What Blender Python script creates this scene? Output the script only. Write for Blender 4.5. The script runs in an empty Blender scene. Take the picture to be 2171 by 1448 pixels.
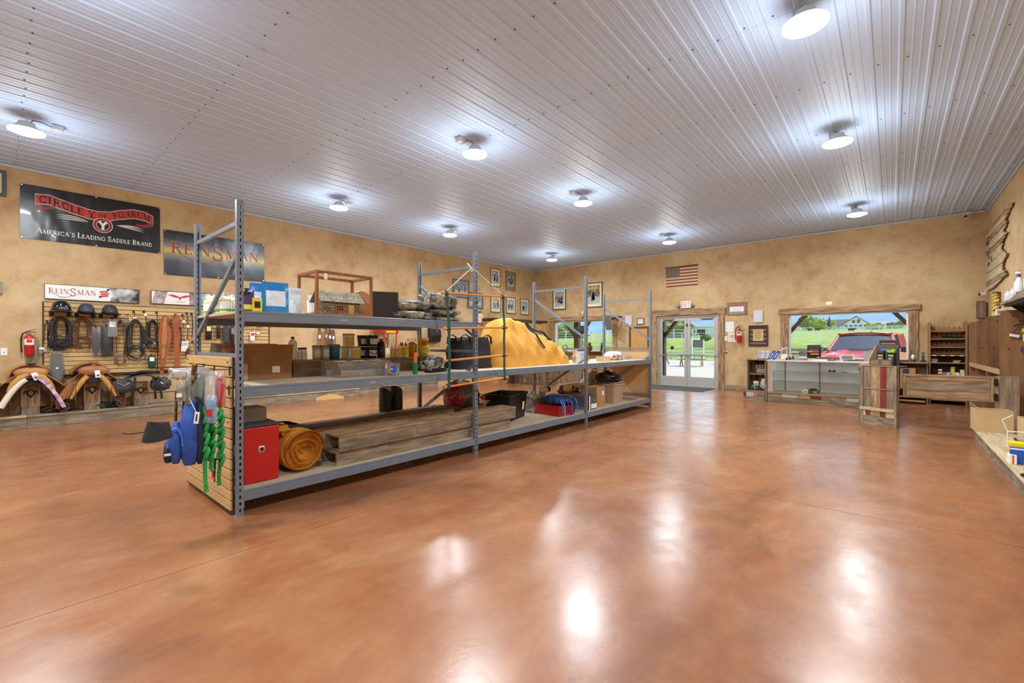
import bpy, bmesh, math, random
from mathutils import Vector, Matrix, noise

# ---------------------------------------------------------------- camera, sky, light, exposure
sc = bpy.context.scene
col = sc.collection
FPX, CXP, HYP, HCAM = 940.0, 1085.5, 728.0, 1.33
YAW = math.radians(40.6)
SN, CS = math.sin(YAW), math.cos(YAW)
cam_d = bpy.data.cameras.new('camera'); cam = bpy.data.objects.new('camera', cam_d); col.objects.link(cam)
cam.location = (0, 0, HCAM); cam.rotation_euler = (math.pi/2, 0, YAW)
cam_d.sensor_width = 36; cam_d.lens = 36*FPX/2171; cam_d.shift_y = (HYP-724)/2171
cam_d.clip_start = .05; cam_d.clip_end = 6000
sc.camera = cam
sc.view_settings.view_transform = 'Standard'; sc.view_settings.look = 'None'
sc.view_settings.gamma = 1; sc.view_settings.use_curve_mapping = False
sc.view_settings.exposure = 0.02
w = bpy.data.worlds.new('sky'); sc.world = w; w.use_nodes = True
wn = w.node_tree.nodes; wl = w.node_tree.links
sky = wn.new('ShaderNodeTexSky'); sky.sky_type = 'NISHITA'
sky.sun_disc = False; sky.sun_elevation = math.radians(52); sky.sun_rotation = math.radians(50)
sky.air_density = 1.2; sky.dust_density = 1.5
wn['Background'].inputs[1].default_value = 0.45
wl.new(sky.outputs[0], wn['Background'].inputs[0])
sun_d = bpy.data.lights.new('sun', 'SUN'); sun = bpy.data.objects.new('sun', sun_d); col.objects.link(sun)
sun_d.energy = 5.5; sun_d.angle = math.radians(1.0); sun_d.color = (1, .95, .88)
sun.rotation_euler = Vector((-.5, -.42, -.8)).to_track_quat('-Z', 'Y').to_euler(); sun.location = (20, 30, 40)
LAMP_W, CEIL_FILL = 76.0, 29.0          # high-bay downlight, and a point light added under each lamp to brighten the ceiling
LAMP_C = (.86, .945, 1.0)
sc.cycles.max_bounces = 7; sc.cycles.diffuse_bounces = 4; sc.cycles.glossy_bounces = 4; sc.cycles.transparent_max_bounces = 12; sc.cycles.transmission_bounces = 4

# ---------------------------------------------------------------- room measures (metres)
XL, XR, YF, YB, ZC = -10.70, 1.56, 13.85, -5.0, 4.21

def ray(px, py):
    l = px-CXP
    return Vector((-SN*FPX+CS*l, CS*FPX+SN*l, HYP-py))
def onX(px, py, X):
    d = ray(px, py); t = X/d.x
    return Vector((X, d.y*t, HCAM+d.z*t))
def onY(px, py, Y):
    d = ray(px, py); t = Y/d.y
    return Vector((d.x*t, Y, HCAM+d.z*t))
def onZ(px, py, z):
    d = ray(px, py); t = (z-HCAM)/d.z
    return Vector((d.x*t, d.y*t, z))

# ---------------------------------------------------------------- scene helpers
def tag(o, label=None, cat=None, group=None, kind=None):
    if label: o['label'] = label
    if cat: o['category'] = cat
    if group: o['group'] = group
    if kind: o['kind'] = kind
    return o
def thing(name, label, cat, loc=(0, 0, 0), rz=0.0, group=None, kind=None):
    o = bpy.data.objects.new(name, None); col.objects.link(o)
    o.empty_display_size = .1
    o.location = loc; o.rotation_euler = (0, 0, rz)
    return tag(o, label, cat, group, kind)
def pmat(o):
    m = Matrix.Translation(o.location) @ o.rotation_euler.to_matrix().to_4x4()
    return (pmat(o.parent) @ m) if o.parent else m
def copytree(o, parent=None):
    c = o.copy(); col.objects.link(c)
    if parent: c.parent = parent
    for ch in list(o.children):
        copytree(ch, c)
    return c

class MB:
    """collects faces; build() links them as one mesh object"""
    def __init__(s): s.v = []; s.f = []; s.m = Matrix.Identity(4)
    def add(s, vs, fs):
        b = len(s.v); s.v += [s.m @ Vector(p) for p in vs]
        s.f += [tuple(b+i for i in f) for f in fs]; return s
    def box(s, x0, x1, y0, y1, z0, z1):
        if x0 > x1: x0, x1 = x1, x0
        if y0 > y1: y0, y1 = y1, y0
        if z0 > z1: z0, z1 = z1, z0
        return s.add([(x0,y0,z0),(x1,y0,z0),(x1,y1,z0),(x0,y1,z0),(x0,y0,z1),(x1,y0,z1),(x1,y1,z1),(x0,y1,z1)],
                     [(0,3,2,1),(4,5,6,7),(0,1,5,4),(1,2,6,5),(2,3,7,6),(3,0,4,7)])
    def cbox(s, c, sz, rot=None):
        m0 = s.m
        s.m = m0 @ Matrix.Translation(c) @ (rot.to_4x4() if rot else Matrix.Identity(4))
        s.box(-sz[0]/2, sz[0]/2, -sz[1]/2, sz[1]/2, -sz[2]/2, sz[2]/2); s.m = m0; return s
    def beam(s, a, b, w, h, up=(0, 0, 1)):
        a = Vector(a); b = Vector(b); d = (b-a); L = d.length; d.normalize()
        up = Vector(up)
        if abs(d.dot(up)) > .98: up = Vector((1, 0, 0))
        r = d.cross(up).normalized(); u = r.cross(d)
        vs = []
        for p in (a, b):
            for i, j in ((-1,-1),(1,-1),(1,1),(-1,1)): vs.append(p+r*(w/2*i)+u*(h/2*j))
        return s.add(vs, [(3,2,1,0),(4,5,6,7),(0,1,5,4),(1,2,6,5),(2,3,7,6),(3,0,4,7)])
    def prism(s, poly, axis, a, b):
        """poly: 2-D outline; extruded along axis from a to b"""
        def P(p, k):
            return {'x': (k, p[0], p[1]), 'y': (p[0], k, p[1]), 'z': (p[0], p[1], k)}[axis]
        n = len(poly)
        return s.add([P(p, a) for p in poly]+[P(p, b) for p in poly],
                     [tuple(range(n))[::-1], tuple(range(n, 2*n))]+[(i, (i+1) % n, n+(i+1) % n, n+i) for i in range(n)])
    def tube(s, pts, r, seg=6, closed=False, caps=True, flat=1.0):
        pts = [Vector(p) for p in pts]; n = len(pts)
        rr = r if isinstance(r, (list, tuple)) else [r]*n
        rings = []; prev = None
        for i, p in enumerate(pts):
            if closed: t = pts[(i+1) % n]-pts[i-1]
            else: t = pts[min(i+1, n-1)]-pts[max(i-1, 0)]
            if t.length < 1e-9: t = Vector((0, 0, 1))
            t.normalize()
            if prev is None:
                up = Vector((0, 0, 1)) if abs(t.z) < .9 else Vector((1, 0, 0))
                u = t.cross(up).normalized()
            else:
                u = prev-t*prev.dot(t)
                u = u.normalized() if u.length > 1e-6 else t.orthogonal().normalized()
            prev = u; w_ = t.cross(u)
            rings.append([p+(u*math.cos(a)+w_*math.sin(a)*flat)*rr[i] for a in [2*math.pi*k/seg for k in range(seg)]])
        vs = [q for ring in rings for q in ring]; fs = []
        m = n if closed else n-1
        for i in range(m):
            a = i*seg; b = ((i+1) % n)*seg
            for k in range(seg):
                fs.append((a+k, a+(k+1) % seg, b+(k+1) % seg, b+k))
        if caps and not closed:
            fs.append(tuple(range(seg))[::-1]); fs.append(tuple((n-1)*seg+k for k in range(seg)))
        return s.add(vs, fs)
    def strap(s, pts, w, th, side):
        """flat band along pts; side = width direction"""
        pts = [Vector(p) for p in pts]; side = Vector(side).normalized(); n = len(pts); vs = []
        ww = w if isinstance(w, (list, tuple)) else [w]*n
        for i, p in enumerate(pts):
            t = (pts[min(i+1, n-1)]-pts[max(i-1, 0)]).normalized()
            sd = (side-t*side.dot(t)).normalized(); nn = t.cross(sd)
            for a, b in ((-1,-1),(1,-1),(1,1),(-1,1)): vs.append(p+sd*(ww[i]/2*a)+nn*(th/2*b))
        fs = []
        for i in range(n-1):
            for k in range(4): fs.append((i*4+k, i*4+(k+1) % 4, i*4+4+(k+1) % 4, i*4+4+k))
        fs += [(3,2,1,0), tuple((n-1)*4+k for k in range(4))]
        return s.add(vs, fs)
    def lathe(s, prof, seg=16, c=(0, 0, 0), axis='z'):
        vs = []; fs = []; n = len(prof)
        for r, z in prof:
            for k in range(seg):
                a = 2*math.pi*k/seg
                x, y = r*math.cos(a), r*math.sin(a)
                p = {'z': (x, y, z), 'x': (z, x, y), 'y': (x, z, y)}[axis]
                vs.append((c[0]+p[0], c[1]+p[1], c[2]+p[2]))
        for i in range(n-1):
            for k in range(seg):
                fs.append((i*seg+k, i*seg+(k+1) % seg, (i+1)*seg+(k+1) % seg, (i+1)*seg+k))
        fs.append(tuple(range(seg))[::-1]); fs.append(tuple((n-1)*seg+k for k in range(seg)))
        return s.add(vs, fs)
    def grid(s, fn, nu, nv, cu=False, cv=False):
        vs = [fn(u/(nu if cu else nu-1), v/(nv if cv else nv-1)) for u in range(nu) for v in range(nv)]; fs = []
        for u in range(nu if cu else nu-1):
            for v in range(nv if cv else nv-1):
                u2 = (u+1) % nu; v2 = (v+1) % nv
                fs.append((u*nv+v, u2*nv+v, u2*nv+v2, u*nv+v2))
        return s.add(vs, fs)
    def slab(s, fn, nu, nv, d):
        """double-skinned sheet: fn gives front, d = offset vector to the back"""
        d = Vector(d)
        front = [Vector(fn(u/(nu-1), v/(nv-1))) for u in range(nu) for v in range(nv)]
        N = len(front); vs = front+[p+d for p in front]; fs = []
        for u in range(nu-1):
            for v in range(nv-1):
                q = (u*nv+v, (u+1)*nv+v, (u+1)*nv+v+1, u*nv+v+1)
                fs.append(q); fs.append(tuple(N+i for i in q[::-1]))
        edge = [u*nv for u in range(nu)]+[(nu-1)*nv+v for v in range(1, nv)]+[u*nv+nv-1 for u in range(nu-2, -1, -1)]+[v for v in range(nv-2, 0, -1)]
        for i in range(len(edge)):
            a, b = edge[i], edge[(i+1) % len(edge)]; fs.append((b, a, N+a, N+b))
        return s.add(vs, fs)
    def blob(s, c, r, nu=16, nv=10, amp=.15, freq=2.5, seed=0, floor=None, power=1.0):
        c = Vector(c); r = Vector(r)
        def fn(u, v):
            a = 2*math.pi*u; b = math.pi*(v-.5)
            cb = abs(math.cos(b))**power; sb = math.copysign(abs(math.sin(b))**power, b)
            ca = math.copysign(abs(math.cos(a))**power, math.cos(a)); sa = math.copysign(abs(math.sin(a))**power, math.sin(a))
            d = Vector((cb*ca, cb*sa, sb))
            k = 1+amp*noise.noise(d*freq+Vector((seed*7.3, seed*3.1, seed)))+amp*.5*noise.noise(d*freq*2.7+Vector((seed, 5, seed*2)))
            p = Vector((d.x*r.x*k, d.y*r.y*k, d.z*r.z*k))+c
            if floor is not None and p.z < floor: p.z = floor
            return p
        return s.grid(fn, nu, nv, cu=True)
    def mk(s, name, mat, parent=None, sm=None, bevel=0, ws=0, seg=1):
        me = bpy.data.meshes.new(name)
        vs = s.v
        if ws and parent is not None:
            inv = pmat(parent).inverted(); vs = [inv @ v for v in vs]
        me.from_pydata([tuple(v) for v in vs], [], s.f); me.validate(); me.update()
        o = bpy.data.objects.new(name, me); col.objects.link(o)
        if mat is not None: me.materials.append(mat)
        if parent is not None: o.parent = parent
        if sm:
            me.polygons.foreach_set('use_smooth', [True]*len(me.polygons))
            me.set_sharp_from_angle(angle=math.radians(sm))
        if bevel:
            b = o.modifiers.new('bevel', 'BEVEL'); b.width = bevel; b.segments = seg; b.limit_method = 'ANGLE'
        return o
def share(o, name, parent, loc=(0, 0, 0), rot=(0, 0, 0), scale=None, mat=None):
    c = bpy.data.objects.new(name, o.data); col.objects.link(c); c.parent = parent
    c.location = loc; c.rotation_euler = rot
    if scale: c.scale = scale
    for md in o.modifiers:
        b = c.modifiers.new(md.name, md.type); b.width = md.width; b.segments = md.segments; b.limit_method = md.limit_method
    if mat is not None:
        c.material_slots[0].link = 'OBJECT'; c.material_slots[0].material = mat
    return c
def arc(c, r, a0, a1, n, rz=None):
    rz = r if rz is None else rz
    return [(c[0]+r*math.cos(math.radians(a0+(a1-a0)*i/n)), c[1]+rz*math.sin(math.radians(a0+(a1-a0)*i/n))) for i in range(n+1)]
def rrect(w, h, r, n=4):
    p = []
    for cx, cy, a in ((w/2-r, h/2-r, 0), (-w/2+r, h/2-r, 90), (-w/2+r, -h/2+r, 180), (w/2-r, -h/2+r, 270)):
        p += arc((cx, cy), r, a, a+90, n)
    return p

# ---------------------------------------------------------------- materials
def S(c):
    """sRGB 0-255 -> linear"""
    return tuple(((v/255)/12.92 if v/255 <= .04045 else ((v/255+.055)/1.055)**2.4) for v in c)+(1,)
MATS = {}
def M(name, c, rough=.5, metal=0, c2=None, c3=None, scale=6, stretch=(1, 1, 1), detail=6, bump=0, bscale=None, spec=.5, rand=0, coat=0, emit=0,
      contrast=(.35, .65), wave=None):
    if name in MATS: return MATS[name]
    m = bpy.data.materials.new(name); m.use_nodes = True; MATS[name] = m
    n = m.node_tree.nodes; l = m.node_tree.links; p = n['Principled BSDF']
    p.inputs['Base Color'].default_value = S(c); p.inputs['Roughness'].default_value = rough
    p.inputs['Metallic'].default_value = metal; p.inputs['Specular IOR Level'].default_value = spec
    p.inputs['Coat Weight'].default_value = coat
    if emit:
        p.inputs['Emission Color'].default_value = S(c); p.inputs['Emission Strength'].default_value = emit
    out = None
    if c2 or bump:
        tc = n.new('ShaderNodeTexCoord'); mp = n.new('ShaderNodeMapping'); mp.inputs['Scale'].default_value = stretch
        l.new(tc.outputs['Object'], mp.inputs[0])
        src = mp.outputs[0]
        if rand:
            oi = n.new('ShaderNodeObjectInfo'); ad = n.new('ShaderNodeVectorMath'); ad.operation = 'MULTIPLY_ADD'
            ad.inputs[1].default_value = (37, 91, 53); l.new(oi.outputs['Random'], ad.inputs[0]); l.new(src, ad.inputs[2]); src = ad.outputs[0]
        nz = n.new('ShaderNodeTexNoise'); nz.inputs['Scale'].default_value = scale; nz.inputs['Detail'].default_value = detail
        nz.inputs['Roughness'].default_value = .62
        l.new(src, nz.inputs['Vector'])
        fac = nz.outputs['Fac']
        if c2:
            cr = n.new('ShaderNodeValToRGB'); e = cr.color_ramp.elements
            e[0].position = contrast[0]; e[1].position = contrast[1]; e[0].color = S(c); e[1].color = S(c2)
            if c3:
                x = e.new((contrast[0]+contrast[1])/2); x.color = S(c3)
            l.new(fac, cr.inputs[0]); out = cr.outputs[0]
        if bump:
            nb = n.new('ShaderNodeTexNoise'); nb.inputs['Scale'].default_value = bscale or scale*3; nb.inputs['Detail'].default_value = 4
            l.new(src, nb.inputs['Vector'])
            bp = n.new('ShaderNodeBump'); bp.inputs['Strength'].default_value = bump; bp.inputs['Distance'].default_value = .01
            l.new(nb.outputs['Fac'], bp.inputs['Height']); l.new(bp.outputs[0], p.inputs['Normal'])
    if rand:
        oi2 = n.new('ShaderNodeObjectInfo'); mr = n.new('ShaderNodeMapRange')
        mr.inputs['To Min'].default_value = 1-rand; mr.inputs['To Max'].default_value = 1+rand
        l.new(oi2.outputs['Random'], mr.inputs[0])
        hs = n.new('ShaderNodeHueSaturation'); l.new(mr.outputs[0], hs.inputs['Value'])
        if out is not None: l.new(out, hs.inputs['Color'])
        else: hs.inputs['Color'].default_value = S(c)
        out = hs.outputs[0]
    if out is not None: l.new(out, p.inputs['Base Color'])
    return m
def glassmat(name, tint=(255, 255, 255), gloss=.08, rough=.02, haze=0):
    if name in MATS: return MATS[name]
    m = bpy.data.materials.new(name); m.use_nodes = True; MATS[name] = m
    n = m.node_tree.nodes; l = m.node_tree.links; n.remove(n['Principled BSDF'])
    t = n.new('ShaderNodeBsdfTransparent'); t.inputs[0].default_value = S(tint)
    g = n.new('ShaderNodeBsdfGlossy'); g.inputs['Roughness'].default_value = rough
    mx = n.new('ShaderNodeMixShader'); lw = n.new('ShaderNodeLayerWeight'); lw.inputs[0].default_value = .25
    ma = n.new('ShaderNodeMath'); ma.operation = 'MULTIPLY_ADD'; ma.inputs[1].default_value = .5; ma.inputs[2].default_value = gloss
    l.new(lw.outputs['Fresnel'], ma.inputs[0]); l.new(ma.outputs[0], mx.inputs[0])
    tr = t.outputs[0]
    if haze:
        df = n.new('ShaderNodeBsdfDiffuse'); df.inputs[0].default_value = S((226, 226, 226)); m2 = n.new('ShaderNodeMixShader'); m2.inputs[0].default_value = haze
        l.new(tr, m2.inputs[1]); l.new(df.outputs[0], m2.inputs[2]); tr = m2.outputs[0]
    l.new(tr, mx.inputs[1]); l.new(g.outputs[0], mx.inputs[2]); l.new(mx.outputs[0], n['Material Output'].inputs[0])
    return m
def wood(name, c, c2, c3=None, axis='y', scale=3, rough=.75, rand=.12, bump=.25, k=14):
    st = {'x': (1, k, k), 'y': (k, 1, k), 'z': (k, k, 1)}[axis]
    return M(name, c, rough, c2=c2, c3=c3, scale=scale, stretch=st, rand=rand, bump=bump, spec=.25)

# stained concrete floor
def floor_mat():
    m = bpy.data.materials.new('stained_concrete'); m.use_nodes = True
    n = m.node_tree.nodes; l = m.node_tree.links; p = n['Principled BSDF']
    tc = n.new('ShaderNodeTexCoord')
    def nz(sc_, det=8, st=(1, 1, 1), rough=.6, dist=0):
        mp = n.new('ShaderNodeMapping'); mp.inputs['Scale'].default_value = st; l.new(tc.outputs['Object'], mp.inputs[0])
        x = n.new('ShaderNodeTexNoise'); x.inputs['Scale'].default_value = sc_; x.inputs['Detail'].default_value = det
        x.inputs['Roughness'].default_value = rough; x.inputs['Distortion'].default_value = dist
        l.new(mp.outputs[0], x.inputs['Vector']); return x.outputs['Fac']
    def ramp(f, stops):
        r = n.new('ShaderNodeValToRGB'); e = r.color_ramp.elements
        e[0].position, e[0].color = stops[0][0], S(stops[0][1]); e[1].position, e[1].color = stops[-1][0], S(stops[-1][1])
        for q, c in stops[1:-1]:
            x = e.new(q); x.color = S(c)
        l.new(f, r.inputs[0]); return r.outputs[0]
    def mix(f, a, b, mode='MIX'):
        x = n.new('ShaderNodeMixRGB'); x.blend_type = mode
        if isinstance(f, float): x.inputs[0].default_value = f
        else: l.new(f, x.inputs[0])
        for i, q in ((1, a), (2, b)):
            if isinstance(q, tuple): x.inputs[i].default_value = q
            else: l.new(q, x.inputs[i])
        return x.outputs[0]
    base = ramp(nz(.62, 9, (1.3, .8, 1), .6, .9), [(.28, (100, 62, 43)), (.42, (136, 84, 53)), (.55, (154, 98, 61)), (.72, (174, 128, 92))])
    fine = ramp(nz(7, 8, (1, .6, 1), .7, .3), [(.3, (106, 70, 52)), (.5, (156, 104, 70)), (.72, (184, 140, 102))])
    c1 = mix(.24, base, fine)
    dark = ramp(nz(1.6, 10, (1.6, .7, 1), .68, .2), [(.57, (0, 0, 0)), (.72, (170, 170, 170))])
    c2 = mix(dark, c1, S((92, 66, 52)))
    worn = ramp(nz(3.3, 12, (1.3, .8, 1), .75, .1), [(.69, (0, 0, 0)), (.76, (140, 140, 140))])
    c3 = mix(worn, c2, S((198, 168, 140)))
    scratch = ramp(nz(4, 10, (9, .35, 1), .7, .4), [(.66, (0, 0, 0)), (.72, (90, 90, 90))])
    c4 = mix(scratch, c3, S((206, 160, 124)))
    l.new(c4, p.inputs['Base Color'])
    rr = n.new('ShaderNodeMapRange'); rr.inputs['From Min'].default_value = .3; rr.inputs['From Max'].default_value = .7
    rr.inputs['To Min'].default_value = .18; rr.inputs['To Max'].default_value = .32
    l.new(nz(2.3, 8), rr.inputs[0]); l.new(rr.outputs[0], p.inputs['Roughness'])
    bp = n.new('ShaderNodeBump'); bp.inputs['Strength'].default_value = .12; bp.inputs['Distance'].default_value = .004
    l.new(nz(30, 5), bp.inputs['Height']); l.new(bp.outputs[0], p.inputs['Normal'])
    p.inputs['Specular IOR Level'].default_value = .7
    return m
def plaster_mat():
    m = bpy.data.materials.new('ochre_plaster'); m.use_nodes = True
    n = m.node_tree.nodes; l = m.node_tree.links; p = n['Principled BSDF']
    tc = n.new('ShaderNodeTexCoord')
    def nz(sc_, det=8, dist=0, rough=.6):
        x = n.new('ShaderNodeTexNoise'); x.inputs['Scale'].default_value = sc_; x.inputs['Detail'].default_value = det
        x.inputs['Distortion'].default_value = dist; x.inputs['Roughness'].default_value = rough
        l.new(tc.outputs['Object'], x.inputs['Vector']); return x.outputs['Fac']
    def ramp(f, stops):
        r = n.new('ShaderNodeValToRGB'); e = r.color_ramp.elements
        e[0].position, e[0].color = stops[0][0], S(stops[0][1]); e[1].position, e[1].color = stops[-1][0], S(stops[-1][1])
        for q, c in stops[1:-1]: e.new(q).color = S(c)
        l.new(f, r.inputs[0]); return r.outputs[0]
    a = ramp(nz(.75, 9, .5), [(.3, (164, 126, 86)), (.48, (196, 162, 118)), (.68, (210, 184, 142))])
    b = ramp(nz(3.2, 9, .3, .68), [(.3, (148, 110, 74)), (.5, (198, 163, 116)), (.7, (214, 188, 146))])
    x = n.new('ShaderNodeMixRGB'); x.inputs[0].default_value = .4; l.new(a, x.inputs[1]); l.new(b, x.inputs[2])
    st = ramp(nz(1.1, 12, .4, .75), [(.60, (0, 0, 0)), (.75, (120, 120, 120))])
    y = n.new('ShaderNodeMixRGB'); l.new(st, y.inputs[0]); l.new(x.outputs[0], y.inputs[1]); y.inputs[2].default_value = S((150, 112, 76))
    l.new(y.outputs[0], p.inputs['Base Color']); p.inputs['Roughness'].default_value = .62; p.inputs['Specular IOR Level'].default_value = .3
    bp = n.new('ShaderNodeBump'); bp.inputs['Strength'].default_value = .35; bp.inputs['Distance'].default_value = .012
    l.new(nz(22, 6, .3), bp.inputs['Height']); l.new(bp.outputs[0], p.inputs['Normal'])
    return m
FLOOR = floor_mat(); PLASTER = plaster_mat()
CEIL = M('white_steel_sheet', (192, 212, 240), .5, spec=.3)
CTRIM = M('ceiling_trim_steel', (188, 194, 202), .4)
SCREW = M('screw_head', (90, 92, 96), .5, .6)
STEEL = M('grey_rack_paint', (108, 118, 131), .3, spec=.6, c2=(116, 126, 139), scale=9)
HOLE = M('slot_shadow_steel', (30, 32, 35), .7)
MDF = M('tan_particle_board', (188, 168, 138), .7, c2=(202, 184, 156), scale=14)
SLAT = wood('maple_slat', (200, 160, 106), (216, 180, 126), axis='y', scale=1.6, rough=.5, rand=.05, bump=.05)
SLATX = wood('maple_slat_end', (196, 156, 104), (212, 176, 122), axis='x', scale=1.6, rough=.5, rand=.05, bump=.05)
BACKING = M('slat_groove_backing', (72, 52, 36), .8)
RWY = wood('reclaimed_grey_y', (112, 96, 80), (160, 142, 120), (136, 120, 100), 'y', 3.2, k=7)
RWX = wood('reclaimed_grey_x', (114, 98, 80), (166, 146, 122), (140, 122, 100), 'x', 3.2, k=7)
RWZ = wood('reclaimed_grey_z', (114, 98, 80), (166, 146, 122), (140, 122, 100), 'z', 3.2, k=7)
RBX = wood('reclaimed_brown_x', (124, 92, 64), (190, 160, 124), (160, 128, 94), 'x', 3.2, k=7)
RBZ = wood('reclaimed_brown_z', (124, 92, 64), (188, 158, 122), (160, 128, 94), 'z', 3.2, k=7)
RBY = wood('reclaimed_brown_y', (122, 92, 66), (180, 152, 118), (152, 124, 92), 'y', 3.2, k=7)
LIGHTY = wood('weathered_pale_y', (168, 146, 112), (202, 184, 150), (186, 166, 132), 'y', 2.4)
REDZ = wood('red_barn_z', (112, 44, 36), (140, 66, 54), None, 'z', 2.5)
REDX = wood('red_barn_x', (104, 44, 34), (136, 66, 50), None, 'x', 2.5)
WHX = wood('white_barn_x', (176, 166, 152), (206, 198, 186), None, 'x', 2.5)
PLYZ = wood('brown_plywood_z', (124, 86, 56), (150, 110, 76), None, 'z', 1.4, .6, .06, .05, 8)
PLYX = wood('brown_plywood_x', (146, 104, 68), (166, 124, 84), None, 'x', 1.4, .6, .06, .05, 8)
OAKZ = wood('oak_cabinet_z', (186, 136, 82), (206, 162, 108), None, 'z', 1.6, .5, .05, .05, 9)
DARKWOOD = wood('dark_crown_wood', (62, 44, 30), (88, 64, 44), None, 'y', 2, .5, .05, .1)
FRAMEW = wood('red_brown_frame', (132, 78, 44), (156, 98, 60), None, 'z', 3, .45, .05, .03)
CARD = M('cardboard', (168, 128, 84), .85, c2=(182, 142, 98), scale=5, rand=.06)
CARDD = M('cardboard_brown', (140, 96, 56), .85, c2=(152, 108, 66), scale=5)
CARDL = M('cardboard_light', (196, 164, 116), .85, c2=(206, 176, 130), scale=5)
BLACK = M('black_plastic', (22, 22, 24), .45)
BLACKM = M('black_wire_metal', (26, 26, 28), .4, .3)
WHITE = M('white_plastic', (232, 232, 230), .4)
PAPER = M('white_paper', (238, 236, 230), .8)
GREYP = M('grey_plastic', (128, 130, 132), .5)
ALU = M('satin_aluminium', (186, 184, 178), .38, .35)
CHROME = M('chrome', (214, 214, 216), .18, 1)
BRASS = M('brass', (176, 134, 66), .3, .9)
GLASS = glassmat('window_glass', (250, 253, 252), .04)
SHOWGLASS = glassmat('display_glass', (252, 254, 253), .03)
CLEAR = glassmat('clear_plastic', (250, 250, 251), .08, .12, .10)
LEATHER_T = M('tan_leather', (168, 112, 62), .5, c2=(186, 130, 76), scale=9, bump=.1)
LEATHER_O = M('orange_leather', (156, 74, 34), .45, c2=(176, 90, 44), scale=9, bump=.1)
LEATHER_D = M('dark_brown_leather', (66, 38, 26), .5, c2=(84, 50, 34), scale=12, bump=.1)
LEATHER_B = M('brown_strap_leather', (92, 56, 38), .5, c2=(112, 70, 48), scale=12)
LEATHER_K = M('black_strap_leather', (30, 26, 24), .45, c2=(44, 38, 34), scale=12)
CANVAS = M('yellow_canvas', (214, 148, 48), .75, c2=(226, 164, 66), scale=5, bump=.2, bscale=30)
CANVASD = M('ochre_canvas', (190, 124, 30), .75, c2=(204, 140, 44), scale=5, bump=.2, bscale=30)
BLKFAB = M('black_fabric', (24, 24, 26), .8, c2=(36, 36, 38), scale=20)
GREYFAB = M('charcoal_fabric', (58, 58, 60), .8, c2=(74, 74, 76), scale=20)
RED = M('red_paint', (186, 18, 20), .35, coat=.2)
REDP = M('red_plastic', (206, 36, 34), .4)
BLUE = M('royal_blue_fabric', (32, 72, 156), .6, c2=(44, 90, 180), scale=16)
NAVY = M('navy_fabric', (24, 32, 62), .7)
GREEN = M('green_rope', (28, 142, 64), .6, c2=(36, 160, 76), scale=18)
DKGREEN = M('dark_green_strap', (18, 78, 66), .6)
ORANGEW = wood('orange_varnished_rod', (198, 122, 52), (218, 146, 74), None, 'y', 2, .35, .04, .02)
YELLOW = M('yellow_plastic', (228, 206, 24), .35)
YELLOWB = M('yellow_box_print', (236, 210, 20), .4)
TEXTK = M('black_ink', (24, 22, 22), .6)
TEXTW = M('white_ink', (236, 234, 228), .6)
TEXTG = M('grey_ink', (150, 150, 150), .7)
TEXTR = M('red_ink', (196, 50, 40), .6)
BLUEP = M('blue_print', (24, 88, 190), .4)
TEAL = M('teal_tag', (64, 160, 150), .6)
# ================================================================ the room shell
fl = MB().box(XL-.2, XR+.2, YB-.2, YF+.2, -.2, -.006).mk('floor', M('joint_dark', (58, 44, 38), .9))
tag(fl, 'rust brown stained concrete shop floor with saw cut joints', 'floor', kind='structure')
xs = [XL, -7.9, -3.16, XR]; ys = [YB, -.2, 4.36, 8.95, YF]
for i in range(3):
    for j in range(4):
        g = .0025
        MB().box(xs[i]+(g if i else 0), xs[i+1]-(g if i < 2 else 0), ys[j]+(g if j else 0), ys[j+1]-(g if j < 3 else 0), -.006, 0).mk('slab', FLOOR, fl)
ce = MB().box(XL-.2, XR+.2, YB-.2, YF+.2, ZC+.06, ZC+.25).mk('ceiling', M('roof_deck', (120, 120, 120), .9))
tag(ce, 'white ribbed steel sheet ceiling with screw rows', 'ceiling', kind='structure')
RIB = .2286
prof = []
for k in range(4):
    x = k*RIB
    prof += [(x, 0), (x+.012, -.010), (x+.040, -.010), (x+.052, 0), (x+.100, 0), (x+.104, -.003), (x+.114, -.003), (x+.118, 0), (x+.164, 0), (x+.168, -.003), (x+.178, -.003), (x+.182, 0)]
prof.append((4*RIB, 0))
rows = [(YB, 4.52, 0), (4.50, 10.62, -.0025), (10.60, YF, 0)]
for y0, y1, dz in rows:
    b = MB(); n = len(prof)
    b.add([(x, y0, z) for x, z in prof]+[(x, y1, z) for x, z in prof], [(i, i+1, n+i+1, n+i) for i in range(n-1)])
    b.add([(x, y0, z+.012) for x, z in prof]+[(x, y0, z) for x, z in prof], [(i, i+1, n+i+1, n+i) for i in range(n-1)])
    first = None
    k = 0
    while XL+k*4*RIB < XR-.02:
        x0 = XL+k*4*RIB
        if first is None:
            first = b.mk('steel_sheet', CEIL, ce); first.location = (x0, 0, ZC+dz)
        else: share(first, 'steel_sheet', ce, (x0, 0, ZC+dz))
        k += 1
b = MB()
for yy in (-1.2, .22, 1.65, 3.09, 4.46, 5.95, 7.4, 8.9, 10.56, 12.1, 13.4):
    x = XL+.075
    while x < XR:
        b.lathe([(.009, 0), (.009, -.004), (.004, -.008)], 6, (x, yy+.01*math.sin(x*9), ZC-.001)); x += RIB
tag(b.mk('screw', SCREW, ce), kind='stuff')

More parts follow.
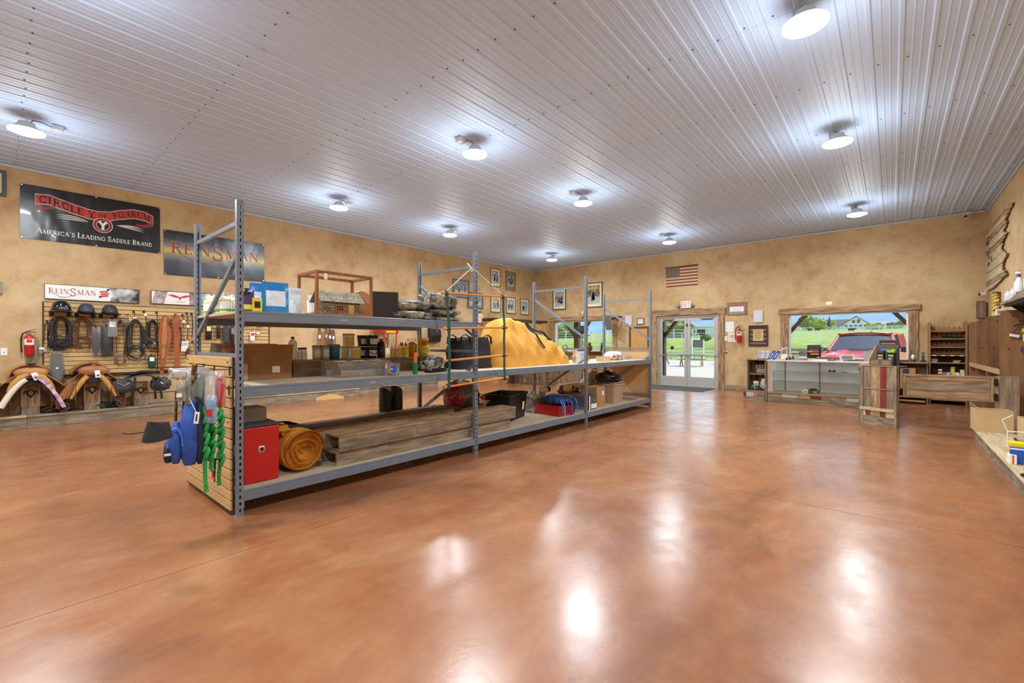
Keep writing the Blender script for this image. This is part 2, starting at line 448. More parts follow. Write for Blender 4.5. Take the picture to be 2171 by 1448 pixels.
def wallbox(name, label, *boxes):
    b = MB()
    for q in boxes: b.box(*q)
    return tag(b.mk(name, PLASTER), label, 'wall', kind='structure')
wl_ = wallbox('wall_left', 'ochre textured plaster wall with banners and tack display', (XL-.2, XL, YB-.2, YF+.2, -.1, ZC+.1))
wallbox('wall_right', 'brown plaster wall with wooden state cutout', (XR, XR+.2, YB-.2, YF+.2, -.1, ZC+.1))
wallbox('wall_back', 'plaster wall behind the photographer', (XL, XR, YB-.2, YB, -.1, ZC+.1))
D0, D1, DZ = -5.72, -3.88, 2.19
W = {1: (-9.72, -7.30, 1.05, 2.15), 2: (-2.10, .29, .94, 2.10)}
YO = YF+.2
wallbox('wall_far', 'ochre plaster entrance wall with door and two windows',
        (XL, W[1][0], YF, YO, -.1, ZC+.1), (W[1][0], W[1][1], YF, YO, -.1, W[1][2]), (W[1][0], W[1][1], YF, YO, W[1][3], ZC+.1),
        (W[1][1], D0, YF, YO, -.1, ZC+.1), (D0, D1, YF, YO, DZ, ZC+.1), (D0, D1, YF, YO, -.1, 0), (D1, W[2][0], YF, YO, -.1, ZC+.1),
        (W[2][0], W[2][1], YF, YO, -.1, W[2][2]), (W[2][0], W[2][1], YF, YO, W[2][3], ZC+.1), (W[2][1], XR, YF, YO, -.1, ZC+.1))
# steel edge trim round the ceiling
t = tag(MB().box(XL, XL+.035, YB, YF, ZC-.075, ZC-.022).mk('trim_1', CTRIM, bevel=.006), 'pale steel edge strip between ceiling and banner wall', 'trim', kind='structure')
t = tag(MB().box(XL+.035, XR-.035, YF-.03, YF, ZC-.06, ZC-.022).mk('trim_2', CTRIM, bevel=.006), 'pale steel edge strip above the entrance wall', 'trim', kind='structure')
t = tag(MB().box(XR-.03, XR, YB, YF, ZC-.06, ZC-.022).mk('trim_3', CTRIM, bevel=.006), 'pale steel edge strip above the wall with state cutout', 'trim', kind='structure')
# rough wood baseboard by the entrance
bb = tag(MB().box(D1+.22, -2.62, YF-.035, YF, 0, .13).mk('baseboard_far', RWX, bevel=.008), 'weathered wood baseboard between door and sales counter', 'baseboard', kind='structure')
MB().box(D1+.5, -2.62, YF-.055, YF-.035, 0, .045).mk('shoe_strip', RBX, bb)
bb = tag(MB().box(W[1][1]+.2, D0-.22, YF-.035, YF, 0, .13).mk('baseboard_far.001', RWX, bevel=.008), 'weathered wood baseboard between left window and door', 'baseboard', kind='structure')

def rough_board(parent, x0, x1, z0, z1, d, mat, seed, axis, name='board'):
    """casing board on the far wall with uneven edges"""
    b = MB(); n = 9; rnd = random.Random(seed); ps = []
    if axis == 'x':
        for i in range(n): ps.append((x0+(x1-x0)*i/(n-1), z0+rnd.uniform(-.006, .006)))
        for i in range(n): ps.append((x1-(x1-x0)*i/(n-1), z1+rnd.uniform(-.010, .010)))
    else:
        for i in range(n): ps.append((x1+rnd.uniform(-.008, .008), z0+(z1-z0)*i/(n-1)))
        for i in range(n): ps.append((x0+rnd.uniform(-.008, .008), z1-(z1-z0)*i/(n-1)))
    b.prism(ps, 'y', YF-d, YF-.001)
    return b.mk(name, mat, parent, bevel=.004)
# ---------------- entrance doors
dr = thing('door_1', 'pale aluminium double glass entrance doors with push bars', 'door', ((D0+D1)/2, YF, 0), kind='structure')
b = MB()
b.box(D0, D0+.045, YF+.02, YF+.14, 0, DZ); b.box(D1-.045, D1, YF+.02, YF+.14, 0, DZ); b.box(D0+.045, D1-.045, YF+.02, YF+.14, DZ-.055, DZ)
b.box(D0+.045, D1-.045, YF+.02, YF+.14, 0, .012)
b.mk('frame', ALU, dr, ws=1, bevel=.004)
mid = (D0+D1)/2
for s, (a, c) in enumerate(((D0+.05, mid-.003), (mid+.003, D1-.05))):
    z0, z1 = .016, DZ-.06
    y0, y1 = YF+.055, YF+.10
    b = MB(); b.box(a, a+.085, y0, y1, z0, z1); b.box(c-.085, c, y0, y1, z0, z1)
    b.box(a+.085, c-.085, y0, y1, z0, .30); b.box(a+.085, c-.085, y0, y1, z1-.10, z1)
    lf = b.mk('door_leaf', ALU, dr, ws=1, bevel=.004)
    MB().box(a+.085, c-.085, y0+.02, y0+.028, .30, z1-.10).mk('pane', GLASS, lf, ws=1)
    lf_y = y0-.05
    pb = MB(); pb.tube([(a+.02, y0, .965), (a+.02, lf_y, .965), (c-.02, lf_y, .965), (c-.02, y0, .965)], .014, 8)
    pb.mk('push_bar', M('satin_bar', (150, 150, 148), .3, .7), lf, ws=1, sm=40)
    hx = c-.055 if s == 0 else a+.055
    hd = MB(); hd.tube([(hx, y1, .98), (hx, y1+.06, 1.0), (hx, y1+.06, 1.26), (hx, y1, 1.28)], .013, 8); hd.mk('pull_handle', BLACKM, lf, ws=1, sm=40)
    cl = MB(); q = a+.12 if s == 0 else c-.12-.34
    cl.box(q, q+.34, y0-.05, y0, z1-.06, z1-.005); cl.mk('closer', M('closer_grey', (150, 148, 142), .4, .4), lf, ws=1, bevel=.006)
    ar = MB(); ar.beam((q+.05, y0-.035, z1-.09), (q+.33, y0-.06, z1-.085), .02, .012); ar.mk('closer_arm', BLACKM, lf, ws=1)
    if s == 0:
        MB().lathe([(.055, 0), (.055, -.004)], 20, (a+.4, y0+.02, 1.19), 'y').mk('round_sticker', TEXTK, lf, ws=1)
    MB().lathe([(.018, 0), (.018, -.014)], 10, (hx, y0, .86), 'y').mk('lock', CHROME, lf, ws=1)
tag(MB().box(mid-.025, mid+.02, YF+.03, YF+.055, 1.85, 1.93).mk('sensor', BLACK, dr, ws=1))
rough_board(dr, D0-.17, D0-.005, 0, DZ+.01, .05, RBZ, 1, 'z', 'casing_board')
rough_board(dr, D1+.005, D1+.17, 0, DZ+.01, .05, RBZ, 2, 'z', 'casing_board')
rough_board(dr, D0-.20, D1+.21, DZ+.005, DZ+.19, .06, RBX, 3, 'x', 'header_board')
for ch in dr.children:
    if 'casing' in ch.name or 'header' in ch.name: ch.data.transform(pmat(dr).inverted())
def window(n, label, seed):
    x0, x1, z0, z1 = W[n]
    o = thing('window_%d' % n, label, 'window', ((x0+x1)/2, YF, z0), kind='structure')
    b = MB(); f = .035
    b.box(x0, x0+f, YF+.03, YF+.13, z0, z1); b.box(x1-f, x1, YF+.03, YF+.13, z0, z1)
    b.box(x0+f, x1-f, YF+.03, YF+.13, z0, z0+f); b.box(x0+f, x1-f, YF+.03, YF+.13, z1-f, z1)
    b.mk('window_frame', WHITE, o, ws=1, bevel=.004)
    MB().box(x0+f, x1-f, YF+.075, YF+.083, z0+f, z1-f).mk('pane', GLASS, o, ws=1)
    for k, (a, c, e, g, ax, mt, d) in enumerate(((x0-.17, x0-.004, z0-.12, z1+.004, 'z', RBZ, .05), (x1+.004, x1+.17, z0-.12, z1+.004, 'z', RBZ, .05),
                                         (x0-.21, x1+.21, z1+.002, z1+.155, 'x', RBX, .07), (x0-.004, x1+.004, z0-.12, z0+.006, 'x', RBX, .06))):
        c_ = rough_board(o, a, c, e, g, d, mt, seed+k, ax, 'casing_board'); c_.data.transform(pmat(o).inverted())
    return o
window(1, 'wide window framed in rough wood behind the far bay of racking', 11)
window(2, 'wide window framed in rough wood showing the red pickup', 21)

# ================================================================ high-bay lamps
HOUS = M('lamp_housing', (196, 198, 200), .45); LENS = M('lamp_lens', (255, 255, 255), .4, emit=14.0)
def make_lamp(x, y, bx, by, label, first=[None]):
    o = thing('ceiling_lamp', label, 'lamp', (x, y, ZC), 0, 'round high bay lamps on the ceiling')
    if first[0] is None:
        p = [MB().lathe([(.05, -.10), (.075, -.11), (.09, -.15), (.14, -.19), (.168, -.21), (.166, -.218)], 24).mk('housing', HOUS, o, sm=40),
             MB().lathe([(.168, -.216), (.166, -.228), (.12, -.246), (.03, -.252)], 24).mk('lens', LENS, o, sm=60)]
        hk = MB().tube([(0, 0, -.10), (.0, 0, -.06), (.016, 0, -.04), (0, 0, -.022), (-.016, 0, -.04), (0, 0, -.06)], .005, 6).mk('hook', HOUS, o, sm=60)
        p += [hk]
        first[0] = p
    else:
        for q in first[0]: share(q, q.name.split('.')[0], o)
    MB().box(bx-.055, bx+.055, by-.055, by+.055, -.075, -.006).mk('junction_box', HOUS, o, bevel=.006)
    MB().tube([(bx*.8, by*.8, -.045), (bx*.5, by*.5, -.035), (bx*.2, by*.2, -.05), (bx*.1, by*.1, -.11)], .007, 6).mk('cable', M('grey_cable', (110, 112, 115), .5), o, sm=60)
    ld = bpy.data.lights.new('high_bay_light', 'AREA'); ld.shape = 'DISK'; ld.size = .30; ld.energy = LAMP_W; ld.color = LAMP_C; ld.spread = math.radians(172)
    lo = bpy.data.objects.new('high_bay_light', ld); col.objects.link(lo); lo.parent = o; lo.location = (0, 0, -.26)
    ld = bpy.data.lights.new('ceiling_fill', 'POINT'); ld.shadow_soft_size = .28; ld.energy = CEIL_FILL; ld.color = LAMP_C  # unseen fill light added in mid-air below the lamp, for the ceiling
    lo = bpy.data.objects.new('ceiling_fill', ld); col.objects.link(lo); lo.parent = o; lo.location = (0, 0, -.56)
LX = (-8.25, -4.46, -.55); LY = (.26, 4.40, 7.28, 11.58)
LN = {(0, 0): 'round lamp above the black saddle brand banner', (0, 1): 'round lamp above the cabin display case', (0, 2): 'round lamp beyond the second racking frame',
      (0, 3): 'round lamp in the far corner above the framed prints', (1, 1): 'round lamp with cable kink over the racking aisle', (1, 2): 'round lamp with streaked ceiling glare',
      (1, 3): 'round lamp above the flag and exit sign', (2, 1): 'largest round lamp at the top of the ceiling', (2, 2): 'round lamp halfway to the picture window',
      (2, 3): 'round lamp above the picture window with pickup'}
for i, x in enumerate(LX):
    for j, y in enumerate(LY):
        off = (-.14, .28) if i == 0 else (-.12, -.16) if i == 1 else (-.05, .16)
        make_lamp(x, y, off[0], off[1], LN.get((i, j), ('', 'round lamp just above the top left of the picture', 'round lamp right above the photographer')[i]))
for x, q in zip(LX, ('on the banner side', 'in the middle', 'beside the plain wall')): make_lamp(x, -3.2, -.1, .2, 'round lamp behind the photographer '+q)

p = onZ(550, 105, ZC-.02); o = thing('ceiling_hook', 'small bare hook hanging from the ceiling sheets', 'hook', (p.x, p.y, ZC)); MB().tube([(0, 0, -.01), (0, 0, -.06), (.025, 0, -.08), (.04, 0, -.05)], .006, 6).mk('hook', HOUS, o); MB().lathe([(.03, -.004), (.03, -.015)], 12).mk('plate', HOUS, o)
# ================================================================ outdoors
def terr(x, y):
    pts = [(0, -.12), (38, -.14), (45, .0), (56, 1.6), (110, 2.4), (200, 5.0), (350, 10.4), (700, 14), (1100, 16)]
    for (a, za), (b_, zb) in zip(pts, pts[1:]):
        if y <= b_:
            k = max(0, (y-a)/(b_-a)); k = k*k*(3-2*k) if b_ <= 56 else k
            return za+(zb-za)*k+(.25*noise.noise(Vector((x*.05, y*.05, 0)))*min(1, max(0, (y-40)/30)))
    return 16
GRAVEL = M('pale_gravel', (146, 139, 128), .9, c2=(178, 172, 160), scale=9, bump=.6, bscale=40)
GRASS = M('spring_grass', (92, 116, 38), .9, c2=(136, 146, 62), c3=(112, 132, 48), scale=.7, bump=.5, bscale=6)
DRYG = M('dry_meadow', (150, 150, 78), .9, c2=(126, 156, 66), scale=.2)
gr = MB().box(-60, 60, YO, 38.5, -.4, -.12).mk('ground_gravel', GRAVEL)
tag(gr, 'pale gravel yard outside the entrance', 'ground', kind='structure')
yl = [38, 40, 42, 45, 48, 50, 52, 54, 56, 62, 75, 90, 110, 150, 200, 260, 350, 500, 700, 1100]
xl = [-700, -500, -350, -250, -180, -130, -95, -70, -50, -40, -30, -22, -16, -10, -5, 0, 5, 10, 20, 40, 70, 120, 250, 500]
b = MB()
b.grid(lambda u, v: (xl[round(u*(len(xl)-1))], yl[round(v*(len(yl)-1))], terr(xl[round(u*(len(xl)-1))], yl[round(v*(len(yl)-1))])), len(xl), len(yl))
tag(b.mk('ground_meadow', GRASS, sm=60), 'bright green bank and meadow rising behind the yard', 'ground', kind='structure')
# mountains
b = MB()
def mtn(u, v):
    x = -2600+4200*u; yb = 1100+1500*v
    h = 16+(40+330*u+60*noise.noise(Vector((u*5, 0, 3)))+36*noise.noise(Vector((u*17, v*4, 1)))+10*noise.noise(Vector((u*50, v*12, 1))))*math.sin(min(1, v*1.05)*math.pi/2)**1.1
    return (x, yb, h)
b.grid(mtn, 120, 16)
tag(b.mk('hill_forest', M('forested_mountain', (92, 124, 146), 1, c2=(116, 146, 166), scale=.006, stretch=(1, 1, 2)), sm=80), 'forested mountain ridge tinted haze blue behind the meadow', 'mountain', kind='structure')  # blue of the distance haze is put into the forest colour

TIMB = wood('dark_porch_timber', (54, 42, 34), (82, 66, 54), None, 'z', 2)
for k, (x, lab) in enumerate(((-10.4, 'in the left window'), (-6.62, 'with brace outside the door'), (-2.62, 'left of the picture window'), (.62, 'right of the picture window'))):
    o = thing('porch_post', 'dark timber porch post '+lab, 'post', (x, 16.5, -.12), group='porch posts')
    MB().box(-.11, .11, -.11, .11, 0, 3.2).mk('post', TIMB, o, bevel=.01)
    for s in (-1, 1):
        MB().beam((.08*s, 0, 1.72), (1.0*s, 0, 2.86), .10, .14, (0, 1, 0)).mk('brace', TIMB, o)
rf = thing('porch_roof', 'dark timber porch roof over the entrance', 'roof', (-4.5, 16, 2.75), kind='structure')
MB().box(-14, 5, 16.38, 16.62, 2.75, 3.05).mk('beam', TIMB, rf, ws=1)
MB().box(-14, 5, YO+.005, 16.7, 3.06, 3.16).mk('roof_deck', TIMB, rf, ws=1)

PIPE = M('white_pipe', (214, 216, 212), .5)
def rail_fence(label, x0, x1, y, h, n, nr, mat, r=.05, group='white fences in the meadow'):
    o = thing('rail_fence', label, 'fence', ((x0+x1)/2, y, terr((x0+x1)/2, y)), group=group)
    po = None
    for i in range(n):
        x = x0+(x1-x0)*i/(n-1); z = terr(x, y)
        p = MB().box(-r, r, -r, r, -.3, h+r*2).mk('post', mat, o) if po is None else share(po, 'post', o)
        po = po or p; p.location = (x-o.location.x, 0, z-o.location.z)
    for k in range(nr):
        zz = h*(k+1)/nr
        b = MB(); b.tube([(x0+(x1-x0)*i/(n-1), y, terr(x0+(x1-x0)*i/(n-1), y)+zz) for i in range(n)], r*.8, 5); b.mk('rail', mat, o, ws=1)
    return o
rail_fence('white corral fence above the green bank', -60, -20, 60, 1.5, 17, 4, PIPE, .04)
rail_fence('low white rail fence at the foot of the meadow', -30, 30, 70, 1.0, 25, 2, PIPE, .035)
rail_fence('long white board fence below the houses', -140, 60, 300, 1.7, 41, 3, PIPE, .18)
rail_fence('grey pipe rail along the gravel yard edge', -34, -5.2, 39, 1.0, 16, 3, M('galvanised_pipe', (170, 172, 168), .5, .4), .045)
rail_fence('grey pipe rail beyond the yard before the meadow', -4.5, 12, 36, .9, 9, 3, M('galvanised_pipe', (170, 172, 168), .5, .4), .025)
# post and sign outside the door
p = onY(1468, 766, 35.5); o = thing('yard_sign', 'dark grey sign on two white posts outside the door', 'sign', (p.x, 35.5, -.12))
MB().box(-.03, .03, -.03, .03, 0, 1.75).mk('post', PIPE, o); share(o.children[0], 'post', o, (.84, 0, 0))
MB().box(.05, .79, -.05, -.01, 1.14, 1.70).mk('sign_board', M('slate_board', (74, 78, 80), .6), o, bevel=.006)
b = MB()
for k in range(3): b.box(.14, .70, -.06, -.051, 1.52-k*.13, 1.55-k*.13)
b.mk('lettering', TEXTG, o)
for k, (x, y, s) in enumerate(((-12.4, 30, .7), (-9.6, 28.6, .8), (-8.4, 33, .65))):
    o = thing('picnic_table', ('weathered picnic table seen through the left door leaf', 'grey picnic table near the door centre', 'weathered picnic table seen through the right door leaf')[k], 'table', (x, y, -.12), .2*k)
    for j in range(4): MB().box(-.8, .8, -.36+j*.185, -.36+j*.185+.17, .72, .76).mk('plank', RWX, o)
    for j in (-1, 1):
        MB().box(-.8, .8, j*.62-.12, j*.62+.12, .42, .46).mk('bench', RWX, o)
        MB().beam((j*.6, -.6, 0), (j*.6, .25, .72), .06, .08).mk('leg', RWX, o); MB().beam((j*.6, .6, 0), (j*.6, -.25, .72), .06, .08).mk('leg', RWX, o)
pl = tag(MB().tube([(-13.0, 52, 1), (-13.0, 52, 9)], .1, 8).mk('utility_pole', TIMB), 'thin dark utility pole beyond the green bank', 'pole')

# houses
HW = M('white_siding', (222, 224, 220), .7); HR = M('dark_roof', (82, 86, 92), .8); HG = M('dark_window_glass', (60, 74, 84), .15)
def house(label, x, y, w_, d, hw, hr, mat, roofm, wins, wing=None):
    z = terr(x, y); o = thing('house', label, 'house', (x, y, z))
    MB().box(-w_/2, w_/2, 0, d, -2, hw).mk('wall', mat, o)
    b = MB(); b.prism([(-w_/2, hw), (w_/2, hw), (0, hw+hr)], 'y', .0, d); b.mk('gable', mat, o)
    for s in (-1, 1):
        b = MB(); b.add([(s*(w_/2+.6), -.7, hw-.3), (0, -.7, hw+hr+.25), (0, d+.7, hw+hr+.25), (s*(w_/2+.6), d+.7, hw-.3)]+[(s*(w_/2+.6), -.7, hw-.65), (0, -.7, hw+hr-.1), (0, d+.7, hw+hr-.1), (s*(w_/2+.6), d+.7, hw-.65)],
              [(0,1,2,3), (7,6,5,4), (0,4,5,1), (3,2,6,7), (0,3,7,4), (1,5,6,2)]); b.mk('roof', roofm, o)
    for wx, wz, ww, wh in wins:
        f = MB().box(wx-ww/2-.15, wx+ww/2+.15, -.14, -.01, wz-.15, wz+wh+.15).mk('window', WHITE, o)
        MB().box(wx-ww/2, wx+ww/2, -.2, -.141, wz, wz+wh).mk('pane', HG, f)
    return o
hp = onY(1815, 690, 350)
h = house('white gabled house with dark roof and tall front windows', hp.x, 350, 13, 14, 3.2, 4.6, HW, HR,
      [(-5, .9, 1.5, 1.5), (-2.6, .9, 1.5, 1.5), (-.2, .9, 1.5, 1.5), (2.2, .9, 1.5, 1.5), (-1.2, 3.6, 1.5, 1.8), (1.2, 3.6, 1.5, 2.2), (4.6, .9, 1.5, 1.5)])
b = MB(); b.box(-22, -6.6, 3, 13, -2, 2.8); b.mk('wing_wall', HW, h)
b = MB(); b.prism([(2.2, 2.6), (13.8, 2.6), (8, 6.4)], 'x', -23, -4); b.mk('wing_roof', HR, h)
for k in range(4):
    f = MB().box(-21+k*3.6, -19+k*3.6, 2.8, 2.99, .8, 2.3).mk('window', WHITE, h); MB().box(-20.8+k*3.6, -19.2+k*3.6, 2.7, 2.79, 1., 2.1).mk('pane', HG, f)
hp = onY(1862, 686, 380)
o = thing('barn', 'long white barn with grey roof beside the gabled house', 'barn', (hp.x, 380, terr(hp.x, 380)))
MB().box(-10, 10, 0, 9, -2, 3.4).mk('wall', HW, o); MB().prism([(-.6, 3.2), (9.6, 3.2), (4.5, 5.4)], 'x', -10.6, 10.6).mk('roof', M('grey_roof', (132, 138, 146), .7), o)
for k in range(3): MB().box(-7+k*6, -5+k*6, -.1, -.01, 1.5, 2.6).mk('window', HG, o)
for k, (px, w_, lab) in enumerate(((1682, 9, 'small white shed left of the big tree'), (1697, 8, 'white domed shed beside the big tree'))):
    p = onY(px, 690, 330+14*k); o = thing('shed', lab, 'shed', (p.x, 330+14*k, terr(p.x, 330+14*k)))
    MB().box(-3.4, 3.4, 0, 6, -1, 2.6).mk('wall', HW, o); MB().prism([(-3.8, 2.5), (3.8, 2.5), (2.4, 4.2), (0, 4.9), (-2.4, 4.2)], 'y', -.3, 6.3).mk('roof', HW, o)
    MB().box(-1, 1, -.1, -.01, 0, 2).mk('door', HG, o)
p = onY(1495, 697, 150); o = thing('shed', 'white building on the hillside above the shrub', 'shed', (p.x, 150, terr(p.x, 150)))
MB().box(-4, 7, 0, 6, -1, 3.2).mk('wall', HW, o); MB().box(-4.4, 7.4, -.4, 6.4, 3.2, 3.5).mk('roof', WHITE, o); MB().box(-2.5, 0, -.1, -.01, .6, 2.4).mk('window', HG, o)
p = onY(1445, 699, 160); o = thing('barn', 'brown barn with low roof above the corral', 'barn', (p.x, 160, terr(p.x, 160)))
MB().box(-7, 7, 0, 8, -1, 2.5).mk('wall', RBX, o); MB().prism([(-8, 2.4), (8, 2.4), (0, 5)], 'y', -.6, 8.6).mk('roof', M('tan_roof', (132, 116, 96), .8), o)

# trees
def tree(name, label, px, pyb, y, h_, w_, c, seed, conif=False):
    p = onY(px, pyb, y); z = terr(p.x, y)-.2; o = thing(name, label, 'tree', (p.x, y, z), group='trees around the houses')
    MB().tube([(0, 0, 0), (0, 0, h_*.6)], [h_*.035, h_*.015], 7).mk('trunk', M('bark', (84, 66, 50), .9), o)
    b = MB(); rnd = random.Random(seed)
    if conif:
        for k in range(7):
            zz = h_*(.12+.8*k/7); r = w_/2*(1-k/7.6)
            b.lathe([(r, zz), (r*.75, zz+h_*.05), (.02, zz+h_*.24)], 11, (rnd.uniform(-.1, .1), 0, 0))
    else:
        for k in range(12):
            a = rnd.uniform(0, 6.28); rr = rnd.uniform(0, .32)*w_; zz = h_*rnd.uniform(.3, .82); s = rnd.uniform(.2, .3)*w_
            b.blob((math.cos(a)*rr, math.sin(a)*rr, zz), (s, s, s*.9), 12, 8, .55, 3.5, seed+k)
    b.mk('crown', M('leaf_%d_%d_%d' % c, tuple(int(v*.75) for v in c), .9, c2=tuple(int(v*1.1) for v in c), scale=.8, bump=.8, bscale=2), o)
for a in (('round_tree', 'large pale green tree left of the gabled house', 1708, 691, 320, 8.6, 9.8, (104, 132, 52), 1), ('round_tree', 'light green tree in front of the house wing', 1735, 691, 296, 6.8, 7.9, (132, 158, 60), 2),
          ('round_tree', 'mid green tree behind the light one', 1728, 690, 345, 8.1, 6.9, (96, 124, 62), 3), ('conifer', 'dark conifer beside the house wing', 1758, 691, 325, 8.1, 4.6, (58, 78, 54), 4, True),
          ('round_tree', 'slim yellowish tree before the house', 1768, 691, 305, 6.4, 2.9, (158, 164, 82), 5), ('round_tree', 'yellow green shrub below the barn', 1845, 692, 318, 2.7, 5.2, (138, 156, 62), 6),
          ('round_tree', 'green shrub below the long barn', 1862, 692, 305, 3.2, 6.3, (116, 146, 58), 7), ('round_tree', 'dark shrub beside the pickup roof', 1892, 691, 320, 3.2, 5.8, (84, 100, 62), 8),
          ('round_tree', 'hazy green tree at the window edge', 1910, 690, 330, 5.4, 5.2, (112, 132, 74), 9), ('round_tree', 'round dark green shrub on the bank outside the door', 1497, 715, 58, 1.0, 1.3, (62, 104, 40), 10),
          ('round_tree', 'low grey green shrubs above the corral', 1420, 702, 140, 4, 12, (110, 124, 76), 11), ('round_tree', 'bushy green tree line in the left window', 1205, 702, 150, 5, 12, (104, 128, 70), 12)):
    tree(*a)
# cattle
def cow(label, px, py, y, rz):
    p = onY(px, py, y); o = thing('cow', label, 'cow', (p.x, y, terr(p.x, y)), rz, 'dark cattle in the meadow')
    b = MB(); b.tube([(-1.1, 0, 1.25), (-.8, 0, 1.15), (0, 0, 1.05), (.7, 0, 1.15), (1.0, 0, 1.35), (1.35, 0, 1.3), (1.7, 0, 1.05)], [.2, .42, .5, .44, .3, .22, .14], 8)
    for x in (-.85, .65):
        for s in (-.22, .22): b.tube([(x, s, 1.0), (x+.03, s, .5), (x, s, 0)], [.16, .09, .08], 6)
    b.tube([(-1.15, 0, 1.3), (-1.25, 0, .7)], .05, 5)
    b.mk('body', M('dark_hide', (30, 26, 24), .8), o, sm=60)
cow('dark cow grazing right of the meadow centre', 1805, 698, 230, 0); cow('dark cow below the white fence near the shed', 1717, 695, 270, 2.6); cow('dark cow below the white fence under the tree', 1733, 695, 270, .2)
# old lumber pile in the yard
o = thing('lumber_pile', 'grey pile of old boards in the yard behind the pickup', 'lumber', (-3.2, 31, -.12))
rnd = random.Random(5)
for k in range(26):
    MB().cbox((rnd.uniform(-2.6, 2.6), rnd.uniform(-.8, .8), .08+.045*k), (rnd.uniform(2, 5), .2, .07), Matrix.Rotation(rnd.uniform(-.4, .4), 3, 'Z')).mk('plank', RWX, o)

# ---------------- pickup
CARR = M('pickup_red_paint', (190, 22, 28), .3, coat=.25); CARG = M('pickup_glass', (30, 42, 54), .05, spec=1); TYRE = M('tyre_rubber', (22, 22, 23), .8); DKTRIM = M('dark_trim', (26, 27, 30), .5)
tk = thing('pickup_truck', 'red pickup truck parked nose to the picture window', 'pickup', (-1.03, 17.1, -.16), math.radians(-7))
def hoodz(x, y): # hood / cowl height
    k = y/1.75
    return 1.09+.17*k-.10*abs(x)**3+(.035 if .30 < abs(x) < .62 else 0)-(.10*(1-k*6)**2 if k < 1/6 else 0)
b = MB(); b.slab(lambda u, v: (-.96+1.92*u, .02+1.75*v, hoodz(-.96+1.92*u, 1.75*v)), 31, 14, (0, 0, -.05)); b.mk('hood', CARR, tk, sm=50)
for s in (-1, 1):
    b = MB(); b.prism([(.0, .62), (.0, 1.0), (.1, 1.06), (1.75, 1.2), (5.7, 1.22), (5.75, .55), (4.75, .5), (4.65, .8), (4.3, .95), (3.95, .8), (3.85, .5), (1.45, .5), (1.35, .8), (1.0, .95), (.65, .8), (.55, .5), (.1, .5)], 'x', s*.93, s*1.0)
    b.mk('side_body', CARR, tk, bevel=.02, seg=2)
MB().box(-.93, .93, 1.78, 5.7, .45, 1.2).mk('cab_body', CARR, tk)
ws = [(-.84, 1.72, 1.25), (.84, 1.72, 1.25), (.70, 2.55, 1.80), (-.70, 2.55, 1.80)]
def wsf(u, v):
    a = Vector(ws[0]).lerp(Vector(ws[1]), u); c = Vector(ws[3]).lerp(Vector(ws[2]), u); p = a.lerp(c, v); p.y -= .12*(1-(2*u-1)**2)*(1-.4*v); return p
MB().slab(wsf, 13, 7, (0, .02, -.02)).mk('windshield', CARG, tk, sm=50)
rfm = MB(); rfm.slab(lambda u, v: (-.72+1.44*u, 2.46+1.95*v, 1.80+.055*math.sin(math.pi*u)*1+.04*math.sin(math.pi*min(1, v*1.1+.15))), 13, 9, (0, 0, -.05)); rfm.mk('cab_roof', CARR, tk, sm=50)
for s in (-1, 1):
    MB().beam((s*.87, 1.66, 1.22), (s*.715, 2.56, 1.82), .07, .07).mk('pillar', CARR, tk, bevel=.015)
    MB().beam((s*.86, 3.35, 1.2), (s*.73, 3.35, 1.82), .07, .1).mk('pillar', CARR, tk); MB().beam((s*.87, 4.45, 1.2), (s*.73, 4.3, 1.82), .07, .2).mk('pillar', CARR, tk)
    MB().beam((s*.715, 2.5, 1.81), (s*.73, 4.35, 1.81), .07, .07).mk('roof_rail', CARR, tk)
    b = MB(); b.add([(s*.88, 1.85, 1.22), (s*.88, 4.4, 1.22), (s*.735, 4.3, 1.79), (s*.735, 2.6, 1.79)]+[(s*.86, 1.85, 1.22), (s*.86, 4.4, 1.22), (s*.715, 4.3, 1.79), (s*.715, 2.6, 1.79)], [(0,1,2,3), (7,6,5,4), (0,4,5,1), (1,5,6,2), (2,6,7,3), (3,7,4,0)]); b.mk('side_window', CARG, tk)
    mr = thing('mirror', None, None, (s*1.13, 2.0, 1.30)); mr.parent = tk
    MB().blob((0, 0, 0), (.14, .09, .10), 14, 8, 0, power=.6).mk('mirror_shell', CHROME if s < 0 else DKTRIM, mr, sm=60); MB().beam((-s*.25, .02, -.06), (-s*.08, .0, -.03), .04, .06).mk('mirror_arm', DKTRIM, mr)
    hl = MB().box(s*.62, s*.96, -.05, .1, .82, .99).mk('headlight', M('headlight', (226, 230, 232), .12, spec=.8), tk, bevel=.02); 
    MB().box(s*.66, s*.92, -.062, -.051, .86, .91).mk('lamp_strip', DKTRIM, hl)
    for yy in (1.0, 4.3):
        wh = thing('wheel', None, None, (s*.86, yy, .39)); wh.parent = tk
        MB().lathe([(.30, -.13), (.39, -.10), (.39, .10), (.30, .13)], 24, axis='x').mk('tyre', TYRE, wh, sm=40); MB().lathe([(.22, -.11), (.26, -.135), (.26, .135), (.22, .11)], 20, axis='x').mk('rim', ALU, wh, sm=40)
b = MB(); b.box(-.62, .62, -.04, .06, .62, 1.0); b.mk('grille', DKTRIM, tk, bevel=.02)
for k in range(3): MB().box(-.62, .62, -.075, -.045, .70+k*.105, .735+k*.105).mk('grille_bar', CHROME, tk, bevel=.008)
MB().box(-.98, .98, -.14, .1, .36, .60).mk('front_bumper', CHROME, tk, bevel=.05, seg=2)
MB().box(-.90, .90, .1, 1.7, .5, .98).mk('engine_bay', DKTRIM, tk)
b = MB(); b.tube([(-.35, 1.66, 1.30), (.1, 1.64, 1.31), (.5, 1.72, 1.33)], .008, 5); b.mk('wiper', DKTRIM, tk); MB().blob((.12, 3.0, 1.90), (.03, .09, .05), 8, 6, 0).mk('roof_antenna', DKTRIM, tk)
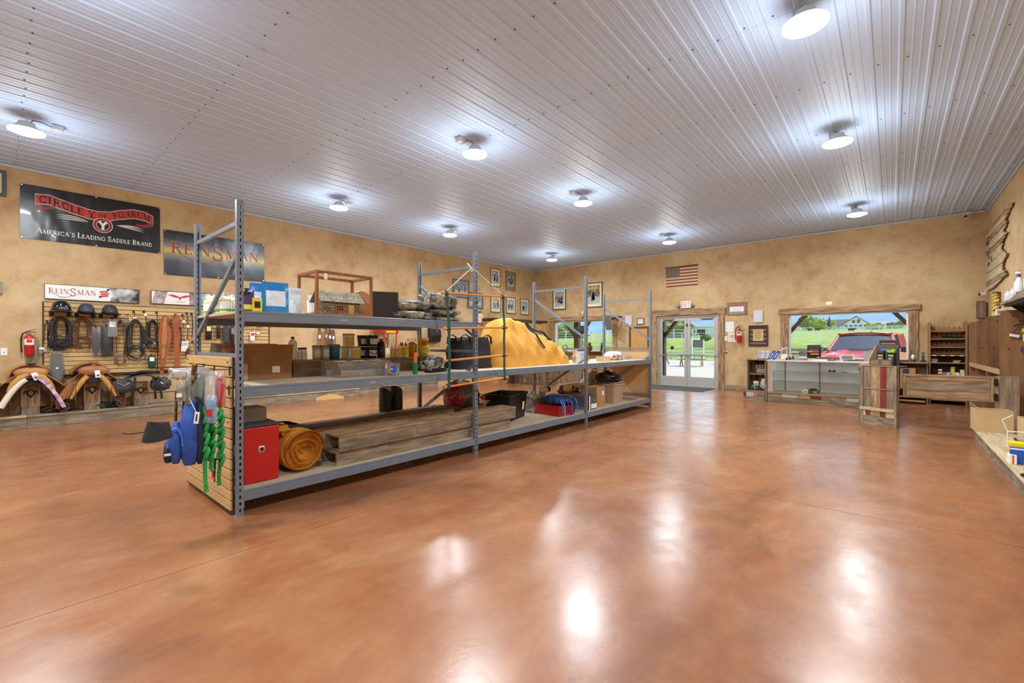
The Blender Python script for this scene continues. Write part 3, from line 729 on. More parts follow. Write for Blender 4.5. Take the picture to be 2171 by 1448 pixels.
# ================================================================ the long storage rack
RXF, RXB = -3.81, -4.93
PY = [1.23, 3.785, 6.34, 8.90]
RH = 2.435
rack = thing('storage_rack', 'long grey boltless steel storage rack down the middle of the shop', 'rack', (-4.37, 5.06, 0))
def post_mesh():
    b = MB(); w_, d, th = .047, .040, .003
    # web with real slots (faces +x), flanges behind it
    b.box(-th, 0, -w_/2, -.007, 0, RH); b.box(-th, 0, .007, w_/2, 0, RH)
    z = .03; pitch = .0508
    prev = 0
    while z+.03 < RH:
        b.box(-th, 0, -.007, .007, prev, z); prev = z+.026; z += pitch
    b.box(-th, 0, -.007, .007, prev, RH)
    for s in (-1, 1):
        y0, y1 = (-w_/2, -w_/2+th) if s < 0 else (w_/2-th, w_/2)
        b.box(-d, -th, y0, y1, 0, RH)
        b.box(-d, -d+th, y0+(th if s < 0 else -.012), y1+(.012 if s < 0 else -th), 0, RH)
    return b
p0 = None
for k, y in enumerate(PY):
    for side in (0, 1):
        x = RXF if side == 0 else RXB
        if p0 is None:
            p0 = post_mesh().mk('upright_post', STEEL, rack); o = p0
        else: o = share(p0, 'upright_post', rack)
        o.location = (x-rack.location.x, y-rack.location.y, 0); o.rotation_euler = (0, 0, 0 if side == 0 else math.pi)
        f = MB().box(-.055, .008, -.035, .035, 0, .004); ft = f.mk('foot_plate', STEEL, rack); ft.location = o.location; ft.rotation_euler = o.rotation_euler
    xa, xb = RXB+.045, RXF-.045
    def strut(z0, z1, nm):
        MB().beam((xa, y, z0), (xb, y, z1), .028, .032).mk(nm, STEEL, rack, ws=1)
    strut(2.262, 2.262, 'cross_strut'); strut(1.235, 1.235, 'cross_strut'); strut(.26, .26, 'cross_strut')
    if k == 0: strut(1.41, 2.02, 'diagonal_strut'); strut(1.05, .42, 'diagonal_strut')
    else: strut(2.10, 1.42, 'diagonal_strut'); strut(.42, 1.06, 'diagonal_strut')
ZD = (.187, .992, 1.582)
b0 = None
for k in range(3):
    y0, y1 = PY[k]+.024, PY[k+1]-.024
    for lev in ((0, 1, 2) if k == 0 else (0, 1)):
        zt = ZD[lev]+.003
        for side in (0, 1):
            x = RXF-.004 if side == 0 else RXB+.004; s = -1 if side == 0 else 1
            b = MB(); b.box(x, x+s*.036, y0, y1, zt-.085, zt-.022); b.box(x+s*.006, x+s*.016, y0, y1, zt-.022, zt)
            b.mk('beam', STEEL, rack, ws=1, bevel=.003)
            for yy in (y0, y1-.004):
                MB().box(x+s*-.001, x+s*.045, yy-.002, yy+.006, zt-.135, zt+.004).mk('beam_bracket', STEEL, rack, ws=1)
        MB().box(RXB+.022, RXF-.022, y0-.018 if k else y0-.03, y1+.018, zt-.021, zt-.001).mk('shelf_deck', MDF, rack, ws=1)
# label stickers on the beams
for (y, z) in ((2.05, 1.545), (2.35, .955)):
    MB().box(RXF-.0038, RXF-.0030, y, y+.07, z-.012, z+.006).mk('beam_sticker', TEXTG, rack, ws=1)
# slatted end panel on the near frame
sp = thing('slat_end_panel', 'maple slatwall panel fixed to the near end of the rack', 'panel', (-4.45, 1.193, 0))
X0, X1 = -5.05, -3.862
MB().box(X0, X1, 1.193, 1.203, .008, 1.205).mk('backing', BACKING, sp, ws=1)
k = 0; z = 1.222
while z > .05:
    zb = max(.008, z-(.0705 if k else .0745))
    MB().box(X0, X1, 1.176, 1.193, zb, z).mk('slat', SLATX, sp, ws=1, bevel=.0025)
    z = zb-.0085; k += 1
b = MB()
for x in (X0+.05, X1-.045):
    for zz in (1.185, .72, .04): b.lathe([(.008, 0), (.008, -.004)], 8, (x, 1.176, zz), 'y')
tag(b.mk('screw', BLACKM, sp, ws=1), kind='stuff')
ep = tag(MB().box(-4.97, -3.862, 8.93, 8.945, .02, 1.205).mk('end_board', M('tan_hardboard', (196, 156, 106), .6, c2=(204, 166, 116), scale=3), bevel=.002), 'plain tan board closing the far end of the rack', 'panel')

# ================================================================ hanging rod ladder
lad = thing('rod_ladder', 'hanging ladder of orange wooden rods on dark green straps', 'ladder', (-3.68, 3.68, .85))
XA = -3.69
rodpx = [((938, 621), (1071.7, 629.4)), ((942.4, 696.8), (1073.9, 694)), ((943.5, 765.3), (1073.9, 752.4)), ((942.4, 821), (1075, 800.6))]
sl = []; sr = []
for a, c in rodpx:
    A = onX(a[0], a[1], XA); B = onX(c[0], c[1], XA)
    r = MB().tube([A, B], .0125, 10).mk('rod', ORANGEW, lad, sm=40, ws=1)
    for P in (A, B): MB().blob(P, (.021, .021, .021), 12, 8, 0).mk('knob', ORANGEW, r, sm=70).location = -Vector((0, 0, 0))
    for ch in r.children: ch.data.transform(pmat(lad).inverted())
    d = (B-A).normalized(); sl.append(A+d*.055); sr.append(B-d*.055)
for pts in (sl, sr):
    pp = [pts[0]+Vector((0, 0, .03))]
    for i in range(3):
        pp += [pts[i]+Vector((.016, 0, 0)), pts[i]+Vector((.012, 0, -.05)), pts[i].lerp(pts[i+1], .5)+Vector((.006, 0, 0)), pts[i+1]+Vector((.012, 0, .05))]
    pp += [pts[3]+Vector((.016, 0, 0)), pts[3]+Vector((.008, 0, -.03))]
    MB().strap(pp, .036, .005, (0, 1, 0)).mk('strap', DKGREEN, lad, ws=1)
    b = MB()
    for q in pts: b.tube([q+Vector((.02*math.cos(a), 0, .02*math.sin(a))) for a in [2*math.pi*i/10 for i in range(10)]], .009, 6, closed=True)
    for i, q in enumerate(pts):
        m_ = MB().tube([q+Vector((.017*math.cos(a), .0, .017*math.sin(a))) for a in [2*math.pi*i_/10 for i_ in range(10)]], .012, 6, closed=True).mk('strap_loop', DKGREEN, lad, ws=1, sm=60)
ap = onX(1001, 567, XA-.06)
for q in (sl[0], sr[0]):
    MB().tube([ap, q+Vector((0, 0, .02))], .005, 6).mk('cord', M('white_cord', (226, 220, 206), .7), lad, ws=1)
MB().tube([ap+Vector((0, -.03, .0)), ap+Vector((-.06, -.01, .05)), ap+Vector((-.09, .0, .06)), ap+Vector((-.02, .03, -.03)), ap+Vector((0, -.02, -.05))], .006, 6).mk('knot', M('white_cord', (226, 220, 206), .7), lad, ws=1)

# ================================================================ goods helpers
def carton(name, label, c, sx, sy, h, mat, rz=0, cat='box', open_=False, flap=.0, group=None, tape=None):
    o = thing(name, label, cat, c, rz, group); th = .005
    if open_:
        b = MB(); b.box(-sx/2, sx/2, -sy/2, sy/2, 0, th)
        b.box(-sx/2, -sx/2+th, -sy/2, sy/2, th, h); b.box(sx/2-th, sx/2, -sy/2, sy/2, th, h)
        b.box(-sx/2+th, sx/2-th, -sy/2, -sy/2+th, th, h); b.box(-sx/2+th, sx/2-th, sy/2-th, sy/2, th, h); b.mk('body', mat, o)
    else: MB().box(-sx/2, sx/2, -sy/2, sy/2, 0, h).mk('body', mat, o, bevel=.004)
    if tape: MB().box(-.025, .025, -sy/2-.001, sy/2+.001, h-.04, h+.001).mk('tape', tape, o)
    return o
def bottle(name, label, c, r, h, bodym, capm, labm=None, shape='round', cat='bottle', group=None, cone=False, lab=(.2, .7), caph=.12, capr=.5):
    o = thing(name, label, cat, c, 0, group); hb = h*(1-caph)
    pr = [(r*.92, 0), (r, h*.03), (r, hb*.80), (r*.8, hb*.9), (r*.42, hb*.97), (r*.40, hb)]
    sg = 16
    MB().lathe(pr, sg).mk('body', bodym, o, sm=50)
    if cone: MB().lathe([(r*.5, hb), (r*.48, hb+h*caph*.3), (r*.12, h), (r*.06, h)], 12).mk('nozzle', capm, o, sm=50)
    else: MB().lathe([(r*capr, hb-.001), (r*capr, h), (r*capr*.9, h+.001)], 12).mk('cap', capm, o, sm=50)
    if labm: MB().lathe([(r*1.012, hb*lab[0]), (r*1.012, hb*lab[1])], sg).mk('paper_label', labm, o, sm=50)
    return o
def tub(name, label, c, r, h, bodym, lidm, labm=None, cat='tub', taper=.9, group=None, handle=None, open_=False):
    o = thing(name, label, cat, c, 0, group)
    if open_:
        MB().lathe([(r*taper*.9, .002), (r*taper, 0), (r, h), (r*.96, h), (r*taper*.95, .01)], 20).mk('body', bodym, o, sm=50)
    else:
        MB().lathe([(r*taper*.95, 0), (r*taper, .004), (r, h*.86)], 20).mk('body', bodym, o, sm=50)
        MB().lathe([(r*1.0, h*.86), (r*1.06, h*.865), (r*1.06, h*.985), (r*1.02, h)], 20).mk('lid', lidm, o, sm=40)
    if labm:
        b = MB(); n = 8; rt = lambda z: (r*taper+(r-r*taper)*z/(h*.86))*1.01
        b.grid(lambda u, v: ((rt(h*(.2+.5*v)))*math.cos(-.9+1.5*u), (rt(h*(.2+.5*v)))*math.sin(-.9+1.5*u), h*(.2+.5*v)), n, 2); b.mk('paper_label', labm, o, sm=50)
    if handle:
        pts = [(r*1.05*math.sin(a), -r*1.05*math.cos(a)*0-.0, 0) for a in (0,)]
        b = MB(); b.tube([(r*1.08*math.cos(t_)+.0, r*1.08*math.sin(t_), h*.82-.45*h*math.sin((t_+1.4)/2.8*math.pi)) for t_ in [-1.4+2.8*i/12 for i in range(13)]], .004, 6); b.mk('handle', handle, o, sm=60)
    return o
def pouch(name, label, c, w_, h, d, mat, rz=0, cat='bag', top=None, group=None, panel=None, seed=0, parent=None):
    """stand-up / hanging bag: pillow body with crimped top; faces +x"""
    o = thing(name, label, cat, c, rz, group)
    def fn(u, v, s=1):
        z = h*v; bulge = d*(math.sin(math.pi*min(1, .12+v*.88))**.7)*(1-abs(2*u-1)**3)*(1-.75*v)
        return (s*(bulge/1+.002)+.006*noise.noise(Vector((u*5+seed, v*5, s*3+seed))), (u-.5)*w_*(1-.05*v), z)
    b = MB(); b.grid(lambda u, v: fn(u, v, 1), 12, 12); b.grid(lambda u, v: fn(1-u, v, -1), 12, 12)
    b.mk('body', mat, o, sm=60)
    if top: MB().box(-.004, .004, -w_/2*.97, w_/2*.97, h*.86, h*1.0).mk('seal_strip', top, o)
    if panel: 
        b = MB(); b.grid(lambda u, v: Vector(fn(.14+.72*u, .22+.5*v, 1))+Vector((.003, 0, 0)), 10, 10); b.mk('paper_label', panel, o, sm=60)
    return o
CAMO = M('camo_cloth', (46, 40, 30), .55, c2=(172, 154, 120), c3=(98, 86, 62), scale=11, contrast=(.42, .58))
FILMP = glassmat('pack_film', (252, 252, 252), .02, .12, .04)
FILMC = glassmat('wrap_film', (250, 250, 251), .06, .18, .10)

# ---------------------------------------------------------------- upper shelf goods
Z2 = ZD[2]+.003; Z1 = ZD[1]+.003; Z0 = ZD[0]+.003
WB = M('white_bottle', (244, 244, 242), .3); GLAB = M('green_label', (120, 182, 50), .5); YLAB = M('yellow_label', (222, 206, 70), .5)
n = 0
ords = ('first', 'second', 'third', 'fourth', 'fifth', 'sixth')
for j in range(2):
    for i in range(5):
        o = bottle('supplement_bottle', '%s white bottle with green label in the %s row on the top shelf' % (ords[i], ('outer', 'inner')[j]), (-4.33-.115*i, 1.285+.095*j, Z2), .042, .175, WB, WHITE, GLAB, group='white bottles on the top shelf', lab=(.12, .26), capr=.55)
        MB().lathe([(.0426, .105), (.0426, .118)], 16).mk('paper_band', YLAB, o, sm=50)
pb = thing('display_carton', 'purple countertop display carton with slanted top', 'box', (-4.02, 1.335, Z2), .0)
PURP = M('purple_print', (84, 46, 110), .5)
MB().prism([(-.045, 0), (.045, 0), (.045, .19), (.02, .145), (-.045, .12)], 'x', -.06, .06).mk('body', PURP, pb); MB().box(.061, .064, -.035, .03, .02, .06).mk('paper_label', YLAB, pb); MB().box(-.05, .05, -.03, .025, .121, .165).mk('packets', BLACK, pb)
o = pouch('foil_pouch', 'black foil pouch with teal corner behind the purple carton', (-4.3, 1.5, Z2), .16, .23, .04, BLACK, panel=TEAL)
o = carton('product_box', 'small yellow box with a window on the top shelf', (-3.98, 1.40, Z2), .07, .075, .115, YELLOWB)
MB().box(.036, .0365, -.022, .022, .035, .088).mk('window', TEXTK, o); MB().box(-.02, .02, -.041, -.0378, .015, .10).mk('print', M('dark_print', (70, 62, 30), .5), o)
tub('white_tub', 'small white tub behind the rack post on the top shelf', (-4.16, 1.46, Z2), .05, .14, WHITE, WHITE)
FILMB = M('blue_film_bag', (20, 132, 206), .25, coat=.3)
PANW = M('printed_white_panel', (226, 232, 238), .4, c2=(206, 214, 222), scale=40, detail=2)
pouch('feed_bag', 'bright blue stand-up bag with white text panel, in front', (-3.99, 1.555, Z2), .215, .265, .045, FILMB, rz=-.12, panel=PANW, seed=1)
pouch('feed_bag', 'bright blue stand-up bag behind the other blue bag', (-4.16, 1.52, Z2), .215, .265, .045, FILMB, rz=-.12, panel=PANW, seed=2)
pouch('feed_bag', 'white printed bag behind the blue bags', (-4.26, 1.80, Z2), .20, .265, .05, PANW, seed=3)
pouch('feed_bag', 'white printed bag low beside the display case', (-4.12, 1.74, Z2), .16, .14, .04, PANW, seed=4)
pouch('feed_bag', 'white plastic bag seen inside the display case end', (-4.5, 2.12, Z2), .13, .24, .05, WHITE, seed=5)
# display case with cabin
dc = thing('display_case', 'red brown wooden frame display case holding a model cabin', 'display case', (-4.13, 2.17, Z2))
f = .026
xs_, ys_ = (-.18, .18), (-.275, .275)
for x in xs_:
    for y in ys_: MB().box(x-f/2, x+f/2, y-f/2, y+f/2, 0, .41).mk('post', FRAMEW, dc, bevel=.002)
for z in (.013, .397):
    for x in xs_: MB().box(x-f/2, x+f/2, ys_[0]+f/2, ys_[1]-f/2, z-f/2, z+f/2).mk('rail', FRAMEW, dc, bevel=.002)
    for y in ys_: MB().box(xs_[0]+f/2, xs_[1]-f/2, y-f/2, y+f/2, z-f/2, z+f/2).mk('rail', FRAMEW, dc, bevel=.002)
MB().box(xs_[0]+f/2, xs_[1]-f/2, ys_[0]+f/2, ys_[1]-f/2, 0, .008).mk('floor_board', FRAMEW, dc)
MB().box(.197, .199, -.215, -.185, .33, .385).mk('price_tag', PAPER, dc)
cb = thing('model_cabin', 'miniature stone cabin with shingle roof inside the display case', 'model cabin', (-4.13, 2.19, Z2+.009))
STON = M('tiny_stone', (92, 78, 62), .9, c2=(146, 126, 100), scale=40, rand=.25)
MB().box(-.09, .09, -.19, .19, 0, .145).mk('wall', M('mortar', (120, 104, 80), .9), cb)
rnd = random.Random(3)
st0 = None
for r_ in range(6):
    y = -.188
    while y < .17:
        wd = rnd.uniform(.022, .042); hh = .021
        if not (-.075 < y+wd/2 < .02 and 1.5 < r_ < 5) and not (.055 < y+wd/2 < .125 and r_ < 5):
            MB().box(.09, .094+rnd.uniform(0, .004), y+.001, min(.189, y+wd-.002), r_*.024+.001, r_*.024+hh).mk('stone', STON, cb)
        y += wd
for r_ in range(6):
    for x_ in (-.06, -.02, .02, .06): MB().box(x_-.019, x_+.019, -.195, -.19, r_*.024+.001, r_*.024+.022).mk('stone', STON, cb)
MB().prism([(-.09, .145), (.09, .145), (0, .225)], 'y', -.19, .19).mk('gable', M('mortar', (120, 104, 80), .9), cb)
SHIN = wood('grey_shingle', (118, 110, 92), (170, 162, 140), None, 'x', 4, .8, .15)
for s in (-1, 1):
    for r_ in range(7):
        k0, k1 = r_/7, (r_+1.25)/7
        a = Vector((s*.118*(1-k0), 0, .132+.108*k0+.003)); c_ = Vector((s*.118*(1-min(1, k1)), 0, .132+.108*min(1, k1)))
        b = MB(); b.add([(a.x, -.225, a.z), (a.x, .225, a.z), (c_.x, .225, c_.z+.001), (c_.x, -.225, c_.z+.001), (a.x, -.225, a.z-.006), (a.x, .225, a.z-.006), (c_.x, .225, c_.z-.005), (c_.x, -.225, c_.z-.005)],
            [(0,1,2,3), (7,6,5,4), (0,4,5,1), (1,5,6,2), (2,6,7,3), (3,7,4,0)]); b.mk('shingle', SHIN, cb)
wn_ = MB().box(.091, .099, -.07, .015, .045, .105).mk('window', LEATHER_O, cb)
for i in range(3):
    for j in range(2): MB().box(.0991, .1, -.062+i*.024, -.042+i*.024, .052+j*.025, .072+j*.025).mk('pane', TEXTK, wn_)
MB().box(.091, .098, .06, .12, .002, .112).mk('door', wood('pale_pine', (196, 146, 80), (212, 168, 104), None, 'z', 6), cb)
for k, (x, y, r_) in enumerate(((-4.33, 2.53, .13), (-4.42, 2.62, .16))):
    o = thing('wood_round', ('smaller polished wooden round leaning beside the display case', 'larger polished wooden round beside the display case')[k], 'wood round', (x, y, Z2), .25)
    MB().lathe([(r_*.97, -.018), (r_, -.012), (r_, .012), (r_*.97, .018)], 28, (0, 0, r_), 'x').mk('body', M('polished_round', (162, 106, 62), .35, c2=(186, 130, 82), scale=5), o, sm=40)
o = thing('framed_screen', 'black framed screen standing on edge on the top shelf', 'screen', (-4.04, 2.66, Z2), math.radians(-28))
MB().box(-.018, .018, -.14, .14, 0, .285).mk('casing', BLACK, o, bevel=.004); MB().box(.018, .019, -.125, .125, .015, .27).mk('glass', M('dark_screen', (34, 37, 42), .08), o)
def pack(label, c, sx, sy, sz, rz, seed, film=True, strap=True):
    o = thing('camo_pack', label, 'camo pack', c, rz, 'camouflage packs on the top shelf')
    MB().blob((0, 0, sz/2), (sx/2, sy/2, sz/2), 24, 14, .22, 2.4, seed, floor=.0, power=.62).mk('body', CAMO, o, sm=70)
    if strap:
        b = MB(); n_ = 12
        b.strap([(sx*.5*math.cos(a)*1.02, sy*.16, sz/2+sz*.53*math.sin(a)) for a in [math.pi*i/n_ for i in range(n_+1)]], .022, .004, (0, 1, 0)); b.mk('strap', BLKFAB, o)
    if film: MB().blob((0, 0, sz/2+.004), (sx/2*1.05, sy/2*1.05, sz/2*1.08), 24, 14, .26, 2.6, seed, floor=.001, power=.6).mk('plastic_wrap', FILMP, o, sm=70)
    return o
pack('flat wrapped camo pack at the bottom of the near pile', (-4.12, 3.00, Z2), .42, .52, .10, .1, 1)
pack('rolled camo pack lying on the near pile', (-4.15, 3.0, Z2+.105), .30, .52, .115, -.1, 2)
pack('wide flat camo pack at the bottom of the far pile', (-4.22, 3.53, Z2), .46, .42, .065, 0, 3, strap=False)
pack('middle wrapped camo pack of the far pile', (-4.22, 3.53, Z2+.07), .42, .42, .08, .1, 4)
pack('bulky camo duffel with black handles on top of the far pile', (-4.2, 3.52, Z2+.155), .34, .42, .19, 0, 5)

# ---------------------------------------------------------------- middle shelf goods
o = carton('cardboard_box', 'open brown cardboard box with raised flaps on the middle shelf', (-4.60, 1.62, Z1), .34, .52, .155, CARDD, 0, open_=True)
for (a, c_, e, g_) in ((-.17, .17, -.264, -.258), (-.17, .17, .258, .264)): MB().box(a, c_, e, g_, .155, .29).mk('flap', CARDD, o)
MB().add([(.17, -.26, .155), (.17, .26, .155), (.185, .27, .325), (.185, -.26, .325), (.165, -.26, .155), (.165, .26, .155), (.18, .27, .325), (.18, -.26, .325)], [(0,1,2,3), (7,6,5,4), (0,4,5,1), (1,5,6,2), (2,6,7,3), (3,7,4,0)]).mk('flap', CARDD, o)
MB().box(-.176, -.17, -.26, .26, .155, .33).mk('flap', CARDD, o)
MB().box(.1705, .1712, -.255, -.13, .005, .15).mk('tape', CARDL, o); MB().box(.1705, .1712, .08, .15, .06, .12).mk('paper_label', PAPER, o)
b = MB()
for k in range(5): b.box(.1713, .1716, -.24+.012*k, -.235+.012*k, .02, .02+.02*(3+k % 3))
b.mk('print', TEXTK, o)
o = pouch('red_cap_pack', 'red cap poking out of the open cardboard box', (-4.64, 1.50, Z1+.23), .12, .10, .05, REDP, cat='cap', seed=8)
# upright wooden sign, strap and magazines seen through the near frame
o = thing('wooden_plaque', 'weathered plank plaque standing behind the near rack frame', 'plaque', (-4.72, 1.38, Z1), .0)
for k, wd in enumerate((.06, .05, .055)): MB().cbox((0, -.09+.055*k, .17), (.018, .052, .34-.03*(k % 2)), Matrix.Rotation(-.12, 3, 'X')).mk('plank', RWZ, o)
o = thing('folded_halter', 'folded dark red leather halter beside the plank plaque', 'halter', (-4.34, 1.40, Z1))
b = MB()
for k in range(4): b.strap([(0, -.03+.018*k, 0), (.0, -.05+.02*k, .12), (.02, -.10+.022*k, .26), (.0, -.14+.02*k, .33+.01*k)], .03, .006, (1, 0, 0))
b.mk('straps', M('oxblood_leather', (116, 30, 28), .5), o)
# long hollow board box
def hollow(name, label, x0, x1, y0, y1, z0, z1, th, mats, group=None, open_side='back', splits=()):
    o = thing(name, label, 'board box', ((x0+x1)/2, (y0+y1)/2, z0), 0, group)
    ys_ = [y0]+list(splits)+[y1]
    for a, c_ in zip(ys_, ys_[1:]):
        MB().box(x1-th, x1, a+.0008, c_-.0008, z0, z1-th*1.02).mk('front_board', mats[0], o, ws=1, bevel=.002)
    MB().box(x0, x1+.004, y0-.004, y1+.004, z1-th, z1).mk('top_board', mats[1], o, ws=1, bevel=.003)
    MB().box(x0, x0+th, y0, y1, z0, z1-th*1.02).mk('back_board', mats[0], o, ws=1)
    MB().box(x0+th, x1-th, y0+.25, y0+.27, z0, z1-th*1.02).mk('inner_brace', mats[1], o, ws=1)
    MB().box(x0+th, x1-th, y1-.02, y1, z0, z1-th*1.02).mk('end_board', mats[1], o, ws=1)
    return o
hollow('wooden_riser', 'weathered hollow wooden riser holding bottles on the middle shelf', -4.80, -4.52, 1.93, 3.70, Z1, Z1+.165, .02, (RWY, RWY), splits=(2.55,))
ZR = Z1+.166
def onriser(px, X): 
    d = ray(px, 760); t_ = X/d.x; return (X, d.y*t_, ZR)
bottle('travel_bottle', 'tiny clear bottle with black cap beside the tall white bottle', onriser(600, -4.6), .016, .085, WB, BLACK, caph=.2, capr=.75)
bottle('shampoo_bottle', 'tall white bottle with black cap on the wooden riser', onriser(620.5, -4.62), .041, .235, WB, BLACK, caph=.09, capr=.4)
for k, px in enumerate((634, 638.5, 643, 647.5)):
    bottle('sample_bottle', '%s of four small white bottles with black caps' % ords[k], onriser(px, -4.57-.02*(k % 2)), .0165, .125, WB, BLACK, PANW, group='small white bottles on the riser', caph=.13, capr=.8)
CANL = M('white_can_print', (206, 202, 192), .5, c2=(150, 146, 140), scale=60, detail=2)
for k, (px, X) in enumerate(((671, -4.60), (681, -4.68), (690, -4.58))):
    tub('paper_can', ('left', 'rear', 'right')[k]+' white printed round can beside the blue tub', onriser(px, X), .042, .148, CANL, GREYP, PANW, 'can', 1.0, 'white printed cans on the riser')
o = tub('blue_tub', 'bright blue tub with tilted white lid on the riser', onriser(709, -4.60), .056, .16, M('blue_tub', (20, 110, 172), .25), GREYP, None, taper=.98)
JY = M('amber_lid', (222, 156, 24), .4); JW = M('jar_white', (226, 226, 224), .3)
tub('white_jar', 'white jar with amber lid at the bottom left of the jar stack', onriser(733, -4.70), .062, .138, JW, JY, YLAB, 'jar', 1, 'white jars with amber lids')
tub('white_jar', 'white jar with amber lid at the front right of the stack', onriser(752, -4.585), .064, .138, JW, JY, YLAB, 'jar', 1, 'white jars with amber lids')
p = onriser(739, -4.65); tub('white_jar', 'white jar with amber lid on top of the other jars', (p[0], p[1], ZR+.14), .062, .138, JW, JY, YLAB, 'jar', 1, 'white jars with amber lids')
for k, (px, X, zz, lab) in enumerate(((768, -4.72, 0, 'black bucket at the back bottom of the stack'), (787, -4.60, 0, 'black bucket at the front bottom of the stack'), (770, -4.72, .133, 'black bucket at the back top of the stack'), (789, -4.60, .133, 'black bucket at the front top of the stack'))):
    p = onriser(px, X); tub('black_bucket', lab+' with white label', (p[0], p[1], ZR+zz), .068, .13, BLACK, BLACK, PANW, 'bucket', .86, 'black buckets on the riser', handle=BLACKM if k == 1 else None)
bottle('wash_bottle', 'dark purple translucent jug with clear shoulder', onriser(808, -4.60), .047, .225, M('purple_liquid', (58, 28, 48), .2), GREYP, caph=.12, lab=(0, .1))
SQ = M('squeeze_bottle', (214, 190, 140), .35)
for k, (px, X) in enumerate(((831, -4.57), (837, -4.64), (845, -4.58))):
    bottle('squeeze_bottle', ('left', 'rear', 'right')[k]+' slim squeeze bottle with gold pattern and clear tip', onriser(px, X), .022, .165, SQ, WHITE, None, group='squeeze bottles on the riser', cone=True, caph=.3)
for k, (px, X) in enumerate(((850, -4.72), (853, -4.66), (860, -4.56))):
    bottle('glue_bottle', ('rear', 'middle', 'front')[k]+' flat white bottle with yellow label and red tip', onriser(px, X), .034, .185, WB, REDP, YELLOW, group='yellow label bottles on the riser', cone=True, caph=.25, lab=(.15, .85))
bottle('honey_jug', 'large amber jug with clear shoulder behind the yellow bottles', onriser(873, -4.70), .066, .235, M('amber_liquid', (188, 142, 40), .2), CLEAR, caph=.2, capr=.9)
p = onriser(898, -4.60)
tub('yellow_bucket', 'yellow bucket with white rim at the bottom of the pair', p, .068, .122, YELLOW, YELLOW, None, 'bucket', .86, 'yellow buckets on the riser', handle=WHITE)
tub('yellow_bucket', 'yellow bucket with red mark on top of the pair', (p[0]-.01, p[1], ZR+.124), .068, .11, YELLOW, YELLOW, M('red_mark', (196, 80, 40), .5), 'bucket', .86, 'yellow buckets on the riser')
# acrylic boxes
def acrylic(name, label, c, sx, sy, h, lean=0, cat='bin'):
    o = thing(name, label, cat, c); th = .004
    b = MB(); b.box(-sx/2, sx/2, -sy/2, sy/2, 0, th); b.mk('bottom', CLEAR, o)
    MB().box(-sx/2, -sx/2+th, -sy/2, sy/2, th, h).mk('back_wall', CLEAR, o); MB().box(sx/2-th, sx/2, -sy/2, sy/2, th, h*.45).mk('front_wall', CLEAR, o)
    for s in (-1, 1):
        b = MB(); b.prism([(-sx/2+th, th), (sx/2-th, th), (sx/2-th, h*.45), (0, h), (-sx/2+th, h)], 'y', s*sy/2-(th if s > 0 else 0), s*sy/2+(th if s < 0 else 0)); b.mk('side_wall', CLEAR, o)
    return o
acrylic('acrylic_holder', 'small clear acrylic holder below the blue tub', (-4.36, 2.24, Z1), .12, .15, .155)
ab = acrylic('acrylic_bin', 'long clear acrylic bin with brass snaps on the middle shelf', (-4.16, 2.50, Z1), .20, .62, .155)
for k in (1, 2): MB().box(-.09, .09, -.31+.2067*k-.002, -.31+.2067*k+.002, .004, .10).mk('divider', CLEAR, ab)
for k in range(3): MB().box(-.10, -.06, -.29+k*.2, -.17+k*.2, .154, .158).mk('top_lip', WHITE, ab)
rnd = random.Random(9); b = MB(); b2 = MB()
for k in range(90):
    q = (rnd.uniform(-.085, .085), rnd.uniform(-.30, -.11), .008+rnd.uniform(0, .022)); b.cbox(q, (.022, .006, .006), Matrix.Rotation(rnd.uniform(0, 3), 3, 'Z'))
for k in range(90):
    q = (rnd.uniform(-.085, .085), rnd.uniform(-.095, .29), .008+rnd.uniform(0, .014)); b2.cbox(q, (.018, .006, .006), Matrix.Rotation(rnd.uniform(0, 3), 3, 'Z'))
b.m = b2.m = Matrix.Translation(ab.location)
q = b.mk('brass_snaps', BRASS); q.location = ab.location; tag(q, 'heap of brass snaps in the acrylic bin', 'snaps', kind='stuff')
q = b2.mk('steel_rivets', CHROME); q.location = ab.location; tag(q, 'scatter of small silver rivets in the acrylic bin', 'rivets', kind='stuff')
o = thing('candy_tub', 'clear tub of wrapped sweets with round blue label', 'tub', (-3.96, 2.70, Z1))
MB().lathe([(.066, 0), (.072, .01), (.082, .125), (.084, .13)], 22).mk('body', CLEAR, o, sm=50)
MB().blob((0, 0, .055), (.066, .066, .052), 20, 12, .12, 5, 3).mk('sweets', M('pink_wrapped_sweets', (226, 196, 190), .4, c2=(230, 120, 100), scale=50, contrast=(.5, .62)), o, sm=60)
b = MB(); b.grid(lambda u, v: (.0795*math.cos(-.85+.95*(.5+(v*.5)*math.cos(6.283*u))), .0795*math.sin(-.85+.95*(.5+(v*.5)*math.cos(6.283*u))), .072+.042*v*math.sin(6.283*u)), 22, 4, cu=True); b.mk('round_label', BLUEP, o, sm=60)
MB().box(.062, .072, -.058, -.02, .065, .075).mk('label_band', TEXTW, o).rotation_euler = (0, 0, -.08)
o = thing('toy_cup_stack', 'stack of orange and green plastic cups on the middle shelf', 'cups', (-3.95, 2.985, Z1))
b = MB()
for k in range(4): b.lathe([(.026, .032*k), (.029, .032*k+.028), (.030, .032*k+.030), (.030, .032*k+.032)], 18)
b.mk('green_cups', M('green_cup', (18, 130, 66), .35), o, sm=40)
MB().lathe([(.027, .128), (.022, .133), (.019, .235), (.017, .237)], 18).mk('orange_cone', M('orange_cup', (234, 104, 32), .35), o, sm=40)
o = thing('rake_brush', 'black toothed plastic comb brush on the middle shelf', 'brush', (-4.06, 3.36, Z1), .25)
MB().box(-.05, .05, -.15, .17, .0, .03).mk('body', BLACK, o, bevel=.006)
for k in range(10): MB().box(.051, .066, -.14+.024*k, -.128+.024*k, .004, .05).mk('tooth', BLACK, o)
MB().box(-.03, .03, .17, .26, .01, .03).mk('grip', BLACK, o, bevel=.008)
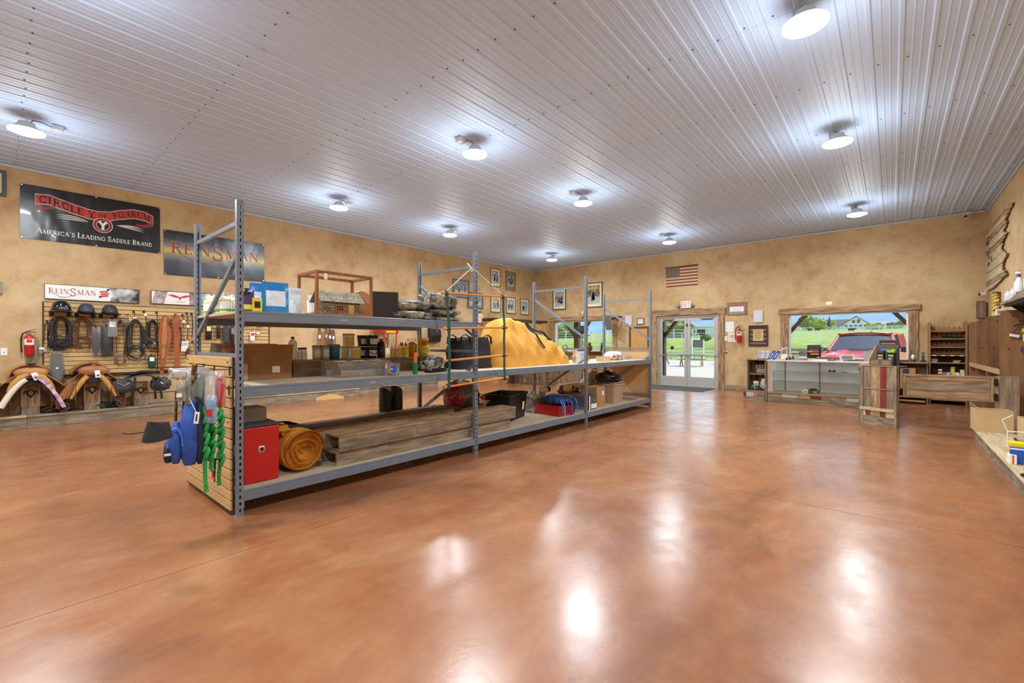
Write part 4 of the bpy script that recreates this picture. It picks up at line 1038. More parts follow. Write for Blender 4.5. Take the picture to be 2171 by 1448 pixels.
o = pack('crumpled black and clear plastic bag beside the comb brush', (-4.34, 3.50, Z1), .25, .3, .17, 0, 12, strap=False); o.name = 'plastic_bag'; o['category'] = 'bag'; del o['group']
[c_ for c_ in o.children if c_.name.startswith('body')][0].data.materials[0] = M('black_white_film', (30, 30, 32), .25, c2=(200, 200, 204), scale=14, contrast=(.45, .6))
# black tote
o = thing('tote_bag', 'black fabric tote bag with handles behind the second upright', 'tote bag', (-4.36, 4.18, Z1))
def tb(u, v):
    a = 2*math.pi*u; w_ = .20*(1-.25*v); l_ = .345*(1-.10*v)
    x = math.copysign(abs(math.cos(a))**.55, math.cos(a))*w_; y = math.copysign(abs(math.sin(a))**.55, math.sin(a))*l_
    k = 1+.09*noise.noise(Vector((x*7, y*7, v*4)))
    return (x*k, y*k, v*(.37+.05*math.sin(3*y+1)+.03*noise.noise(Vector((x*9, y*9, 2)))))
b = MB(); b.grid(tb, 36, 12, cu=True); n0 = len(b.v); b.add([Vector(tb(i/36, 0)) for i in range(36)], [tuple(range(36))]); b.add([Vector(tb(i/36, .97)) for i in range(36)], [tuple(range(36))]); b.mk('body', BLKFAB, o, sm=60)
for x, y0 in ((.15, -.20), (-.13, -.18), (.12, .24)):
    MB().strap([(x, y0-.08, .33), (x*1.02, y0-.07, .42), (x, y0, .455), (x*1.02, y0+.07, .42), (x, y0+.08, .33)], .03, .005, (1, 0, 0)).mk('handle', BLKFAB, o)
# big yellow canvas bag
o = thing('canvas_bag', 'huge slumped yellow canvas tent bag with black straps', 'canvas bag', (-4.38, 5.40, Z1))
def hgt(s):   # s 0..1 along y
    return .02+.66*(1-max(0, (s-.24)/.76)**1.5*.70)*min(1, (s/.09)**.5) if s > 0 else .02
def yb(u, v):
    s = u; a = math.pi*v
    H_ = hgt(s)*(1 if s < .96 else max(.12, (1-(s-.96)/.04))); w_ = .40*min(1, (s/.1)**.5 if s > 0 else 0)*(1-.25*s)*(1 if s < .94 else max(.25, 1-(s-.94)/.08))
    x = math.cos(a); z = math.sin(a)
    x = math.copysign(abs(x)**.75, x)*w_*(1-.35*max(0, z)**2); z = max(0, z)**.8*H_
    f_ = .055*noise.noise(Vector((s*5, v*3.5, 1)))+.035*noise.noise(Vector((s*12, v*6, 5)))+.045*abs(noise.noise(Vector((s*8+v*5, v*4-s*3, 9))))+.03*abs(noise.noise(Vector((s*21-v*6, v*11, 3))))-.03
    k = 1 if 0 < v < 1 else 0
    return (x+f_*k*(1 if x > 0 else -1)*.9, -.88+1.82*s, z*(1+f_*1.2)+f_*.4*k*min(1, z*6))
b = MB(); b.grid(yb, 56, 26); b.mk('body', CANVAS, o, sm=75)
for (u0, v0, u1, v1, wd) in ((.42, .42, .56, .13, .04), (.40, .44, .47, .30, .03), (.46, .46, .78, .36, .045), (.50, .48, .68, .42, .03)):
    pts = []
    for i in range(9):
        q = Vector(yb(u0+(u1-u0)*i/8, v0+(v1-v0)*i/8)); pts.append(q+Vector((.03, 0, .022)))
    MB().strap(pts, wd, .006, (0, 1, .2)).mk('strap', BLKFAB, o)
# far bay of the middle shelf
bottle('green_jug', 'clear jug with green liquid and handle beside the yellow bag', (-4.37, 6.56, Z1), .055, .25, glassmat('green_tint_jug', (206, 236, 214), .1, .1), DKGREEN, caph=.1)
MB().strap([(-.01, -.04, .2), (0, -.09, .23), (0, -.1, .28), (0, 0, .31), (0, .07, .25)], .014, .008, (1, 0, 0)).mk('handle', DKGREEN, bpy.data.objects['green_jug'])
o = thing('picture_book', 'thin white picture book standing open by the third upright', 'book', (-4.06, 6.55, Z1), -.35)
MB().box(-.006, .006, -.10, .10, 0, .20).mk('cover', PAPER, o); MB().box(.0061, .007, -.02, .09, .02, .18).mk('print', M('photo_print', (150, 176, 206), .5, c2=(210, 214, 216), scale=18), o); MB().box(-.09, -.007, -.101, -.094, 0, .20).mk('cover', CARDL, o)
o = thing('wire_basket', 'black basket holding dark boots behind the third upright', 'basket', (-4.36, 7.12, Z1)); MB().lathe([(.075, 0), (.08, .01), (.105, .2), (.11, .21), (.10, .205), (.072, .015)], 20).mk('body', BLACK, o, sm=40); MB().blob((0, 0, .19), (.08, .08, .06), 12, 8, .3, 3, 2).mk('contents', GREYFAB, o, sm=60)
o = carton('cardboard_tray', 'shallow cardboard tray on the far middle shelf', (-4.14, 7.48, Z1), .26, .36, .085, CARDL, .5, open_=True)
o = carton('cardboard_tray', 'small wooden look tray with black parts behind the cardboard tray', (-4.60, 7.42, Z1), .2, .3, .12, CARD, 0, open_=True); MB().box(-.06, .06, -.06, .08, .08, .14).mk('parts', BLACK, o, bevel=.01)
o = pack('white plastic shopping bag with red print on the far shelf', (-4.28, 8.14, Z1), .30, .42, .17, .2, 21, film=False, strap=False); o.name = 'shopping_bag'; o['category'] = 'bag'; del o['group']
[c_ for c_ in o.children if c_.name.startswith('body')][0].data.materials[0] = M('white_bag_red_print', (236, 230, 226), .4, c2=(206, 74, 58), scale=5, contrast=(.56, .62))
acrylic('acrylic_box', 'clear plastic box at the far end of the middle shelf', (-4.34, 8.68, Z1), .25, .30, .15)
b = MB(); b.tube([(-4.1, 7.75, Z1+.06), (-4.02, 7.82, Z1+.10), (-3.98, 7.90, Z1+.08), (-4.0, 7.96, Z1+.01)], .008, 6); tag(b.mk('crook_cane', BLACKM), 'thin black crook cane lying before the shopping bag', 'cane')

# ---------------------------------------------------------------- bottom shelf goods
o = thing('red_metal_box', 'glossy red metal box with round hole and grey lid', 'metal box', (-4.11, 1.43, Z0))
b = MB(); b.box(-.17, .17, -.14, .14, 0, .455); b.mk('body', RED, o, bevel=.012, seg=2)
MB().box(-.175, .175, -.145, .145, .457, .475).mk('rim', GREYFAB, o, bevel=.004)
MB().lathe([(.030, .1705), (.022, .178), (.016, .178), (.014, .171)], 20, (0, .0, .27), 'x').mk('grommet', CHROME, o, sm=50); MB().lathe([(.013, .171), (.013, .1725)], 14, (0, 0, .27), 'x').mk('hole', TEXTK, o)
b = MB(); b.box(-.16, .04, -.13, .09, .476, .60); b.mk('grey_bin', M('pale_grey_bin', (150, 150, 146), .5), o, bevel=.012)
# bedroll
o = thing('bedroll', 'rolled ochre canvas bedroll with black strap ends', 'bedroll', (-4.2, 1.79, Z0))
R_ = .19
def spiral(u, v):
    th_ = u*2*math.pi*3.6; r_ = R_*(1-.8*u)+.008*noise.noise(Vector((math.cos(th_)*2, math.sin(th_)*2, v*2)))
    r_ *= (1+.05*noise.noise(Vector((math.cos(th_), math.sin(th_), v*3+u*4))))
    x = -.24+.5*v+.02*math.sin(th_*1.3)*v*0+.025*noise.noise(Vector((th_*.7, 2, 0)))*v-.05*u*v*0
    return (x+(.03*math.sin(th_*2)*u)*v, r_*math.cos(th_), r_*math.sin(th_)*.98+R_)
b = MB(); b.grid(spiral, 130, 8); b.mk('roll', CANVASD, o, sm=80)
MB().lathe([(R_*.96, .19), (R_*.96, .2), (R_*.5, .215), (.01, .20)], 26, (0, 0, R_), 'x').mk('inner_folds', CANVASD, o, sm=70)
MB().lathe([(R_*.9, -.24), (R_*.97, -.2), (R_*.97, .17), (R_*.9, .19)], 26, (0, 0, R_), 'x').mk('core', CANVASD, o, sm=70)
MB().blob((-.05, -.12, .36), (.2, .09, .05), 20, 10, .3, 3, 4).mk('fold', CANVASD, o, sm=70)
for x in (-.1, .06): MB().tube([(x, (R_+.008)*math.cos(a), R_+(R_+.008)*math.sin(a)) for a in [2*math.pi*i/28 for i in range(28)]], .012, 6, closed=True, flat=.5).mk('strap', BLKFAB, o, sm=60)
MB().strap([(-.1, -.16, .32), (-.08, -.1, .42), (-.05, -.02, .41), (-.02, .05, .38)], .06, .008, (1, 0, .3)).mk('strap_end', BLKFAB, o)
# board boxes
hollow('beam_box', 'weathered hollow beam box, lower of the front stack', -4.19, -3.905, 2.06, 4.52, Z0, Z0+.132, .022, (RWY, RWY), 'hollow beam boxes on the bottom shelf', splits=(2.62, 3.4))
hollow('beam_box', 'weathered hollow beam box, upper of the front stack', -4.14, -3.875, 2.07, 4.60, Z0+.134, Z0+.285, .022, (RWY, RBY), 'hollow beam boxes on the bottom shelf', splits=(2.95, 3.33))
hollow('beam_box', 'dark hollow beam box, lower of the rear stack', -4.62, -4.33, 2.06, 3.92, Z0, Z0+.16, .022, (RBY, RBY), 'hollow beam boxes on the bottom shelf')
hollow('beam_box', 'dark hollow beam box, upper of the rear stack', -4.60, -4.31, 2.04, 3.88, Z0+.162, Z0+.322, .022, (RBY, M('dark_aged_top', (92, 66, 46), .7, c2=(116, 86, 62), scale=3, stretch=(14, 1, 14))), 'hollow beam boxes on the bottom shelf')
for k, (px, h_) in enumerate(((815, .545), (838, .56))):
    d = ray(px, 860); t_ = -4.78/d.x
    o = thing('tall_boot', ('tall black rubber boot with folded top, nearer', 'tall black rubber boot with open top, farther')[k], 'boot', (-4.76, d.y*t_, Z0), .3+.2*k, 'tall black boots')
    def bt(u, v):
        a = 2*math.pi*u; r_ = .062+.014*math.sin(v*2.6)+.006*v; zz = h_*v+.05*v*v*v*math.cos(a+1.5)
        return (r_*math.cos(a)*1.05, r_*math.sin(a)*.8, zz)
    b = MB(); b.grid(bt, 20, 14, cu=True); b.grid(lambda u, v: Vector(bt(1-u, v))*.94+Vector((0, 0, .02)), 20, 14, cu=True); b.mk('shaft', BLACK, o, sm=70)
    MB().blob((.1, 0, .045), (.13, .048, .05), 16, 10, .0, floor=0).mk('foot', BLACK, o, sm=70)
o = carton('cardboard_box', 'open cardboard box under the clear clothes bag', (-4.60, 4.30, Z0), .42, .55, .27, CARD, .15, open_=True)
for s in (-1, 1): MB().add([(.21, s*.275, .27), (-.21, s*.275, .27), (-.2, s*.40, .31), (.2, s*.40, .31), (.21, s*.275, .264), (-.21, s*.275, .264), (-.2, s*.40, .304), (.2, s*.40, .304)], [(0,1,2,3), (7,6,5,4), (0,4,5,1), (1,5,6,2), (2,6,7,3), (3,7,4,0)]).mk('flap', CARD, o)
o = thing('clothes_bag', 'clear plastic bag of red and dark green clothing', 'bag', (-4.60, 4.27, Z0+.20))
MB().blob((0, -.14, .2), (.17, .13, .19), 20, 12, .25, 3, 3).mk('red_cloth', M('crimson_cloth', (150, 24, 40), .7), o, sm=70)
MB().blob((.02, .1, .19), (.18, .16, .18), 20, 12, .28, 3, 7).mk('green_cloth', M('dark_green_cloth', (40, 66, 50), .7), o, sm=70)
MB().blob((0, -.02, .21), (.21, .28, .22), 24, 14, .22, 3, 5).mk('plastic_film', FILMC, o, sm=70)
MB().blob((.1, .33, .16), (.03, .05, .03), 10, 8, .4, 5, 2).mk('red_bow', REDP, o, sm=60)
# black tote bin
def bin_(name, label, c, sx, sy, h, mat, rz, rim=.02, group=None):
    o = thing(name, label, 'tote bin', c, rz, group)
    P_ = rrect(sx, sy, .05)
    def ring(k, z): return [(x*k, y*k, z) for x, y in P_]
    b = MB(); n_ = len(P_)
    b.add(ring(.86, 0)+ring(1, h)+ring(.96, h)+ring(.83, .008), [tuple(range(n_))[::-1]]+[(i, (i+1) % n_, n_+(i+1) % n_, n_+i) for i in range(n_)]+[(n_+i, n_+(i+1) % n_, 2*n_+(i+1) % n_, 2*n_+i) for i in range(n_)]+[(2*n_+i, 2*n_+(i+1) % n_, 3*n_+(i+1) % n_, 3*n_+i) for i in range(n_)]+[tuple(range(3*n_, 4*n_))])
    b.mk('body', mat, o, sm=40)
    b = MB(); b.add(ring(1.0, h-.03)+ring(1.045, h-.03)+ring(1.045, h+.004)+ring(.965, h+.004), [(k*n_+i, k*n_+(i+1) % n_, (k+1)*n_+(i+1) % n_, (k+1)*n_+i) for k in range(3) for i in range(n_)])
    b.mk('rim', mat, o, sm=40)
    return o
o = bin_('storage_bin', 'empty black plastic storage bin on the bottom shelf', (-4.50, 5.10, Z0), .48, .70, .38, BLACK, .32)
MB().box(.2215, .2235, .08, .16, .15, .27).mk('sticker', M('fruit_sticker', (222, 206, 70), .5, c2=(236, 232, 214), scale=22), o).rotation_euler = (0, .1, 0)
# clothes heap, red box, backpack
o = thing('cloth_heap', 'heap of grey and white cloth beside the black bin', 'cloth', (-4.60, 5.98, Z0)); MB().blob((0, 0, .10), (.20, .24, .22), 26, 14, .35, 3.5, 3, floor=0).mk('folds', M('grey_white_cloth', (120, 112, 102), .9, c2=(206, 200, 190), scale=9), o, sm=70)
o = thing('plush_skull', 'white and black plush lying on the cloth heap', 'plush', (-4.50, 6.06, Z0+.30)); MB().blob((0, 0, .05), (.09, .11, .06), 16, 10, .1, 2, 3, floor=0).mk('head', M('white_plush', (222, 216, 206), .9), o, sm=70); MB().blob((.06, .07, .06), (.04, .05, .045), 12, 8, .1, 2, 4).mk('dark_patch', BLKFAB, o, sm=70)
o = carton('red_box', 'shallow bright red box under the blue backpack', (-4.14, 5.90, Z0), .50, .36, .165, RED, -.12, open_=True)
o = thing('backpack', 'black and blue backpack lying on the red box', 'backpack', (-4.13, 5.93, Z0+.166), -.1)
MB().blob((0, 0, .06), (.24, .24, .075), 26, 14, .22, 3, 9, floor=0, power=.7).mk('body', M('backpack_black_blue', (26, 28, 34), .7, c2=(34, 62, 120), scale=6, contrast=(.5, .6)), o, sm=70)
BS = M('bright_blue_strap', (30, 96, 200), .5)
for k, (y, l_, m_) in enumerate(((-.17, .12, BS), (-.12, .16, M('cyan_strap', (46, 150, 196), .5)), (-.02, .13, NAVY), (.07, .20, BS), (.12, .12, BLKFAB), (.2, .13, BS))):
    MB().strap([(.12, y, .12), (.22, y, .085), (.262, y, .02), (.264, y+.01, -l_)], .026, .004, (0, 1, 0)).mk('strap', m_, o)
MB().tube([(-.1, -.2, .12), (.05, -.05, .15), (.14, .12, .13), (.16, .2, .1)], .014, 6, flat=.5).mk('strap', BS, o)
# rolls, boxes, tote
o = thing('hide_roll', 'rolled cream cowhide with brown patches on the bottom shelf', 'hide roll', (-4.62, 7.02, Z0+.0)); MB().lathe([(.03, -.34), (.085, -.34), (.09, -.3), (.09, .3), (.085, .34), (.03, .34)], 20, (0, 0, .31), 'y').mk('roll', M('cowhide', (222, 206, 178), .9, c2=(78, 44, 30), scale=3.2, contrast=(.52, .56)), o, sm=50); MB().box(-.14, .14, -.34, .34, 0, .22).mk('support_carton', CARD, o)
o = carton('appliance_box', 'grey and white printed box beside the third upright', (-4.10, 6.72, Z0), .36, .26, .235, M('charcoal_print', (84, 80, 78), .6)); MB().box(.181, .183, -.13, -.095, 0, .235).mk('white_edge', PAPER, o); MB().box(.181, .183, -.06, .125, .02, .10).mk('white_panel', PAPER, o); MB().box(.181, .183, .02, .08, .14, .16).mk('logo_print', TEXTG, o)
o = carton('cardboard_box', 'tall taped brown cardboard box on the bottom shelf', (-4.16, 7.13, Z0), .34, .30, .36, CARD, .0, tape=CARDL)
MB().box(.171, .1725, .03, .10, .2, .28).mk('paper_label', PAPER, o)
o = thing('linen_bundle', 'white cloth bundle tied above the taped box', 'bundle', (-4.62, 7.72, Z0)); MB().blob((0, 0, .24), (.15, .22, .24), 22, 12, .3, 3, 6, floor=0).mk('cloth', M('off_white_cloth', (206, 198, 184), .9), o, sm=70); MB().blob((0, .12, .5), (.05, .08, .06), 12, 8, .3, 3, 8).mk('knot', M('off_white_cloth', (206, 198, 184), .9), o, sm=70)
o = bin_('storage_bin', 'tan plastic storage bin carrying the black rubbish bag', (-4.18, 7.76, Z0), .48, .44, .37, M('taupe_plastic', (176, 148, 124), .5), .05)
MB().box(-.23, .23, -.21, .21, .375, .40).mk('lid', M('taupe_plastic', (176, 148, 124), .5), o, bevel=.01)
o = thing('rubbish_bag', 'shiny black rubbish bag on the tan bin', 'rubbish bag', (-4.18, 7.72, Z0+.402)); MB().blob((0, 0, .07), (.25, .30, .115), 28, 14, .28, 4, 2, floor=0).mk('body', M('black_bin_liner', (34, 35, 40), .22), o, sm=50); MB().blob((.02, -.03, .18), (.05, .06, .04), 10, 8, .4, 4, 3).mk('knot', M('black_bin_liner', (34, 35, 40), .22), o, sm=50)
o = thing('flat_boards', 'thin flat boards lying at the far end of the bottom shelf', 'boards', (-4.15, 8.35, Z0))
for k in range(3): MB().cbox((0, .02*k, .008+.014*k), (.5, .32-.04*k, .012), Matrix.Rotation(.08*k, 3, 'Z')).mk('board', (CARDL, GREYP, RBX)[k], o)
# ================================================================ goods hanging on the slat end panel (plane y = 1.176, reaching towards the camera)
YPN = 1.176
def hook(label, px, py, L_, name='wire_hook'):
    q = onY(px, py, YPN); o = thing(name, label, 'hook', q, group='black wire hooks on the end panel')
    MB().box(-.012, .012, -.004, 0, -.045, .025).mk('plate', BLACKM, o)
    b = MB(); b.tube([(0, -.003, 0), (0, -L_*.5, 0), (0, -L_+.03, .0), (0, -L_, .012)], .0035, 6); b.mk('arm', BLACKM, o, sm=60)
    return q
h1 = hook('upper black wire hook nearest the rack post', 487, 783, .34)
h2 = hook('lower short black wire hook with blue brush pack', 486, 824, .30)
h3 = hook('upper black wire hook in the middle of the panel', 455, 781, .36)
h4 = hook('upper black wire hook at the back edge of the panel', 432, 777, .36)
h5 = hook('lower black wire hook at the back edge of the panel', 424, 826, .40)
h6 = hook('long black wire arm carrying the black visor', 452, 899, .57)
# braided green ropes
def braid(label, px, py0, py1, Y, tails, hk, r=.0125):
    A = onY(px, py0, Y); B = onY(px, py1, Y); o = thing('braided_rope', label, 'rope', (A.x, Y, B.z), group='green braided ropes on the end panel')
    L_ = A.z-B.z; n_ = max(3, int(L_/.046)); b = MB(); lh = L_/n_
    for k in range(n_):
        z = L_-k*lh; s = 1 if k % 2 else -1
        pts = []
        for i in range(14):
            a = 2*math.pi*i/14
            x = .025*math.sin(a)*(1-.25*math.cos(a)); zz = -lh*.62*(1-math.cos(a))*1.0; dy = .011*math.cos(a)*1.0+.004*s
            pts.append((x+.006*s, dy, z+zz*1.15))
        b.tube(pts, r, 7, closed=True)
    b.mk('braid', GREEN, o, sm=80)
    for (dx, dz0, dz1) in tails:
        MB().tube([(dx*.2, 0, .03), (dx*.4, -.004, dz0), (dx*.7, -.005, (dz0+dz1)/2), (dx, .0, dz1)], [r, r, r*.95, r*1.15], 7).mk('tail', GREEN, o, sm=80)
    K_ = Vector((hk.x, Y, hk.z))-Vector((A.x, Y, B.z)); MB().tube([(0, .0, L_-.01), (K_.x*.2, 0, L_+.05), (K_.x*.9, 0, K_.z-.03), K_+Vector((0, 0, .006))], r*.8, 7).mk('loop', GREEN, o, sm=80)
braid('green braided rope farthest from the rack post', 435, 878, 966, .93, [(.03, -.1, -.24)], h2)
braid('green braided rope in the middle with short tails', 450, 893, 968, .99, [(-.02, -.05, -.085), (.012, -.06, -.10)], h2)
braid('green braided rope next to the rack post', 468, 870, 980, 1.06, [(-.035, -.05, -.17)], h2)
o = thing('orange_tassel', 'small orange tassel hanging below the middle green rope', 'tassel', onY(452, 1012, 1.02)); MB().tube([(0, 0, .12), (.002, 0, .05), (0, 0, 0)], [.006, .008, .012], 7).mk('strand', M('orange_cord', (226, 92, 40), .6), o, sm=70); MB().tube([(.03, 0, .14), (.03, 0, -.03)], [.012, .003], 6).mk('black_cord', BLKFAB, o); MB().tube([(0, 0, .11), (.01, 0, .2), Vector((h2.x, 1.02, h2.z))-o.location], .003, 5).mk('string', BLKFAB, o)
# blue backpack
q = onY(402, 983, .86); o = thing('backpack', 'royal blue school backpack hanging on the end panel', 'backpack', q, math.radians(-12))
W_, Hh, Dp = .22, .42, .13
def bk(u, v, w_=W_, h_=Hh, d_=Dp):
    a = 2*math.pi*u; zz = v; k = min(1, (math.sin(math.pi*(.06+.88*zz)))**.42); top = 1-.35*max(0, zz-.55)**1.5*2
    x = math.copysign(abs(math.cos(a))**.6, math.cos(a))*w_/2*k*top; y = math.copysign(abs(math.sin(a))**.6, math.sin(a))*d_/2*k*(1-.25*zz)
    return (x, y, h_*zz)
def closed_grid(b, fn, nu, nv):
    b.grid(fn, nu, nv, cu=True); b.add([fn(i/nu, 0) for i in range(nu)], [tuple(range(nu))[::-1]]); b.add([fn(i/nu, 1) for i in range(nu)], [tuple(range(nu))])
b = MB(); closed_grid(b, bk, 28, 18); b.mk('body', BLUE, o, sm=65)
b = MB(); b.m = Matrix.Translation((0, -.075, .02)); closed_grid(b, lambda u, v: bk(u, v, .18, .27, .08), 24, 14); b.mk('front_pocket', BLUE, o, sm=65)
b = MB(); b.m = Matrix.Translation((0, -.115, .03)); closed_grid(b, lambda u, v: bk(u, v, .15, .14, .06), 24, 12); b.mk('lower_pocket', NAVY, o, sm=65)
b = MB(); b.m = Matrix.Translation((0, .055, .0)); closed_grid(b, lambda u, v: bk(u, v, .21, .41, .06), 20, 14); b.mk('side_panel', NAVY, o, sm=65)
b = MB(); b.tube([(.092+.004*math.sin(a), -.078+.04*math.cos(a), .14+.12*math.sin(a)) for a in [math.pi*i/14 for i in range(15)]], .008, 6); b.mk('piping', M('light_blue_piping', (70, 118, 200), .5), o, sm=60)
MB().strap([(-.03, .06, .38), (-.03, .05, .43), (0, .04, .45), (.03, .05, .43), (.03, .06, .38)], .025, .005, (0, 1, 0)).mk('haul_loop', NAVY, o)
MB().box(.0755, .0775, -.135, -.10, .085, .10).mk('logo_print', TEXTW, o)
# packs on the hooks
FILMH = glassmat('hazy_film', (250, 250, 251), .08, .2, .26)
def hangbag(name, label, px0, py0, px1, py1, Y, mat, fill=None, d=.03, rz=-.6, cat='bag', tagm=None, seed=0):
    A = onY((px0+px1)/2, py1, Y); T_ = onY((px0+px1)/2, py0, Y); wd = (px1-px0)*(-SN*0+ (A-Vector((0, 0, HCAM))).length)/FPX*.82
    h_ = T_.z-A.z; o = thing(name, label, cat, A, rz)
    if fill:
        b = MB(); b.blob((0, 0, h_*.42), (d*.8, wd*.42, h_*.42), 18, 14, .18, 3, seed, power=.55); b.mk('contents', fill, o, sm=70)
    def fn(u, v, s):
        bulge = d*(1-abs(2*u-1)**2.5)*(math.sin(math.pi*min(1, .1+v*.9))**.6)
        return (s*(bulge+.0015)+.006*noise.noise(Vector((u*6+seed, v*6, s*2)))*s, (u-.5)*wd*(1+.04*math.sin(v*9)), h_*v)
    b = MB(); b.grid(lambda u, v: fn(u, v, 1), 9, 12); b.grid(lambda u, v: fn(1-u, v, -1), 9, 12); b.mk('film', mat, o, sm=70)
    if tagm: MB().box(d+.004, d+.006, -wd*.28, wd*.28, h_*.25, h_*.5).mk('paper_label', tagm, o)
    return o
hangbag('bagged_blanket', 'clear bag with folded dark green blanket on the end panel', 402, 778, 442, 868, .92, FILMH, M('bottle_green_cloth', (44, 86, 76), .8), .045, -.75, seed=1)
hangbag('bagged_pad', 'long clear sleeve with cream fleece pad', 425, 786, 456, 876, .96, FILMH, M('cream_fleece', (226, 216, 196), .9), .025, -.75, seed=2)
hangbag('bagged_rope', 'clear bag of bright red rope next to the rack post', 453, 786, 477, 862, 1.06, FILMH, M('bright_red_cord', (214, 40, 44), .6), .035, -.75, seed=3)
hangbag('brush_pack', 'light blue brush in a clear pack with red label', 437, 838, 459, 896, .95, FILMH, M('sky_blue_plastic', (62, 164, 220), .5), .022, -.75, seed=4, tagm=REDP)
hangbag('bit_bag', 'clear bag of white bridle fittings at the hook tip', 360, 780, 408, 805, .82, FILMH, M('white_fittings', (226, 222, 214), .4, c2=(90, 86, 80), scale=30, contrast=(.55, .62)), .02, -.75, seed=5)
hangbag('girth_pack', 'folded grey webbing girth with white printed label', 376, 816, 394, 850, .80, M('grey_webbing', (120, 116, 106), .8, c2=(150, 146, 134), scale=20), None, .02, -.75, seed=6, tagm=PAPER)
hangbag('girth_pack', 'slim grey webbing girth beside the gold chains', 393, 800, 405, 858, .84, M('grey_webbing', (120, 116, 106), .8), None, .018, -.75, seed=7)
q = onY(417, 899, .84); o = thing('paper_tag', 'long white paper tag hanging over the blue backpack', 'tag', q, -.75); MB().cbox((0, 0, .04), (.003, .028, .075), Matrix.Rotation(-.12, 3, 'X')).mk('card', PAPER, o); MB().tube([q+Vector((0, 0, .07)), Vector((h1.x, .84, h1.z))], .0015, 4).mk('string', PAPER, o, ws=1); MB().cbox((.002, 0, .04), (.001, .008, .045), Matrix.Rotation(-.12, 3, 'X')).mk('print', TEXTK, o)
# gold and black chain ropes
GOLD = M('gold_rope', (150, 112, 44), .4, .5, c2=(40, 32, 22), scale=60)
def chain(label, px0, py0, px1, py1, Y, r, n_, mat):
    A = onY(px0, py0, Y); B = onY(px1, py1, Y); o = thing('twisted_lead', label, 'lead', (B.x, B.y, B.z))
    for s in range(2):
        b = MB(); b.tube([A.lerp(B, i/(n_*6))+Vector((r*math.cos(i*1.05+s*math.pi), r*math.sin(i*1.05+s*math.pi), 0)) for i in range(n_*6+1)], r*.9, 6); b.mk('strand', mat, o, ws=1, sm=70)
    return o
chain('thick gold and black twisted lead in the middle of the panel', 413, 773, 405, 836, .88, .010, 9, GOLD)
chain('thin gold twisted lead hanging at the hook tip', 374, 828, 372, 896, .80, .0055, 14, GOLD)
o = chain('dark strap hanging behind the gold leads', 391, 850, 385, 905, .84, .006, 3, LEATHER_K)
q = onY(374, 911, .80); o = thing('price_card', 'small red price card under the thin gold lead', 'card', q, -.75); MB().box(-.0015, .0015, -.02, .02, 0, .055).mk('card', REDP, o); MB().box(.0016, .002, -.012, .012, .015, .04).mk('print', TEXTW, o)
# visor on the long arm
q = onY(338, 930, .62); o = thing('visor_cap', 'black padded visor hanging at the end of the long arm', 'visor', q, math.radians(35))
b = MB(); b.slab(lambda u, v: (.082*math.cos(math.pi*u)*(1-.34*v), -.08*math.sin(math.pi*u)*(1-.3*v), .012+.085*v+.03*math.sin(math.pi*u)*(v-.7)), 19, 6, (0, .008, 0)); b.mk('shell', BLKFAB, o, sm=70)
MB().blob((0, -.02, .05), (.06, .045, .035), 18, 10, .1, 3, 2).mk('padding', BLKFAB, o, sm=70)
